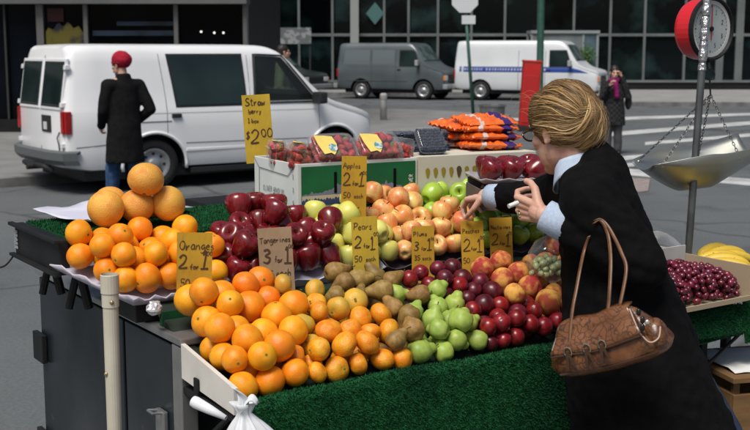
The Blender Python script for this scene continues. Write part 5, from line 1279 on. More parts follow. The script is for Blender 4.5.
# dark red apples in the carton by the shopper
rc_ = at(513, 182, 3.74); TM = Matrix.Translation((rc_.x, rc_.y, 0)) @ Matrix.Rotation(R(8), 4, 'Z')
ab = empty('apple_carton', (rc_.x, rc_.y, 1.352)); tag(ab, 'open dark carton with two layers of dark red apples beside the pear carton', 'box')
DKC = M('carton_dark', (.16, .13, .12), .8, .2, c2=(.11, .09, .09), scale=9)
for dims in ((-.125, .165, -.09, -.084, 1.352, 1.375), (-.125, .165, .13, .136, 1.352, 1.44), (-.13, -.1255, -.09, .136, 1.352, 1.42), (.1655, .17, -.09, .136, 1.352, 1.42), (-.125, .165, -.0835, .1295, 1.3525, 1.356)):
    box_obj('panel', dims, DKC, ab, TM, .001)
bm = bmesh.new(); P = []
for i in range(17):
    x = -.135 + .31 * i / 16; row = []
    for j in range(9):
        y = -.095 + .235 * j / 8; e = .016 if (i in (0, 16) or j in (0, 8)) else 0
        row.append(TM @ Vector((x, y, 1.436 + e + .004 * math.sin(i * 1.6) * (1 if j in (0, 8) else .4))))
    P.append(row)
sheet(bm, P, .003); tag(bm_obj('fruit_tray', bm, M('tray_grey', (.36, .34, .36), .8, .3, c2=(.28, .26, .28), scale=12), smooth=True), 'grey pulp tray between the two layers of dark red apples', 'tray')
for lay, z_, xs_ in ((0, 1.356, (-.085, -.005, .075, .13)), (1, 1.441, (-.09, -.015, .062, .135))):
    for j, y_ in enumerate((-.04, .04)):
        for x_ in xs_:
            r = .037 if lay == 0 else .0405
            make_fruit('red', TM @ Vector((x_ + rnd.uniform(-.004, .004) + j * .012, y_ + (.015 if j else 0), z_ + r * .9)), r, tilt_q(70), label='dark red apple in the carton beside the shopper, ' + ('lower layer under the grey tray' if lay == 0 else 'upper layer on the grey tray'), group='carton apples ' + ('lower' if lay == 0 else 'upper'))

# ------------------------------------------------------------------ strawberries in clear boxes
def straw_mesh(seed):
    return lathe_mesh('strawberry', [(.02, -1.15), (.22, -1.05), (.48, -.72), (.72, -.28), (.86, .15), (.84, .48), (.62, .72), (.30, .80), (.02, .78)], 14, lump(.16, 1.1, seed), [FM['strawberry']])
SM = [straw_mesh(i + 1) for i in range(3)]
bm = bmesh.new()
for k in range(7):
    a = 2 * math.pi * k / 7; d = Vector((math.cos(a), math.sin(a), 0)); s = Vector((-d.y, d.x, 0))
    v_ = [bm.verts.new(q) for q in (Vector((0, 0, .80)) + s * .06, d * .45 + s * .14 + Vector((0, 0, .86)), d * .78 + Vector((0, 0, .70)), d * .45 - s * .14 + Vector((0, 0, .86)), Vector((0, 0, .80)) - s * .06)]
    bm.faces.new(v_)
CAL = bpy.data.meshes.new('calyx'); bm.to_mesh(CAL); bm.free(); CAL.materials.append(M('calyx_green', (.06, .20, .03), .6, .3))
CLEAR = clear_plastic('clear_plastic', (.96, .98, .98), .09, .1)
LABEL_Y = M('label_yellow', (.78, .62, .16), .5, .3, c2=(.72, .56, .14), scale=20)
bm = bmesh.new(); bmesh.ops.create_icosphere(bm, subdivisions=2, radius=1); ICO_V = [v_.co.copy() for v_ in bm.verts]; bm.verts.index_update(); ICO_F = [tuple(v_.index for v_ in f.verts) for f in bm.faces]; bm.free()
def clamshell(mtx, Lx, Ly, Hz, label, fill='straw', lab=True, group=None, name='strawberry_box', nf=None, seed=0):
    r_ = random.Random(seed)
    root = empty(name, mtx.translation); tag(root, label, 'fruit box', group)
    def lift(pr, r0, flare):  # rounded-rectangle shell from profile (inset, z)
        bm = bmesh.new(); rings = []
        for ins, z_ in pr:
            ring = []
            for k in range(32):
                a = 2 * math.pi * k / 32; c, s = math.cos(a), math.sin(a)
                x = math.copysign(abs(c) ** .35, c) * (Lx / 2 - ins); y = math.copysign(abs(s) ** .35, s) * (Ly / 2 - ins)
                cr = .0012 * math.cos(k * math.pi)
                ring.append(bm.verts.new(mtx @ Vector((x * (1 + cr), y * (1 + cr), z_))))
            rings.append(ring)
        for A, B in zip(rings[:-1], rings[1:]):
            for k in range(32): bm.faces.new((A[k], A[(k + 1) % 32], B[(k + 1) % 32], B[k]))
        bm.faces.new(rings[0] if pr[0][1] < pr[-1][1] else rings[0][::-1]) if pr[0][0] > .01 or True else None
        return bm
    bm = lift([(.012, 0), (.008, .002), (.002, Hz * .68), (-.004, Hz * .69), (-.004, Hz * .72)], 0, 0); b1 = bm_obj('base', bm, CLEAR, root, smooth=True)
    bm = lift([(.010, Hz), (.006, Hz * .985), (.004, Hz * .75), (-.004, Hz * .735), (-.004, Hz * .72)], 0, 0); ld = bm_obj('lid', bm, CLEAR, root, smooth=True)
    if lab:
        bm = bmesh.new(); pts = []
        for a, b_ in ((-.34, -.34), (-.18, -.30), (-.12, -.38), (-.02, -.20), (.02, .02), (-.02, .30), (-.20, .34), (-.42, .36), (-.40, .0)):
            pts.append(mtx @ Vector((a * Lx, b_ * Ly, Hz + .0025)))
        f = bm.faces.new([bm.verts.new(p) for p in pts]); q = bmesh.ops.extrude_face_region(bm, geom=[f]); nn = (mtx.to_3x3() @ Vector((0, 0, 1))) * .0008
        bmesh.ops.translate(bm, vec=nn, verts=[e for e in q['geom'] if isinstance(e, bmesh.types.BMVert)])
        lb = bm_obj('label', bm, LABEL_Y, ld)
        bm = bmesh.new(); c = mtx @ Vector((-.10 * Lx, -.12 * Ly, Hz + .0042)); m2 = mtx.copy(); m2.translation = c
        lathe(bm, [(.016, 0), (.016, .0008)], 16, m2); bm_obj('emblem', bm, M('emblem_blue', (.10, .28, .34), .5, .3, c2=(.6, .62, .55), scale=60, lo=.5, hi=.56), lb)
    if fill == 'straw':
        n_ = nf or 22
        pts = []
        for layer in range(3):
            for ix in range(5):
                for iy in ((0, 1, 2) if Ly > .09 else (.65, 1.35)):
                    pts.append(Vector(((ix - 2) * Lx * .175 + r_.uniform(-.006, .006), (iy - 1) * Ly * .26 + r_.uniform(-.005, .005), .018 + layer * .026 + r_.uniform(-.003, .003))))
        for p in pts:
            if p.z > Hz - .014: continue
            o = bpy.data.objects.new('strawberry', SM[r_.randrange(3)]); COL.objects.link(o)
            s = r_.uniform(.0155, .0195); o.scale = (s, s, s); o.location = mtx @ p; o.rotation_mode = 'QUATERNION'
            o.rotation_quaternion = Quaternion((r_.gauss(0, 1), r_.gauss(0, 1), r_.gauss(0, 1), r_.gauss(0, 1))).normalized()
            tag(o, 'ripe red strawberry packed inside a clear strawberry box', 'strawberry', 'strawberries in the clear boxes')
            c = bpy.data.objects.new('calyx', CAL); COL.objects.link(c); c.parent = o
    elif fill == 'blue':
        V, F = [], []; c3 = mtx.to_3x3()
        for layer in range(3):
            for ix in range(11):
                for iy in range(8):
                    c = mtx @ Vector(((ix - 5) * Lx * .083 + (iy % 2) * .004 + r_.uniform(-.002, .002), (iy - 3.5) * Ly * .115 + r_.uniform(-.002, .002), Hz - .010 - layer * .010 + r_.uniform(-.003, .001)))
                    rr = r_.uniform(.0058, .0072); k0 = len(V)
                    V += [tuple(c + q * rr) for q in ICO_V]; F += [tuple(i + k0 for i in f) for f in ICO_F]
        mb_ = bpy.data.meshes.new('blueberries'); mb_.from_pydata(V, [], F)
        o = link('blueberries', mb_, M('blueberry_skin', (.006, .009, .022), .6, .3, c2=(.022, .034, .07), scale=70, lo=.35, hi=.6), None, smooth=True)
        tag(o, 'dark blueberries filling the ' + label, 'blueberries', kind='stuff')
    return root
zt = 1.352 + .122
def on_carton(a, b, z_=zt, yaw=0, pitch=0, base=BM):
    q = base @ Vector((a, b, 0)); q.z = z_
    return Matrix.Translation(q) @ base.to_3x3().to_4x4() @ Matrix.Rotation(R(yaw), 4, 'Z') @ Matrix.Rotation(R(pitch), 4, 'X')
clamshell(on_carton(.155, .070, zt + .040, 0, 46), .165, .115, .062, 'clear strawberry box with yellow label, tilted up beside two boxes turned end on', seed=1, group='clear strawberry boxes')
clamshell(on_carton(.330, .070, zt + .040, 0, 46), .165, .115, .062, 'clear strawberry box with yellow label, tilted up above the Apples card', seed=2, group='clear strawberry boxes')
clamshell(on_carton(.026, .075, zt + .006, 70, 8), .13, .060, .088, 'clear strawberry box turned end on beside the Straw card', seed=3, group='clear strawberry boxes', lab=True)
clamshell(on_carton(.024, .225, zt, 74, 6), .13, .060, .088, 'clear strawberry box turned end on behind the Straw card', seed=4, group='clear strawberry boxes', lab=True)
clamshell(on_carton(.16, .25, zt, 0, 0), .17, .11, .08, 'clear strawberry box lying flat behind the tilted pair, near the Straw card', seed=5, group='clear strawberry boxes', lab=False)
clamshell(on_carton(.34, .25, zt, 0, 0), .17, .11, .08, 'clear strawberry box lying flat behind the tilted pair, near the blueberries', seed=6, group='clear strawberry boxes', lab=False)
clamshell(on_carton(.452, .10, zt + .012, 85, 4), .14, .062, .078, 'clear strawberry box on end beside the blueberries', seed=7, group='clear strawberry boxes', lab=False)
# blueberries
gz = 1.352 + .153
clamshell(on_carton(.085, .075, gz + .034, -4, 52, GM), .105, .105, .036, 'clear blueberry box propped up facing the street shopper', 'blue', False, 'blueberry boxes', 'blueberry_box', seed=11)
k = 0
for (a, b, z_, yw, lb) in ((.055, .20, 0, 4, 'flat clear blueberry box at the bottom beside the strawberries'), (.058, .20, .040, 9, 'flat clear blueberry box on top beside the strawberries'), (.175, .20, 0, -3, 'flat clear blueberry box at the bottom beside the carrot bags'), (.17, .205, .040, 5, 'flat clear blueberry box on top beside the carrot bags')):
    clamshell(on_carton(a, b, gz + z_, yw, 0, GM), .105, .105, .036, lb, 'blue', False, 'blueberry boxes', 'blueberry_box', seed=20 + k); k += 1
# carrot bags
def bag_mat():
    m = M('carrot_bag', (.80, .17, .02), .25, .5, c2=(.72, .11, .015), scale=26, detail=2, stretch=(.5, 2.2, 1), coat=.5, bump=.5, bscale=26, bdist=.01)
    n, l = m.node_tree.nodes, m.node_tree.links; b = n['Principled BSDF']; src = b.inputs['Base Color'].links[0].from_socket
    tc = next(x for x in n if x.bl_idname == 'ShaderNodeTexCoord'); sx = n.new('ShaderNodeSeparateXYZ'); l.new(tc.outputs['Object'], sx.inputs[0])
    t = n.new('ShaderNodeTexNoise'); t.inputs['Scale'].default_value = 22; l.new(tc.outputs['Object'], t.inputs['Vector'])
    ad = n.new('ShaderNodeMath'); ad.operation = 'MULTIPLY_ADD'; ad.inputs[1].default_value = .05; l.new(t.outputs['Fac'], ad.inputs[0]); l.new(sx.outputs[0], ad.inputs[2])
    def band(a, c, col, s0):
        g1 = n.new('ShaderNodeMath'); g1.operation = 'GREATER_THAN'; g1.inputs[1].default_value = a; l.new(ad.outputs[0], g1.inputs[0])
        g2 = n.new('ShaderNodeMath'); g2.operation = 'LESS_THAN'; g2.inputs[1].default_value = c; l.new(ad.outputs[0], g2.inputs[0])
        mu = n.new('ShaderNodeMath'); mu.operation = 'MULTIPLY'; l.new(g1.outputs[0], mu.inputs[0]); l.new(g2.outputs[0], mu.inputs[1])
        mx = n.new('ShaderNodeMix'); mx.data_type = 'RGBA'; mx.inputs['B'].default_value = (*col, 1); l.new(s0, mx.inputs['A']); l.new(mu.outputs[0], mx.inputs['Factor']); return mx.outputs['Result']
    s = band(.060, .105, (.045, .02, .14), src); s = band(-.035, -.018, (.60, .50, .46), s)
    l.new(s, b.inputs['Base Color']); return m
CBAG = bag_mat()
def carrot_bag(p, yaw, pitch, seed, label, Lx=.22, Ly=.15, H=.030):
    bm = bmesh.new(); r_ = random.Random(seed); nx, ny = 30, 18
    def hgt(u_, v_): return max(0, (1 - abs(u_) ** 3.2)) ** .6 * max(0, (1 - abs(v_) ** 3)) ** .6
    def pt(u_, v_, s):
        x = u_ * Lx / 2 * (1 + .03 * math.sin(v_ * 5 + seed)); y = v_ * Ly / 2 * (1 - .05 * u_ * u_)
        z_ = s * H * .5 * hgt(u_, v_) + .015 * noise.noise(Vector((u_ * 4, v_ * 4 + seed * 3, s))) * hgt(u_, v_) + .009 * noise.noise(Vector((u_ * 8, v_ * 6 + seed, s))) * (.25 + .75 * hgt(u_, v_))
        if abs(u_) > .92: z_ += .006 * math.sin(v_ * 22 + seed)
        return Vector((x, y, z_))
    A = [[pt(-1 + 2 * i / nx, -1 + 2 * j / ny, 1) for j in range(ny + 1)] for i in range(nx + 1)]; B = [[pt(-1 + 2 * i / nx, -1 + 2 * j / ny, -1) - Vector((0, 0, .0015)) for j in range(ny + 1)] for i in range(nx + 1)]
    VA, VB = grid_mesh(bm, A), grid_mesh(bm, B)
    for a, b_ in ((VA[0], VB[0]), (VA[-1], VB[-1]), ([r0[0] for r0 in VA], [r0[0] for r0 in VB]), ([r0[-1] for r0 in VA], [r0[-1] for r0 in VB])):
        for q in range(len(a) - 1): bm.faces.new((a[q], a[q + 1], b_[q + 1], b_[q]))
    o = bm_obj('carrot_bag', bm, CBAG, smooth=True); o.location = p; o.rotation_euler = (R(pitch), R(rnd.uniform(-3, 3)), yaw)
    return tag(o, label, 'carrot bag', 'bags of small carrots')
for i, lb in enumerate(('glossy orange carrot bag with purple end at the bottom of its stack', 'glossy orange carrot bag with purple end, second from the bottom of its stack', 'glossy orange carrot bag with purple end, third up in its stack', 'glossy orange carrot bag with purple end on top of the stack')):
    c = GM @ Vector((.375 + .008 * (i % 2), .13 + .012 * i, 0)); c.z = gz + .017 + .030 * i; carrot_bag(c, G_yaw + R(4 * (i % 2) - 6), -3 if i < 3 else 10, i, lb, Lx=.215)
for i, (a, b, h, lb) in enumerate(((.34, .27, .02, 'orange carrot bag lying behind the blueberry boxes at the bottom'), (.33, .27, .053, 'orange carrot bag in the middle behind the blueberry boxes'), (.32, .26, .086, 'slumped orange carrot bag on top behind the blueberry boxes'))):
    c = GM @ Vector((a, b, 0)); c.z = gz + h; carrot_bag(c, G_yaw + R(20 * i - 15), 8, 10 + i, lb)
# ================================================================== RIGHT END: GRAPES, BANANAS, SCALE
gp = at(683, 280, 3.66); gu, gw = uw(gp)
gb = empty('grape_carton', ct(gu, gw, 1.06)); tag(gb, 'open white carton of red grapes at the right end of the stall', 'box')
GMx = CARTM @ Matrix.Translation((gu, gw, 0)); WC = M('carton_plain', (.50, .50, .47), .75, .3, c2=(.42, .42, .40), scale=8)
for nme, dims in (('floor', (-.22, .20, -.11, .16, 1.055, 1.062)), ('back_panel', (-.22, .20, .1605, .166, 1.055, 1.20)), ('side_panel', (.2005, .206, -.11, .166, 1.055, 1.17)), ('side_panel', (-.226, -.2205, -.11, .166, 1.055, 1.15)), ('front_panel', (-.22, .20, -.1165, -.1105, 1.055, 1.072))):
    box_obj(nme, dims, WC if nme == 'back_panel' else M('carton_tan', (.36, .28, .19), .8, .2), gb, GMx, .001)
bm = bmesh.new(); ellips(bm, (0, 0, 0), (.94, .94, 1.22), None, 12, 8); GR = bpy.data.meshes.new('grape'); bm.to_mesh(GR); bm.free(); GR.polygons.foreach_set('use_smooth', [True] * len(GR.polygons)); GR.materials.append(FM['grape'])
GRG = GR.copy(); GRG.materials.clear(); GRG.materials.append(FM['grape_g'])
def bunch(c, ext, n_, label, me, group, seed, rr=(.0095, .0120), basis=CARTM):
    r_ = random.Random(seed); root = empty('grape_bunch', c); tag(root, label, 'grapes', group)
    stem = []; pts = []; tries = 0
    B3 = basis.to_3x3()
    step = rr[1] * 1.75
    for lay in range(3):
        nx_, ny_ = int(ext[0] / step) + 1, int(ext[1] / step) + 1
        for ix in range(-nx_, nx_ + 1):
            for iy in range(-ny_, ny_ + 1):
                x, y = (ix + .5 * (iy % 2) + .3 * (lay % 2)) * step + r_.uniform(-.2, .2) * step, iy * step * .9 + r_.uniform(-.2, .2) * step
                q = (x / ext[0]) ** 2 + (y / ext[1]) ** 2
                if q > 1.05: continue
                z_ = ext[2] * math.sqrt(max(0, 1.05 - q)) - lay * rr[1] * 1.5 + r_.uniform(-.35, .35) * rr[1]
                if z_ < -.2 * ext[2]: continue
                p = Vector((x, y, z_)); r0 = r_.uniform(*rr)
                if all((p - w_).length > (r0 + s_) * .78 for w_, s_ in pts): pts.append((p, r0))
    for p, r0 in pts:
        o = bpy.data.objects.new('grape', me); COL.objects.link(o); o.parent = root; o.location = B3 @ p; o.scale = (r0, r0, r0)
        o.rotation_euler = (r_.uniform(0, 3), r_.uniform(0, 3), r_.uniform(0, 3))
    bm = bmesh.new(); tube(bm, smooth_path([c + B3 @ Vector((-ext[0] * .8, 0, ext[2] * .4)), c + B3 @ Vector((0, 0, ext[2] * .55)), c + B3 @ Vector((ext[0] * .7, .01, ext[2] * .4))]), .003, 5)
    bm_obj('stalk', bm, M('stalk_green', (.16, .14, .05), .8, .2), root); return root
bunch(GMx @ Vector((-.115, .02, 1.085)), (.10, .125, .075), 85, 'red grape bunch in the carton, end next to the shopper', GR, 'red grapes', 5)
bunch(GMx @ Vector((.01, .03, 1.085)), (.10, .13, .088), 95, 'red grape bunch in the middle of the carton', GR, 'red grapes', 6)
bunch(GMx @ Vector((.125, .02, 1.08)), (.080, .125, .072), 75, 'red grape bunch at the banana end of the carton', GR, 'red grapes', 8)
# bagged green grapes by the shopper's wrist
pgb = at(549, 262, 3.44)
bunch(pgb + Vector((0, .02, -.03)), (.055, .055, .038), 60, 'bag of pale green grapes beside the peaches', GRG, None, 9, (.010, .013))
bm = bmesh.new(); ellips(bm, pgb + Vector((0.01, 0, .012)), (.078, .070, .072), None, 22, 14)
for v_ in bm.verts: v_.co += (v_.co - pgb).normalized() * (.018 * noise.noise(v_.co * 26) + .01 * noise.noise(v_.co * 60))
tag(bm_obj('plastic_bag', bm, CLEAR, smooth=True), 'crumpled clear plastic bag round the pale green grapes', 'plastic bag')
# bananas
def banana_mesh(seed):
    r_ = random.Random(seed); bm = bmesh.new(); pts = []; rad = []
    for i in range(15):
        t = i / 14; a = (t - .5) * 1.35; pts.append((.16 * math.sin(a), 0, -.16 * math.cos(a) + .16)); rad.append(.018 * (1 - abs(2 * t - 1) ** 5) * (1 if t > .12 else .55) + .004)
    tube(bm, pts, rad, 7)
    for f in bm.faces:
        c = f.calc_center_median(); t = math.atan2(c.x, .16 - c.z) / 1.35 + .5
        f.material_index = 1 if (t > .965 or t < .04) else 0
    me = bpy.data.meshes.new('banana'); bm.to_mesh(me); bm.free(); me.polygons.foreach_set('use_smooth', [True] * len(me.polygons))
    me.materials.append(M('banana_skin', (.66, .44, .035), .45, .4, c2=(.58, .40, .05), scale=20, c3=(.12, .07, .02), scale3=60, lo3=.66, hi3=.70)); me.materials.append(M('banana_tip', (.05, .035, .015), .8, .2)); return me
BNM = [banana_mesh(i) for i in range(2)]
bpos = at(703, 266, 4.02); bu, bw = uw(bpos)
trb = empty('banana_tray', ct(bu, bw, 1.05)); tag(trb, 'black metal tray carrying the bananas at the right end', 'tray')
BMX = CARTM @ Matrix.Translation((bu, bw, 0))
box_obj('floor', (-.20, .34, -.16, .16, 1.060, 1.066), BLACKM, trb, BMX, .001); box_obj('front_edge', (-.20, .34, -.176, -.1605, 1.03, 1.085), BLACKM, trb, BMX, .003); box_obj('side_edge', (.341, .356, -.176, .16, 1.03, 1.085), BLACKM, trb, BMX, .003)
for x in (-.16, .28): box_obj('leg', (x, x + .03, -.14, -.11, .15, 1.0595), BLACKM, trb, BMX, .003); box_obj('leg', (x, x + .03, .10, .13, .15, 1.0595), BLACKM, trb, BMX, .003)
bi = 0
for (cx, cy, cz, yaw, n_, lb) in ((-.11, .03, 1.068, -20, 4, 'yellow banana hand lying beside the scale pole'), (.07, -.02, 1.068, -35, 5, 'yellow banana hand with dark tips at the tray front'), (.18, .07, 1.068, -10, 4, 'yellow banana hand at the far end of the black tray')):
    root = empty('banana_bunch', BMX @ Vector((cx, cy, cz))); tag(root, lb, 'bananas', 'banana hands'); root.rotation_euler = (0, 0, YAW + R(yaw))
    for i in range(n_):
        o = bpy.data.objects.new('banana', BNM[i % 2]); COL.objects.link(o); o.parent = root
        o.location = (0, (i - n_ / 2) * .030, .012 * (i % 2) + .055); o.rotation_euler = (R(180 + (i - n_ / 2) * 5), 0, R((i - n_ / 2) * 7)); o.scale = (.95, .95, .95)
        o.location.z += .0
# wooden edge / metal lip near the pole and clear bag
box_obj('rear_rail', (1.70, 1.95, .40, .43, 1.10, 1.15), STEEL_B, stall, CARTM, .004)
for u_ in (1.66, 1.83):
    bm = bmesh.new(); cyl(bm, ct(u_, .36, .15), ct(u_, .36, 1.09), .012, n=8); bm_obj('end_leg', bm, BLACKM, stall)
pb = at(655, 243, 3.95); bm = bmesh.new(); ellips(bm, pb, (.10, .06, .035), Matrix.Rotation(R(12), 3, 'Y'), 22, 12)
for v_ in bm.verts: v_.co += (v_.co - pb).normalized() * (.022 * noise.noise(v_.co * 20))
tag(bm_obj('plastic_bag', bm, clear_plastic('cloudy_plastic', (.8, .82, .8), .25, .25), smooth=True), 'crumpled clear plastic bag lying behind the red grapes', 'plastic bag')
# ---- hanging scale
POLE_M = M('pole_steel', (.16, .17, .17), .4, .5, metal=.7, c2=(.08, .085, .085), scale=9); TAPE = M('foil_tape', (.5, .5, .5), .3, .5, metal=.9, bump=1.0, bscale=60, bdist=.01)
pb0 = at(688, 256, 4.05); pt0 = at(707.5, -6, 4.02)
d_ = (pt0 - pb0).normalized(); foot = pb0 - d_ * ((pb0.z - .15) / d_.z); ptop = pb0 + d_ * 1.05
pole = empty('scale_pole', foot); tag(pole, 'slim leaning steel pole with foil tape carrying the scale', 'pole')
bm = bmesh.new(); cyl(bm, foot, ptop, .0135, n=14); bm_obj('tube', bm, POLE_M, pole, smooth=False)
def onp(py):  # point of the pole at photo row
    t = (py - 256) / (-6 - 256); return pb0.lerp(pt0, t)
bm = bmesh.new(); a, b = onp(70), onp(-30); m_, Ln = axis_mtx(a, b); lathe(bm, [(.0150 + .0015 * math.sin(i * 2.3) + .0012 * math.sin(i * 5.1), Ln * i / 24) for i in range(25)], 14, m_); bm_obj('foil_tape', bm, TAPE, pole)
# dial
dc = at(709, 29, 4.13); yawd = R(33); nd = Vector((math.sin(yawd), -math.cos(yawd), 0.0)); xd = Vector((math.cos(yawd), math.sin(yawd), 0)); DM = frame(dc, xd, Vector((0, 0, 1)), nd)
sc_ = empty('hanging_scale', dc - Vector((0, 0, .6))); tag(sc_, 'red cased dial scale with a steel scoop pan hung on chains', 'scale')
rD = .112
bm = bmesh.new(); lathe(bm, [(rD * .80, -.075), (rD * .95, -.07), (rD, -.055), (rD, .0), (rD * .98, .004)], 40, DM); bm_obj('case', bm, M('scale_red', (.62, .015, .02), .3, .5, coat=.4), sc_, smooth=False)
bm = bmesh.new(); lathe(bm, [(rD * 1.0, .002), (rD * 1.035, .004), (rD * 1.035, .018), (rD * .97, .022), (rD * .93, .012), (rD * .93, .004)], 40, DM, cap=False); bm_obj('bezel', bm, BLACKM, sc_, smooth=False)
bm = bmesh.new(); lathe(bm, [(rD * .925, .004), (rD * .925, .009)], 40, DM); face = bm_obj('dial_face', bm, M('dial_grey', (.42, .45, .45), .4, .4, c2=(.36, .40, .40), scale=6), sc_)
bm = bmesh.new(); lathe(bm, [(rD * .92, .0095), (rD * .92, .011), (rD * .80, .011), (rD * .80, .0095)], 40, DM, cap=False); bm_obj('dial_ring', bm, M('dial_pale', (.52, .53, .52), .5, .4), sc_)
bm = bmesh.new()
for k in range(40):
    a = 2 * math.pi * k / 40; l0 = .70 if k % 5 == 0 else .74
    p0, p1 = Vector((math.sin(a), math.cos(a))) * rD * l0, Vector((math.sin(a), math.cos(a))) * rD * .78
    flat_line(bm, tuple(p0), tuple(p1), .0009 if k % 5 else .0016, DM, .0098)
for k, tx in enumerate('1 2 3 5'.split() * 2):
    a = 2 * math.pi * (k + .5) / 8; ink(bm, tx, rD * .58 * math.sin(a) - .005, rD * .58 * math.cos(a) - .008, .016, .0010, DM, rnd, .0098, jit=.01)
bm_obj('dial_marks', bm, M('dial_ink', (.05, .06, .06), .6, .3), face)
bm = bmesh.new(); flat(bm, [(-.003, -.04), (.003, -.04), (.002, .088), (-.002, .088)], DM, .013); bm_obj('needle', bm, M('needle_red', (.45, .03, .02), .4, .4), sc_)
bm = bmesh.new(); lathe(bm, [(.009, .010), (.009, .016), (.001, .017)], 12, DM); bm_obj('needle_hub', bm, BLACKM, sc_)
hk = at(710, 70, 4.11); bm = bmesh.new(); cyl(bm, dc - Vector((0, 0, rD * .98)), hk, .006, n=8); tube(bm, [hk + Vector((.018 * math.cos(a), 0, -.018 + .018 * math.sin(a))) for a in np.linspace(0, 6.28, 14)], .003, 6); bm_obj('hook', bm, BLACKM, sc_)
bm = bmesh.new(); tube(bm, smooth_path([dc + Vector((0, 0, rD)), dc + Vector((-.01, .0, rD + .05)), ptop + Vector((0, .03, .0)), ptop]), .006, 6); bm_obj('hanger', bm, BLACKM, sc_)
# pan: bent steel scoop
pc_ = at(700, 164, 4.12)
PA = R(14); pxv = Vector((math.cos(PA), math.sin(PA), 0)); pyv = Vector((-pxv.y, pxv.x, 0)); PMx = frame(pc_, pxv, pyv, Vector((0, 0, 1)))
bm = bmesh.new(); P = []
for i in range(29):
    s = -1 + 2 * i / 28; row = []
    half = .150 * (1 - .42 * max(0, -s) ** 2.2) if s < 0 else .150 * (1 - .10 * s * s)
    rimz = .050 + (.050 * max(0, s) ** 1.5) - .050 * max(0, -s - .15) ** 1.3
    floor = -.090 + .020 * s + (.135 * max(0, -s - .35) ** 1.25 * 1.2 if s < -.35 else 0) + .11 * max(0, s - .15)
    floor = min(floor, rimz - .004)
    for j in range(15):
        t = -1 + 2 * j / 14
        z_ = floor + (rimz - floor) * abs(t) ** 2.1
        row.append(PMx @ Vector((s * .235, t * half, z_)))
    P.append(row)
sheet(bm, P, .002); bm_obj('pan', bm, M('pan_steel', (.46, .50, .50), .32, .5, metal=.9, c2=(.36, .36, .30), scale=5, rough2=.45), sc_, smooth=True)
def chain(a, b, nm='chain'):
    n_ = max(4, int((b - a).length / .0125)); d = (b - a).normalized(); s1 = d.orthogonal().normalized(); s2 = d.cross(s1)
    bm = bmesh.new()
    for k in range(n_):
        c = a.lerp(b, (k + .5) / n_); s = s1 if k % 2 else s2
        tube(bm, [c + d * (.0085 * math.cos(t)) + s * (.0042 * math.sin(t)) for t in np.linspace(0, 2 * math.pi, 9)], .0013, 4)
    bm_obj(nm, bm, M('chain_steel', (.10, .10, .10), .45, .5, metal=.7), sc_)
hk2 = hk - Vector((0, 0, .034)); bm = bmesh.new(); cyl(bm, hk - Vector((0, 0, .03)), at(710.5, 95, 4.11), .0035, n=6); bm_obj('link_rod', bm, BLACKM, sc_)
hub = at(710.5, 95, 4.11)
for s, t in ((-20, -13), (-20, 13), (8, 24), (9, -24)):
    i = int((s / 23.5 + 1) / 2 * 28); i = min(max(i, 0), 28); row = P[i]; tgt = row[1] if t < 0 else row[-2]
    chain(hub, tgt + Vector((0, 0, .006)))
    bm = bmesh.new(); ellips(bm, tgt + Vector((0, 0, .003)), (.005, .005, .005), None, 8, 6); bm_obj('rivet', bm, M('pan_steel'), sc_)
# ---- crate, papers and rod at the lower right
WOOD = M('crate_wood', (.20, .115, .05), .8, .2, c2=(.14, .08, .035), scale=6, stretch=(1, 1, 6))
cp_ = at(762, 395, 3.9); cr = empty('wooden_crate', (cp_.x, cp_.y, .15)); tag(cr, 'brown wooden crate under the right end of the stall', 'crate')
CRM = Matrix.Translation((cp_.x, cp_.y, 0)) @ Matrix.Rotation(YAW - R(20), 4, 'Z'); ztc = at(745, 362, 3.85).z
for k in range(4):
    h0 = .16 + k * (ztc - .2) / 4
    box_obj('slat', (-.22, .22, -.17, -.155, h0, h0 + (ztc - .2) / 4 - .02), WOOD, cr, CRM, .002); box_obj('slat', (-.22, -.205, -.154, .17, h0, h0 + (ztc - .2) / 4 - .02), WOOD, cr, CRM, .002); box_obj('slat', (.205, .22, -.154, .17, h0, h0 + (ztc - .2) / 4 - .02), WOOD, cr, CRM, .002); box_obj('slat', (-.204, .204, .155, .17, h0, h0 + (ztc - .2) / 4 - .02), WOOD, cr, CRM, .002)
for x in (-.2, .2):
    for y in (-.15, .15): box_obj('corner_post', (x - .012, x + .012, y - .003, y + .003 if y > 0 else y + .012, .152, ztc - .02), WOOD, cr, CRM, .001)
box_obj('top_board', (-.23, .23, -.18, .18, ztc - .018, ztc), WOOD, cr, CRM, .002)
bm = bmesh.new(); P = [[CRM @ Vector((-.20 + .36 * i / 10, -.14 + .26 * j / 6, ztc + .004 + .018 * abs(noise.noise(Vector((i * .5, j * .6, 2)))))) for j in range(7)] for i in range(11)]
sheet(bm, P, .001); tag(bm_obj('paper_sheet', bm, M('paper_white', (.62, .62, .60), .85, .2), smooth=True), 'crumpled white paper lying on the brown crate', 'paper')
bm = bmesh.new(); cyl(bm, at(700, 372, 3.72), at(752, 322, 3.78), .006, n=8); o = bm_obj('thin_rod', bm, BLACKM); tag(o, 'thin dark rod slanting up beside the brown crate', 'rod')
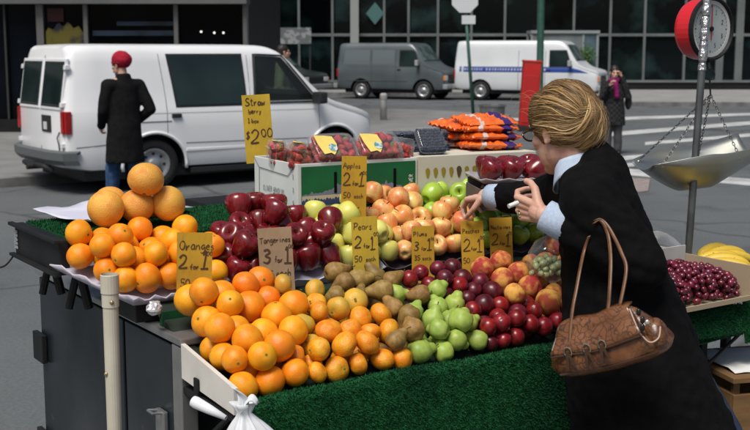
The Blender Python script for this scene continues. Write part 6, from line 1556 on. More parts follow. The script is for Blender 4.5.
# ---- white carrier bag, rolled paper, foil ball at the front corner
WBAG = M('white_plastic', (.70, .72, .74), .4, .4, c2=(.62, .64, .67), scale=12, sub=.0)
wb = at(243, 428, 2.60); bm = bmesh.new(); P = []
for i in range(49):
    a = 2 * math.pi * i / 48; row = []; ca, sa = math.cos(a), math.sin(a)
    for j in range(22):
        t = j / 21; z_ = .060 - .24 * t; fold = noise.noise(Vector((ca * 2.2, sa * 2.2, t * 1.6))) * .030 + noise.noise(Vector((ca * 6, sa * 6, t * 3 + 4))) * .012
        rr = (.011 + .088 * max(0, t - .12) ** .75) + fold * min(1, t * 2.4)
        if t < .12: rr = .011 + .10 * (.12 - t) * (1 + .6 * math.sin(a * 3))
        row.append(wb + Vector((rr * ca * 1.2 + .035 * t, rr * sa * .75, z_ + .010 * noise.noise(Vector((ca * 3, sa * 3, t * 5))) * t)))
    P.append(row)
sheet(bm, P, .0012); ob = bm_obj('carrier_bag', bm, WBAG, smooth=True); tag(ob, 'crumpled white carrier bag tied at the front corner of the stall', 'plastic bag')
bm = bmesh.new(); k0 = wb + Vector((0, -.004, .046)); P = []
for i in range(9):
    t = i / 8; c = k0 + Vector((-.030 * t ** 1.3 + .012 * math.sin(t * 3), -.004, .058 * t)); wd = .013 * (1 - t) ** .7 + .0015
    P.append([c + Vector((wd * s, .006 * math.sin(s * 2 + t * 4), .010 * abs(s) * (1 - t))) for s in (-1, -.5, 0, .5, 1)])
sheet(bm, P, .0012); bm_obj('bag_ear', bm, WBAG, ob, smooth=True)
bm = bmesh.new(); P = []
for i in range(9):
    t = i / 8; c = k0 + Vector((.036 * t, -.006, .030 * math.sin(t * 2.6))); wd = .010 * (1 - t) ** .6 + .0015
    P.append([c + Vector((.003 * s, .006 * math.sin(s * 2), wd * s)) for s in (-1, -.5, 0, .5, 1)])
sheet(bm, P, .0012); bm_obj('bag_ear', bm, WBAG, ob, smooth=True)
a, b = at(193, 401, 2.74), at(226, 418, 2.70); bm = bmesh.new(); m_, Ln = axis_mtx(a, b)
lathe(bm, [(.0135, 0), (.015, Ln * .1), (.012, Ln * .5), (.006, Ln), (.0055, Ln), (.011, Ln * .5), (.0135, .01), (.0125, 0)], 16, m_, cap=False)
tag(bm_obj('paper_roll', bm, WBAG, smooth=True), 'rolled white paper sticking out below the white side board', 'paper roll')
bm = bmesh.new(); c = at(154, 308, 2.98); bmesh.ops.create_icosphere(bm, subdivisions=3, radius=.020, matrix=Matrix.Translation(c))
for v_ in bm.verts: v_.co += (v_.co - c).normalized() * .007 * noise.noise(v_.co * 110)
tag(bm_obj('foil_ball', bm, M('foil', (.6, .6, .62), .35, .5, metal=.5)), 'small crumpled foil ball on the steel rim of the stall', 'foil')
from mathutils.bvhtree import BVHTree
# ================================================================== PEOPLE
SKIN = M('skin', (.60, .38, .29), .5, .4, c2=(.54, .30, .22), scale=14, sub=.25, bump=.08, bscale=300, bdist=.001)
COAT = M('black_coat', (.0028, .0028, .003), .9, .10, c2=(.0045, .0045, .005), scale=40, bump=.25, bscale=260, bdist=.002)
DENIM = M('denim_dark', (.020, .030, .055), .85, .2, c2=(.03, .045, .08), scale=30, bump=.3, bscale=300)
SHIRT = M('blue_knit', (.42, .50, .62), .8, .2, c2=(.34, .42, .55), scale=120, bump=.4, bscale=220)
def hand(bm, wrist, dv, n_, s_, curls, thumb=(.6, .5, .3), sc=1.0):
    """palm plus five jointed fingers. dv: along the hand, n_: palm side, s_: thumb side"""
    dv = dv.normalized(); s_ = (s_ - dv * s_.dot(dv)).normalized(); n_ = dv.cross(s_) * (1 if dv.cross(s_).dot(n_) > 0 else -1)
    q = lambda a, b, c: wrist + (dv * a + s_ * b + n_ * c) * sc
    lens = [(.040, .025, .020), (.044, .028, .021), (.041, .026, .020), (.032, .020, .018)]
    offs = [.029, .010, -.010, -.028]; kn = [.088, .092, .087, .078]; out = []
    for i in range(4):
        capsule(bm, q(.005, offs[i] * .6, 0), q(kn[i], offs[i], -.002), .013 * sc, .0105 * sc, 10)
        p = q(kn[i], offs[i], -.002); ang = 0; r = .0092
        for j in range(3):
            ang += curls[i][j]; d = dv * math.cos(ang) + n_ * math.sin(ang) + s_ * (offs[i] * 1.2)
            e = p + d.normalized() * lens[i][j] * sc; capsule(bm, p, e, r * sc, (r - .0009) * sc, 10); p = e; r -= .0009
        out.append(p)
    a = q(.018, .026, .006); b = a + (dv * .55 + s_ * thumb[0] + n_ * thumb[1]).normalized() * .040 * sc; c = b + (dv * .85 + s_ * thumb[2] + n_ * thumb[1]).normalized() * .032 * sc; d = c + (dv * .9 + s_ * (thumb[2] - .35) + n_ * thumb[1] * .8).normalized() * .026 * sc
    capsule(bm, q(.0, .012, 0), a, .014 * sc, .014 * sc, 10); capsule(bm, a, b, .0135 * sc, .011 * sc, 10); capsule(bm, b, c, .0105 * sc, .0095 * sc, 10); capsule(bm, c, d, .0095 * sc, .0085 * sc, 10)
    return out
def head_prims(bm, hw, s=1.0, ears=True):
    B = hw.rot
    E = lambda c, r: ellips(bm, hw(*c), tuple(x * s for x in r), B, 20, 12)
    E((-.012, 0, .035), (.095, .074, .092)); E((.040, 0, -.042), (.052, .054, .072)); E((.060, 0, -.098), (.026, .027, .020)); E((.010, 0, -.05), (.055, .060, .06))
    for g in (-1, 1):
        E((.058, g * .036, -.018), (.028, .026, .022)); E((.078, g * .03, .030), (.016, .026, .010))
        if ears:
            E((-.004, g * .074, -.002), (.019, .008, .031)); E((-.008, g * .080, .008), (.014, .006, .018)); E((.002, g * .076, -.026), (.008, .006, .010))
    capsule(bm, hw(.090, 0, .020), hw(.110, 0, -.026), .009 * s, .013 * s, 10); E((.102, 0, -.030), (.014, .018, .010))
    E((.088, 0, -.060), (.014, .024, .007)); E((.085, 0, -.072), (.013, .021, .008)); E((.07, 0, -.05), (.03, .035, .03))
class Head:
    def __init__(s, c, F, up=Vector((0, 0, 1)), sc=1.0):
        s.c = c; s.F = F.normalized(); s.L = up.cross(s.F).normalized(); s.U = s.F.cross(s.L); s.sc = sc; s.rot = Matrix((s.F, s.L, s.U)).transposed()
    def __call__(s, f, l, u): return s.c + (s.F * f + s.L * l + s.U * u) * s.sc

# ------------------------------------------------------------------ the shopper
hc = at(564, 131, 3.12); H = Head(hc, Vector((-.60, .77, -.22)), sc=.97)
sh = empty('person', (at(655, 430, 3.06).x, at(655, 430, 3.06).y, .15)); tag(sh, 'woman with blond pinned-up hair in a black coat reaching over the apples', 'person')
lsh, lel, lwr = at(592, 202, 2.95), at(640, 266, 2.90), at(543, 214, 2.99)
rsh, rel_, rwr = at(573, 192, 3.24), at(536, 200, 3.42), at(490, 196, 3.56)
nb = at(579, 172, 3.10); chest = at(600, 230, 3.08); pel = at(640, 335, 3.07)
# body: head and neck, torso, arms, legs; hands with fingers
bm = bmesh.new(); head_prims(bm, H); capsule(bm, H(-.028, 0, -.03), nb, .050, .050); headm = remesh(bm, .0032, 5, .5)
bm = bmesh.new(); capsule(bm, nb, chest, .05, .09); capsule(bm, chest, pel, .09, .10)
for a, b, c in ((lsh, lel, lwr), (rsh, rel_, rwr)):
    capsule(bm, nb, a, .030, .035); capsule(bm, a, b, .045, .040); capsule(bm, b, c, .040, .028)
fl_, fr_ = Vector((pel.x + .06, pel.y - .06, .18)), Vector((pel.x + .18, pel.y + .08, .18))
for f_, k_ in ((fl_, Vector((pel.x + .02, pel.y - .02, .62))), (fr_, Vector((pel.x + .10, pel.y + .04, .64)))):
    capsule(bm, pel, k_, .095, .062); capsule(bm, k_, f_ + Vector((0, 0, .06)), .058, .04); capsule(bm, f_ + Vector((0, 0, .03)), f_ + Vector((-.11, .12, .01)), .04, .032)
torso = remesh(bm, .012, 4)
bm = bmesh.new()
dL = at(520, 207, 3.06) - lwr
hand(bm, lwr + dL.normalized() * .006, dL, Vector((-.1, .8, -.35)), Vector((-.1, -.25, 1)), [(.75, 1.0, .5), (.95, 1.15, .6), (1.05, 1.2, .6), (1.1, 1.2, .6)], (.75, .35, .25), 1.0)
capsule(bm, lwr.lerp(lel, .14), lwr + dL.normalized() * .02, .026, .026)
dR = at(474, 198, 3.62) - rwr
hand(bm, rwr + dR.normalized() * .006, dR, Vector((-.1, .1, -1)), Vector((-.3, -.9, 0)), [(.7, .8, .5), (.65, .85, .5), (.7, .85, .5), (.8, .8, .5)], (.4, .6, .2), .88)
capsule(bm, rwr.lerp(rel_, .14), rwr + dR.normalized() * .02, .026, .026)
hands = remesh(bm, .0024, 3, .4)
body = link('body', join_meshes('body', [headm, torso, hands]), SKIN, sh)
# coat
bm = bmesh.new(); st_ = [(146, 588, 8, .05), (153, 590, 17, .075), (164, 593, 24, .10), (178, 596, 30, .12), (200, 599, 36, .14), (240, 607, 45, .155), (290, 617, 55, .165), (335, 626, 66, .18), (380, 638, 74, .195), (430, 652, 80, .205), (520, 668, 86, .215), (640, 680, 88, .22)]
rings = []
for py, px, hwd, ry in st_:
    c = at(px, py, 3.08); rx = hwd * 3.08 / 1120
    ring = [bm.verts.new(c + Vector((rx * math.cos(a) * (1 + .03 * math.sin(a * 6) * (py > 280)), ry * math.sin(a) * (1 + .03 * math.cos(a * 7) * (py > 280)), .025 * math.cos(a)))) for a in np.linspace(0, 2 * math.pi, 40, endpoint=False)]
    rings.append(ring)
for A, B in zip(rings[:-1], rings[1:]):
    for k in range(40): bm.faces.new((A[k], A[(k + 1) % 40], B[(k + 1) % 40], B[k]))
bm.faces.new(rings[0]); bm.faces.new(rings[-1][::-1])
capsule(bm, at(594, 190, 3.05), lsh, .085, .084); capsule(bm, lsh, lel, .084, .074); capsule(bm, lel, lwr.lerp(lel, .36), .072, .054)
capsule(bm, at(592, 188, 3.12), rsh, .08, .076); capsule(bm, rsh, rel_, .078, .062); capsule(bm, rel_, rwr.lerp(rel_, .32), .060, .047)
capsule(bm, at(588, 169, 3.10), at(575, 181, 3.02), .036, .032)       # collar roll
capsule(bm, at(588, 169, 3.10), at(572, 182, 3.20), .036, .032)
coat = remesh(bm, .0085, 8, .5)
displace_by(coat, lambda p: .011 * noise.noise(Vector((p.x * 9, p.y * 9, p.z * 3))) + .006 * noise.noise(Vector((p.x * 14 + p.z * 16, p.y * 20, p.z * 22))) + .003 * noise.noise(p * 45))      # cloth folds
link('coat', coat, COAT, sh)
# knit cuffs and shirt collar
def ring_band(a, b, r0, r1, mat, name, ribs=26, par=sh):
    m_, Ln = axis_mtx(a, b); bm = bmesh.new()
    lathe(bm, [(r0 * .9, 0), (r0, .002), ((r0 + r1) / 2, Ln * .5), (r1, Ln - .002), (r1 * .86, Ln), (r1 * .8, Ln - .012)], ribs * 2, m_, cap=False, fn=lambda p, a_: Vector((p.x * (1 + .012 * math.cos(a_ * ribs)), p.y * (1 + .012 * math.cos(a_ * ribs)), p.z)))
    return bm_obj(name, bm, mat, par, smooth=True)
ring_band(lwr.lerp(lel, .30), lwr - dL.normalized() * .004, .046, .042, SHIRT, 'cuff')
ring_band(rwr.lerp(rel_, .30), rwr + dR.normalized() * .004, .042, .038, SHIRT, 'cuff')
c0 = H(-.030, 0, -.098); tocol = (nb - c0).normalized(); bm = bmesh.new(); P = []
for i in range(25):
    a = 2 * math.pi * i / 24; f_, l_ = math.cos(a), math.sin(a)
    row = []
    for j in range(6):
        t = j / 5; rr = .057 + .012 * t; hgt_ = .004 - .050 * t + .020 * (1 - f_) * .5 - .03 * max(0, f_) * 1
        row.append(c0 + H.F * (f_ * rr + .008) + H.L * (l_ * rr) + H.U * hgt_)
    P.append(row)
sheet(bm, P, .003); bm_obj('shirt_collar', bm, M('shirt_blue', (.46, .55, .68), .8, .2, c2=(.40, .49, .62), scale=60), sh, smooth=True)
# jeans hem at the back edge of the coat
bm = bmesh.new(); k_ = Vector((pel.x + .19, pel.y + .06, .64))
for f_, kk in ((fl_, Vector((pel.x + .02, pel.y - .02, .62))), (fr_, at(716, 440, 3.14))):
    capsule(bm, pel, kk, .115, .082); capsule(bm, kk, f_ + Vector((0, 0, .10)), .080, .065)
link('jeans', remesh(bm, .012, 4), DENIM, sh)
for f_ in (fl_, fr_):
    bm = bmesh.new(); capsule(bm, f_ + Vector((.02, -.02, .035)), f_ + Vector((-.12, .13, .02)), .045, .036); capsule(bm, f_ + Vector((0, 0, .04)), f_ + Vector((0, 0, .14)), .05, .05)
    for v_ in bm.verts: v_.co.z = max(v_.co.z, .152)
    link('shoe', remesh(bm, .008, 3), M('shoe_black', (.012, .012, .012), .4, .4), sh)
# hair: base volume, then combed strands
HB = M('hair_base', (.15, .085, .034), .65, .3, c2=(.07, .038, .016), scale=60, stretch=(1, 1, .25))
HS = [M('hair_blond', (.44, .285, .120), .42, .45), M('hair_honey', (.29, .172, .066), .45, .4), M('hair_brown', (.09, .050, .021), .48, .4), M('hair_pale', (.66, .48, .25), .40, .45)]
roll_c = at(588, 122, 3.06); RRot = Matrix.Rotation(R(-12), 3, 'Y')
bm = bmesh.new(); ellips(bm, H(-.016, 0, .042), (.110, .088, .104), H.rot); ellips(bm, H(-.06, .0, .005), (.058, .064, .062), H.rot); ellips(bm, roll_c, (.046, .060, .082), RRot)
ellips(bm, H(.03, .0, .075), (.062, .075, .055), H.rot); ellips(bm, H(.025, .066, .045), (.045, .020, .045), H.rot); ellips(bm, H(-.035, .062, .0), (.032, .020, .036), H.rot)
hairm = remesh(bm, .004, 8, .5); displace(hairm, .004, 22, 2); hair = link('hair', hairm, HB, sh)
hb = BVHTree.FromPolygons([v_.co.copy() for v_ in hairm.vertices], [tuple(p.vertices) for p in hairm.polygons])
def hairpt(px, py, lift):
    o = Vector((0, 0, CAM_H)); d = ray(px, py).normalized(); h = hb.ray_cast(o, d)
    if h[0] is None:
        p = o + d * 3.12; h = hb.find_nearest(p)
        return h[0] + h[1] * lift
    n_ = h[1] if h[1].dot(d) < 0 else -h[1]
    return h[0] + n_ * lift
GUIDE = [
 [(561, 79), (575, 84), (586, 94), (588, 104)], [(552, 80), (566, 87), (580, 97), (585, 107)], [(543, 84), (560, 91), (575, 101), (583, 110)],
 [(536, 92), (552, 96), (570, 104), (582, 112)], [(530, 102), (547, 102), (566, 109), (580, 115)], [(529, 112), (546, 110), (564, 115), (579, 118)],
 [(530, 121), (546, 118), (563, 121), (579, 121)], [(537, 126), (550, 124), (565, 127), (583, 121)], [(545, 128), (557, 131), (572, 131), (590, 119)],
 [(553, 136), (564, 138), (578, 136), (594, 120)], [(554, 144), (566, 145), (582, 141), (599, 122)], [(557, 152), (570, 151), (587, 144), (602, 124)],
 [(562, 157), (577, 153), (594, 142), (603, 121)], [(570, 156), (587, 148), (600, 132), (601, 110)], [(578, 152), (596, 140), (604, 120), (595, 98)],
 [(574, 140), (586, 128), (594, 112), (590, 97)], [(570, 132), (580, 124), (588, 112), (587, 99)], [(590, 150), (602, 134), (604, 115), (592, 96)], [(566, 80), (584, 88), (598, 102), (604, 120)]]
HS = [M('hair_dark', (.055, .030, .013), .5, .4), M('hair_brown', (.13, .074, .030), .46, .4), M('hair_honey', (.26, .155, .060), .44, .4), M('hair_blond', (.42, .275, .118), .42, .45), M('hair_pale', (.66, .49, .26), .40, .45)]
sb_m = [bmesh.new() for _ in HS]
rh = random.Random(5)
def strand(g, lift, r0, tone, jit=.9, k=4, n=3):
    jx, jy = rh.gauss(0, jit * 1.7), rh.gauss(0, jit * 1.7)
    ctrl = [hairpt(x + jx * (1 - .3 * q) + rh.gauss(0, jit), y + jy + rh.gauss(0, jit), lift * (1 if q < 3 else .4)) for q, (x, y) in enumerate(g)]
    pts = smooth_path(ctrl, k); n_ = len(pts)
    tube(sb_m[min(max(tone, 0), 4)], pts, [r0 * (.35 + .65 * math.sin(math.pi * min(1, (q + .6) / n_))) for q in range(n_)], n)
def guide():
    u_ = rh.random()
    i = rh.randrange(0, 11) if u_ < .60 else (rh.randrange(11, 17) if u_ < .94 else 17)
    t = rh.random(); return i + t, [tuple(Vector(a).lerp(Vector(b), t)) for a, b in zip(GUIDE[i], GUIDE[i + 1])]
def lock(s):      # tone and lift of the lock a strand belongs to
    return noise.noise(Vector((s * 2.3, 1.7, 0))) + .6 * noise.noise(Vector((s * 6.1, 8.2, 0))), noise.noise(Vector((s * 3.1, 5.5, 2)))
for k in range(5200):
    s_, g = guide(); c_, l_ = lock(s_)
    strand(g, rh.uniform(-.001, .0025) + .0045 * max(0, l_ + .2), rh.uniform(.00025, .0006), int(round(2.1 + 2.6 * c_ + rh.gauss(0, .75))))
for k in range(60):       # thicker locks that break the outline
    s_, g = guide(); c_, l_ = lock(s_); strand(g, .002 + .004 * rh.random(), rh.uniform(.0016, .0030), int(round(2.2 + 2.4 * c_ + rh.gauss(0, .5))), 1.0, 5, 5)
for k in range(170):      # loose fine hairs standing off
    s_, g = guide(); strand(g, rh.uniform(.005, .013), .00022, rh.choice((2, 3, 3, 4)), 2.4, 5)
for k in range(110):      # dark strands painting shade into the fold of the twist
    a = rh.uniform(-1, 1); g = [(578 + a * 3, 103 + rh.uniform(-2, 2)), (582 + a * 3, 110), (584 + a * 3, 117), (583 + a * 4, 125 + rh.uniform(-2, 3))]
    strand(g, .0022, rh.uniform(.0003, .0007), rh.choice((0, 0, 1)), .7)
for k in range(9):        # wisps at the brow
    y = rh.uniform(92, 118); p = hairpt(531 + rh.uniform(0, 5), y, .002); q = rh.uniform(.02, .05)
    tube(sb_m[3], smooth_path([p, p + Vector((-q * .5, .008, q * .35)), p + Vector((-q, .012, q * .15)), p + Vector((-q * 1.25, .014, -q * .25))], 5), .00022, 3)
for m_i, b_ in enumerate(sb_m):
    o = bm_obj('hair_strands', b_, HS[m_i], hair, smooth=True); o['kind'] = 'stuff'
# eyebrow + eyes + glasses
for g in (-1, 1):
    bm = bmesh.new(); ellips(bm, H(.080, g * .030, .010), (.011, .011, .011)); bm_obj('eye', bm, M('eye_white', (.7, .68, .66), .2, .5), sh, smooth=True)
    bm = bmesh.new(); tube(bm, smooth_path([H(.094, g * .014, .034), H(.093, g * .032, .038), H(.080, g * .050, .032)]), .0025, 5); bm_obj('eyebrow', bm, HS[1], sh)
GLS = M('glasses_dark', (.010, .009, .010), .25, .5)
gls = empty('glasses_frame', H(.1, 0, .01)); gls.parent = sh; gls.matrix_parent_inverse = wmat(sh).inverted()
bm = bmesh.new()
for g in (-1, 1):
    tube(bm, [H(.106 + .004 * math.sin(a), g * (.033 + .027 * math.cos(a)), .006 + .017 * math.sin(a)) for a in np.linspace(0, 2 * math.pi, 22)], .0026, 6)
    tube(bm, smooth_path([H(.100, g * .062, .014), H(.06, g * .080, .016), H(.0, g * .086, .014), H(-.02, g * .084, .0)]), [(.0020, .0045)] * 18 + [(.002, .003)], 6)
tube(bm, [H(.108, -.008, .012), H(.111, 0, .014), H(.108, .008, .012)], .002, 6)
bm_obj('frame', bm, GLS, gls)
for g in (-1, 1):
    bm = bmesh.new(); m_ = frame(H(.106, g * .033, .006), H.L, H.U, H.F); lathe(bm, [(.0255, 0), (.0255, .001)], 20, m_ @ Matrix.Diagonal((1, .64, 1, 1))); bm_obj('lens', bm, clear_plastic('lens_glass', (.85, .86, .86), .08, .03), gls)
# ring and the small white thing pinched in the hand
wt = at(513, 205, 2.985)
bm = bmesh.new(); cyl(bm, wt + Vector((-.012, -.004, -.003)), wt + Vector((.014, .010, .005)), .0062, n=12); tag(bm_obj('white_tube', bm, M('tube_white', (.68, .68, .66), .5, .4), smooth=False), 'small white tube pinched in the ringed hand of the shopper', 'tube')
rg = at(519, 214, 2.962); bm = bmesh.new(); m_ = Matrix.Translation(rg) @ Matrix.Rotation(R(70), 4, 'Y') @ Matrix.Rotation(R(20), 4, 'X'); lathe(bm, [(.0098, -.002), (.0112, -.002), (.0112, .002), (.0098, .002)], 20, m_, cap=False); ellips(bm, rg + Vector((0, -.010, .002)), (.004, .003, .004)); bm_obj('finger_ring', bm, M('gold_dark', (.45, .35, .18), .25, .5, metal=.9), sh)

# ------------------------------------------------------------------ handbag on the forearm
LEATH = M('python_leather', (.13, .046, .015), .33, .5, c2=(.20, .082, .030), scale=18, detail=4, bump=.35, bscale=70, bdist=.004, coat=.15)
def leather_cells():
    n, l = LEATH.node_tree.nodes, LEATH.node_tree.links; b = n['Principled BSDF']; src = b.inputs['Base Color'].links[0].from_socket
    tc = next(x for x in n if x.bl_idname == 'ShaderNodeTexCoord'); nz = n.new('ShaderNodeTexNoise'); nz.inputs['Scale'].default_value = 14; nz.inputs['Detail'].default_value = 3; l.new(tc.outputs['Object'], nz.inputs['Vector'])
    md = n.new('ShaderNodeVectorMath'); md.operation = 'MULTIPLY_ADD'; md.inputs[1].default_value = (.11, .11, .11); l.new(nz.outputs['Color'], md.inputs[0]); l.new(tc.outputs['Object'], md.inputs[2])
    vo = n.new('ShaderNodeTexVoronoi'); vo.feature = 'DISTANCE_TO_EDGE'; vo.inputs['Scale'].default_value = 52; l.new(md.outputs[0], vo.inputs['Vector'])
    mr = n.new('ShaderNodeMapRange'); mr.inputs['From Min'].default_value = .0; mr.inputs['From Max'].default_value = .13; mr.inputs['To Min'].default_value = .9; mr.inputs['To Max'].default_value = 0; l.new(vo.outputs['Distance'], mr.inputs['Value'])
    n2 = n.new('ShaderNodeTexNoise'); n2.inputs['Scale'].default_value = 9; l.new(tc.outputs['Object'], n2.inputs['Vector']); mu = n.new('ShaderNodeMath'); mu.operation = 'MULTIPLY'; m2 = n.new('ShaderNodeMapRange'); m2.inputs['From Min'].default_value = .36; m2.inputs['From Max'].default_value = .50; l.new(n2.outputs['Fac'], m2.inputs['Value']); l.new(m2.outputs[0], mu.inputs[0]); l.new(mr.outputs[0], mu.inputs[1])
    mx = n.new('ShaderNodeMix'); mx.data_type = 'RGBA'; mx.inputs['B'].default_value = (.035, .016, .008, 1); l.new(src, mx.inputs['A']); l.new(mu.outputs[0], mx.inputs['Factor']); l.new(mx.outputs['Result'], b.inputs['Base Color'])
leather_cells()
PIPING = M('bag_piping', (.045, .020, .010), .4, .5)
bL, bR = at(552, 350, 2.86), at(664, 322, 2.70)
bx = (bR - bL); BW = bx.length; bx.normalize(); bz = Vector((0, 0, 1)); bz = (bz - bx * bz.dot(bx)).normalized(); by = bz.cross(bx); HBM = frame((bL + bR) / 2, bx, by, bz)    # by points away from the camera
hbag = empty('handbag', HBM.translation - Vector((0, 0, .09))); tag(hbag, 'brown snake-patterned leather handbag hung on the forearm of the shopper', 'handbag')
hwb = BW / 2
def bagz(s):  # top and bottom along the length (s -1..1)
    return .072 - .018 * s * s, -.082 + .012 * s * s
bm = bmesh.new(); rings = []
for i in range(25):
    s = -1 + 2 * i / 24; zt_, zb_ = bagz(s); e = (1 - abs(s) ** 8) ** .5 if abs(s) < 1 else 0
    ring = []
    for k in range(28):
        a = 2 * math.pi * k / 28; c, sn = math.cos(a), math.sin(a); v_ = (math.copysign(abs(sn) ** .75, sn) + 1) / 2
        z_ = zb_ + (zt_ - zb_) * v_; dep = (.058 * (1 - v_ ** 1.6 * .72)) * math.copysign(abs(c) ** .7, c)
        z_ = z_ + (-z_) * (1 - e) * .35
        ring.append(bm.verts.new(HBM @ Vector((s * hwb * (1.04 - .34 * v_ ** 1.3), dep * (.25 + .75 * max(e, .45)), z_ - .010 * math.exp(-((s + .1) / .35) ** 2) * v_))))
    rings.append(ring)
for A, B in zip(rings[:-1], rings[1:]):
    for k in range(28): bm.faces.new((A[k], A[(k + 1) % 28], B[(k + 1) % 28], B[k]))
bm.faces.new(rings[0][::-1]); bm.faces.new(rings[-1])
for v_ in bm.verts: v_.co += by * (.010 * noise.noise(v_.co * 18) + .004 * noise.noise(v_.co * 45))
bm_obj('pouch', bm, LEATH, hbag, smooth=True)
def bagfront(s, v_, off=.004):
    zt_, zb_ = bagz(s); z_ = zb_ + (zt_ - zb_) * v_; dep = .058 * (1 - v_ ** 1.6 * .72) * (1 - (2 * v_ - 1) ** 4 * .35); return HBM @ Vector((s * hwb * (1.04 - .34 * v_ ** 1.3), -dep - off, z_ - .010 * math.exp(-((s + .1) / .35) ** 2) * v_))
bm = bmesh.new(); P = [[bagfront(-.97 + 1.80 * i / 20, .47 + .53 * j / 8 - .05 * math.sin(math.pi * i / 20), .006 + .004 * math.sin(j)) for j in range(9)] for i in range(21)]
P = [row + [row[-1] + by * .03 + bz * .004] for row in P]
sheet(bm, P, .004); fo = bm_obj('flap', bm, LEATH, hbag, smooth=True)
bm = bmesh.new(); tube(bm, [p[0] + by * -.003 for p in P] + [P[-1][k] - by * .003 for k in range(1, 9)], .0032, 6); tube(bm, [p[0] + by * -.003 for p in P][:1] + [P[0][k] - by * .003 for k in range(1, 9)], .003, 6); bm_obj('piping', bm, PIPING, fo)
bm = bmesh.new(); tube(bm, [bagfront(-.84 + 1.68 * i / 20, .10, -.004) for i in range(21)], .003, 6); bm_obj('piping', bm, PIPING, hbag)
# right end gusset puckered under a zip with charms
ge = HBM @ Vector((hwb * .80, -.012, .012)); bm = bmesh.new(); ellips(bm, ge + bz * -.038, (.034, .040, .046), None, 18, 12)
for v_ in bm.verts: v_.co += (v_.co - ge).normalized() * .007 * noise.noise(v_.co * 34)
bm_obj('end_pocket', bm, LEATH, hbag, smooth=True)
bm = bmesh.new(); tube(bm, smooth_path([HBM @ Vector(q) for q in ((hwb * .60, -.030, .055), (hwb * .68, -.050, .005), (hwb * .80, -.058, -.030), (hwb * .94, -.046, -.028), (hwb * .99, -.030, -.005))]), .0030, 6); bm_obj('piping', bm, M('bag_tan', (.22, .11, .055), .4, .5), hbag)
for q in ((hwb * .80, -.060, .045), (hwb * .83, -.064, .025), (hwb * .79, -.064, .008)):
    bm = bmesh.new(); ellips(bm, HBM @ Vector(q), (.006, .005, .009)); bm_obj('charm', bm, M('charm_dark', (.03, .03, .03), .25, .5, metal=.6), hbag, smooth=True)
bm = bmesh.new(); ellips(bm, HBM @ Vector((hwb * .90, -.066, .018)), (.006, .004, .006)); bm_obj('stud', bm, M('stud_silver', (.75, .75, .72), .2, .5, metal=.8), hbag, smooth=True)
# straps with buckles and hanging tails
def strap(pts, w=.0042):
    bm = bmesh.new(); P = smooth_path(pts, 6); rows_ = []
    for i, p in enumerate(P):
        rows_.append([p - bx * w, p + bx * w])
    sheet(bm, rows_, .003); return bm_obj('strap', bm, M('strap_leather', (.16, .068, .028), .42, .5, c2=(.10, .045, .02), scale=30), hbag, smooth=True)
cb_t = BVHTree.FromPolygons([v_.co.copy() for v_ in coat.vertices], [tuple(p.vertices) for p in coat.polygons])
def lay(pts):      # hang from the bag, rest on the sleeve
    out = []
    for px, py, d in pts:
        r_ = ray(px, py); h = cb_t.ray_cast(Vector((0, 0, CAM_H)), r_.normalized())
        dd = d
        if h[0] is not None: dd = min(d, h[3] / r_.length - .009)
        out.append(at(px, py, dd))
    return out
strap([bagfront(.05, .52, .012)] + lay([(607.5, 312, 2.755), (609.5, 288, 2.77), (610.5, 260, 2.80), (608.5, 238, 2.84), (604, 225, 2.88), (599, 221, 2.90), (594, 224, 2.92)]), .0048)
strap([HBM @ Vector((hwb * .42, -.02, .064))] + lay([(626, 270, 2.76), (621, 252, 2.79), (613, 235, 2.83), (606, 224, 2.875), (600, 219.5, 2.90), (595, 221, 2.93)]), .0046)
strap([bagfront(-.62, .52, .012)] + lay([(572, 312, 2.80), (576, 290, 2.82), (580, 268, 2.85), (584, 250, 2.90), (589, 236, 2.95)]), .0046)
for s in (-.62, .05, -.25):
    c = bagfront(s, .50, .016); bm = bmesh.new(); tube(bm, [c + bx * (.010 * math.cos(a)) + bz * (.012 * math.sin(a)) for a in np.linspace(0, 2 * math.pi, 14)], .0022, 6); bm_obj('buckle', bm, M('buckle_brass', (.42, .38, .28), .25, .5, metal=.9), hbag)
    for dx, dz in ((-.010, -.042), (.012, -.036)):
        a = c; b = c + bx * dx + bz * dz - by * .004; bm = bmesh.new(); w_ = Vector((dx, 0, dz)).normalized()
        P = [[a.lerp(b, t) - bx * .0038 - by * .003, a.lerp(b, t) + bx * .0038 - by * .003] for t in np.linspace(0, 1, 5)]; sheet(bm, P, .0025); bm_obj('strap_tail', bm, PIPING, hbag)

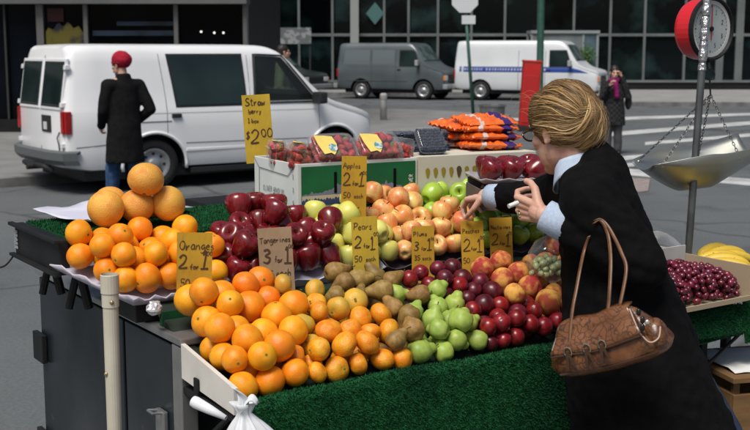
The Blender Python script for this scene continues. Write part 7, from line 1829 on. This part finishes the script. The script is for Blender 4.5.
# ------------------------------------------------------------------ passers-by
def figure(name, loc, yaw, J, cl, label, hs=1.0, hat=None, hair_mat=None, hair='short', vox=.012):
    """J: joints in the person's own axes (x = their left, -y = ahead, z up)"""
    root = empty(name, loc); tag(root, label, 'person')
    RM = Matrix.Translation(loc) @ Matrix.Rotation(yaw, 4, 'Z'); g = {k: RM @ Vector(v_) for k, v_ in J.items() if isinstance(v_, tuple)}
    fw = (RM.to_3x3() @ Vector(J.get('look', (0, -1, 0)))) if 'look' in J else RM.to_3x3() @ Vector((0, -1, 0))
    Hd = Head(g['head'], fw)
    bm = bmesh.new(); head_prims(bm, Hd); capsule(bm, Hd(-.02, 0, -.03), g['neck'], .048, .058); hm = remesh(bm, .005, 4)
    bm = bmesh.new(); capsule(bm, g['neck'], g['chest'], .05, .09); capsule(bm, g['chest'], g['pel'], .09, .10)
    for s in 'lr':
        capsule(bm, g['neck'], g[s + 'sh'], .05, .055); capsule(bm, g[s + 'sh'], g[s + 'el'], .048, .040); capsule(bm, g[s + 'el'], g[s + 'wr'], .038, .028)
        capsule(bm, g['pel'], g[s + 'kn'], .085, .058); capsule(bm, g[s + 'kn'], g[s + 'an'], .052, .036)
    tm = remesh(bm, vox, 3)
    bm = bmesh.new()
    for s in 'lr':
        dv = (g[s + 'wr'] - g[s + 'el']).normalized(); up_ = RM.to_3x3() @ Vector((0, -1, .3)); sd_ = RM.to_3x3() @ Vector((0, -1, .2))
        hand(bm, g[s + 'wr'], dv, RM.to_3x3() @ Vector((-1 if s == 'l' else 1, 0, 0)), sd_, [(.5, .7, .4)] * 4, (.6, .3, .3))
    hdm = remesh(bm, .0032, 2)
    link('body', join_meshes('body', [hm, tm, hdm]), SKIN, root)
    cm, tmats, sh_m = cl['coat'], cl['legs'], cl['shoe']
    bm = bmesh.new(); cw_ = cl.get('cw', 1.0)
    sx = RM.to_3x3() @ Vector((1, 0, 0)); sy = RM.to_3x3() @ Vector((0, 1, 0)); hem = J['hem']
    secs = [(g['neck'] + Vector((0, 0, .065)), .078, .08), (g['neck'] + Vector((0, 0, .0)), .098, .092), (g['neck'].lerp(g['chest'], .14), .150, .10), (g['neck'].lerp(g['chest'], .30), .18, .11), (g['chest'], .205, .135), (g['chest'].lerp(g['pel'], .5), .195, .14), (g['pel'], .205, .155), (Vector((g['pel'].x, g['pel'].y, loc[2] + (hem + J['pel'][2]) / 2)), .222, .17), (Vector((g['pel'].x, g['pel'].y, loc[2] + hem)), .235, .18)]
    rings = [[bm.verts.new(c + sx * (a * cw_ * math.cos(t)) + sy * (b * cw_ * math.sin(t))) for t in np.linspace(0, 2 * math.pi, 28, endpoint=False)] for c, a, b in secs]
    for A, B in zip(rings[:-1], rings[1:]):
        for k in range(28): bm.faces.new((A[k], A[(k + 1) % 28], B[(k + 1) % 28], B[k]))
    bm.faces.new(rings[0]); bm.faces.new(rings[-1][::-1])
    for s in 'lr':
        capsule(bm, g['neck'].lerp(g['chest'], .3), g[s + 'sh'], .085, .08); capsule(bm, g[s + 'sh'], g[s + 'el'], .078, .066); capsule(bm, g[s + 'el'], g[s + 'wr'], .063, .050)
    c_ = remesh(bm, vox, 6); displace(c_, .008, 7, 3); link('coat', c_, cm, root)
    bm = bmesh.new()
    for s in 'lr': capsule(bm, g['pel'] + sx * (.08 if s == 'l' else -.08), g[s + 'kn'], .105, .085); capsule(bm, g[s + 'kn'], g[s + 'an'], .082, .075)
    t_ = remesh(bm, vox, 4); displace(t_, .008, 8, 1); link('trousers', t_, tmats, root)
    for s in 'lr':
        bm = bmesh.new(); a = g[s + 'an']; b = a + (RM.to_3x3() @ Vector((0, -.17, 0))); capsule(bm, Vector((a.x, a.y, loc[2] + .045)), Vector((b.x, b.y, loc[2] + .03)), .045, .038); capsule(bm, a, Vector((a.x, a.y, loc[2] + .04)), .05, .048)
        for v_ in bm.verts: v_.co.z = max(v_.co.z, loc[2])
        link('shoe', remesh(bm, .008, 3), sh_m, root)
    if hair_mat is not None:
        bm = bmesh.new(); ellips(bm, Hd(-.02, 0, .045), (.102, .085, .098), Hd.rot)
        if hair == 'long': ellips(bm, Hd(-.055, 0, -.02), (.06, .085, .10), Hd.rot)
        else: ellips(bm, Hd(-.05, 0, 0), (.062, .074, .075), Hd.rot)
        hm_ = remesh(bm, .007, 4); displace(hm_, .006, 40); link('hair', hm_, hair_mat, root)
    if hat is not None:
        bm = bmesh.new(); ellips(bm, Hd(-.022, 0, .058), (.116, .098, .104), Hd.rot); ellips(bm, Hd(-.065, 0, .05), (.085, .094, .092), Hd.rot); h_ = remesh(bm, .007, 4)
        displace(h_, .005, 22, 4); link('hat', h_, hat, root)
        bm = bmesh.new(); tube(bm, [Hd(-.012 + .104 * math.cos(a), .086 * math.sin(a), .026 + .018 * math.cos(a)) for a in np.linspace(0, 2 * math.pi, 26)], .010, 8); bm_obj('hat_band', bm, hat, root, smooth=True)
    for s in (-1, 1):
        bm = bmesh.new(); ellips(bm, Hd(.086, s * .03, .010), (.010, .012, .007)); bm_obj('eye', bm, M('eye_dark', (.03, .02, .02), .3, .5), root)
    bm = bmesh.new(); ellips(bm, Hd(.096, 0, -.066), (.008, .024, .007), Hd.rot); bm_obj('mouth', bm, M('lip', (.35, .10, .09), .5, .4), root)
    return root, g, Hd
stand = dict(head=(0, -.02, 1.63), neck=(0, .01, 1.48), chest=(0, 0, 1.25), pel=(0, 0, .95), lsh=(.18, .01, 1.42), rsh=(-.18, .01, 1.42), lel=(.25, .04, 1.13), rel=(-.25, .04, 1.13), lwr=(.24, -.06, .90), rwr=(-.24, -.06, .90), lkn=(.10, -.02, .51), rkn=(-.10, -.02, .51), lan=(.10, .02, .09), ran=(-.10, .02, .09), hem=.62)
# man with the red hat, seen from behind, looking to his left
J = dict(stand); J.update(head=(.01, -.03, 1.70), neck=(0, .01, 1.54), chest=(0, 0, 1.29), pel=(0, 0, .98), lsh=(.19, .01, 1.47), rsh=(-.19, .01, 1.47), look=(.42, -.88, -.12), rel=(-.29, .10, 1.20), rwr=(-.20, -.12, 1.04), lel=(.24, -.02, 1.19), lwr=(.20, -.17, 1.02), lkn=(.10, -.12, .52), lan=(.11, -.16, .09), rkn=(-.09, .08, .52), ran=(-.09, .26, .11), hem=.60)
mp = on_z(127, 214, 0); CO2 = M('charcoal_coat', (.007, .007, .0075), .9, .12, c2=(.011, .011, .012), scale=20, bump=.3, bscale=120)
figure('person', Vector((mp.x, mp.y, 0)), R(180 + 38), J, dict(coat=CO2, legs=M('blue_jeans', (.025, .055, .13), .85, .2, c2=(.05, .10, .21), scale=20), shoe=M('shoe_black', (.012, .012, .012), .4, .4), cw=.98), 'man in a red knitted hat, dark coat and blue jeans walking by the white minivan', hat=M('red_knit', (.36, .012, .035), .9, .2, c2=(.26, .01, .025), scale=30, bump=.5, bscale=120))
# woman on the telephone at the crossing
J = dict(stand); J.update(head=(0, -.03, 1.46), neck=(0, .01, 1.31), chest=(0, 0, 1.10), pel=(0, 0, .84), lsh=(.16, .01, 1.25), rsh=(-.16, .01, 1.25), lel=(.25, -.08, 1.04), lwr=(.125, -.10, 1.38), rel=(-.22, -.10, 1.03), rwr=(-.11, -.20, 1.24), lkn=(.09, -.02, .46), rkn=(-.09, -.02, .46), lan=(.10, .02, .09), ran=(-.09, .03, .09), hem=.52, look=(.1, -1, -.05))
CHK = M('checked_coat', (.009, .009, .010), .9, .15, c2=(.018, .018, .019), scale=30)
def add_checks(m):
    n, l = m.node_tree.nodes, m.node_tree.links; b = n['Principled BSDF']; src = b.inputs['Base Color'].links[0].from_socket; tc = next(x for x in n if x.bl_idname == 'ShaderNodeTexCoord')
    ck = n.new('ShaderNodeTexChecker'); ck.inputs['Scale'].default_value = 22; l.new(tc.outputs['Object'], ck.inputs['Vector']); mx = n.new('ShaderNodeMix'); mx.data_type = 'RGBA'; mx.inputs['B'].default_value = (.035, .035, .037, 1); l.new(src, mx.inputs['A']); mu = n.new('ShaderNodeMath'); mu.operation = 'MULTIPLY'; mu.inputs[1].default_value = .8; l.new(ck.outputs['Fac'], mu.inputs[0]); l.new(mu.outputs[0], mx.inputs['Factor']); l.new(mx.outputs['Result'], b.inputs['Base Color'])
add_checks(CHK)
pw = on_z(612, 154, 0)
root, g, Hd = figure('person', Vector((pw.x, pw.y, 0)), R(-6), J, dict(coat=CHK, legs=M('grey_wool', (.07, .07, .075), .9, .2), shoe=M('shoe_black'), cw=.95), 'woman in a dark checked coat telephoning at the crossing', hair_mat=M('dark_hair', (.018, .013, .010), .5, .4), hair='short')
MAG = M('magenta_scarf', (.22, .012, .11), .85, .2, c2=(.16, .01, .08), scale=20)
bm = bmesh.new(); tube(bm, [g['neck'] + Vector((.085 * math.cos(a), -.02 + .085 * math.sin(a), .01 - .02 * math.sin(a))) for a in np.linspace(0, 6.28, 18)], .042, 8); capsule(bm, g['neck'] + Vector((0, -.10, -.02)), g['neck'] + Vector((.02, -.165, -.26)), .055, .045); s_m = remesh(bm, .008, 3); displace(s_m, .008, 20); link('scarf', s_m, MAG, root)
bm = bmesh.new(); c = Hd(.03, .095, -.01); box(bm, -.022, .022, -.008, .008, -.05, .05, Matrix.Translation(c) @ Matrix.Rotation(R(15), 4, 'Y'), .005); tag(bm_obj('telephone', bm, BLKTRIM), 'small dark telephone held to the ear by the woman at the crossing', 'telephone')
bm = bmesh.new(); c = g['pel'] + Vector((.27, .02, .10)); ellips(bm, c, (.06, .12, .14), None, 16, 10); shb = bm_obj('shoulder_bag', bm, BLKTRIM, smooth=True); tag(shb, 'black shoulder bag on the woman telephoning at the crossing', 'bag')
bm = bmesh.new(); tube(bm, smooth_path([c + Vector((0, -.08, .12)), g['lsh'] + Vector((.02, -.06, .06)), g['lsh'] + Vector((.02, .05, .06)), c + Vector((0, .08, .12))]), .008, 6); bm_obj('bag_strap', bm, BLKTRIM, shb)
# person in a tan jacket beyond the minivan
J = dict(stand); J.update(head=(0, -.03, 1.70), neck=(0, .01, 1.54), chest=(0, 0, 1.29), pel=(0, 0, .98), lsh=(.19, .01, 1.47), rsh=(-.19, .01, 1.47), hem=.82, look=(.2, -1, 0))
tp = at(282, 60, 19.4)
figure('person', Vector((tp.x, tp.y, .13)), R(95), J, dict(coat=M('tan_jacket', (.36, .33, .22), .85, .2, c2=(.30, .27, .18), scale=9), legs=M('grey_wool'), shoe=M('shoe_black')), 'dark haired passer-by in a tan jacket standing beyond the front of the minivan', hair_mat=M('dark_hair'))
bpy.data.scenes.remove(WORK)
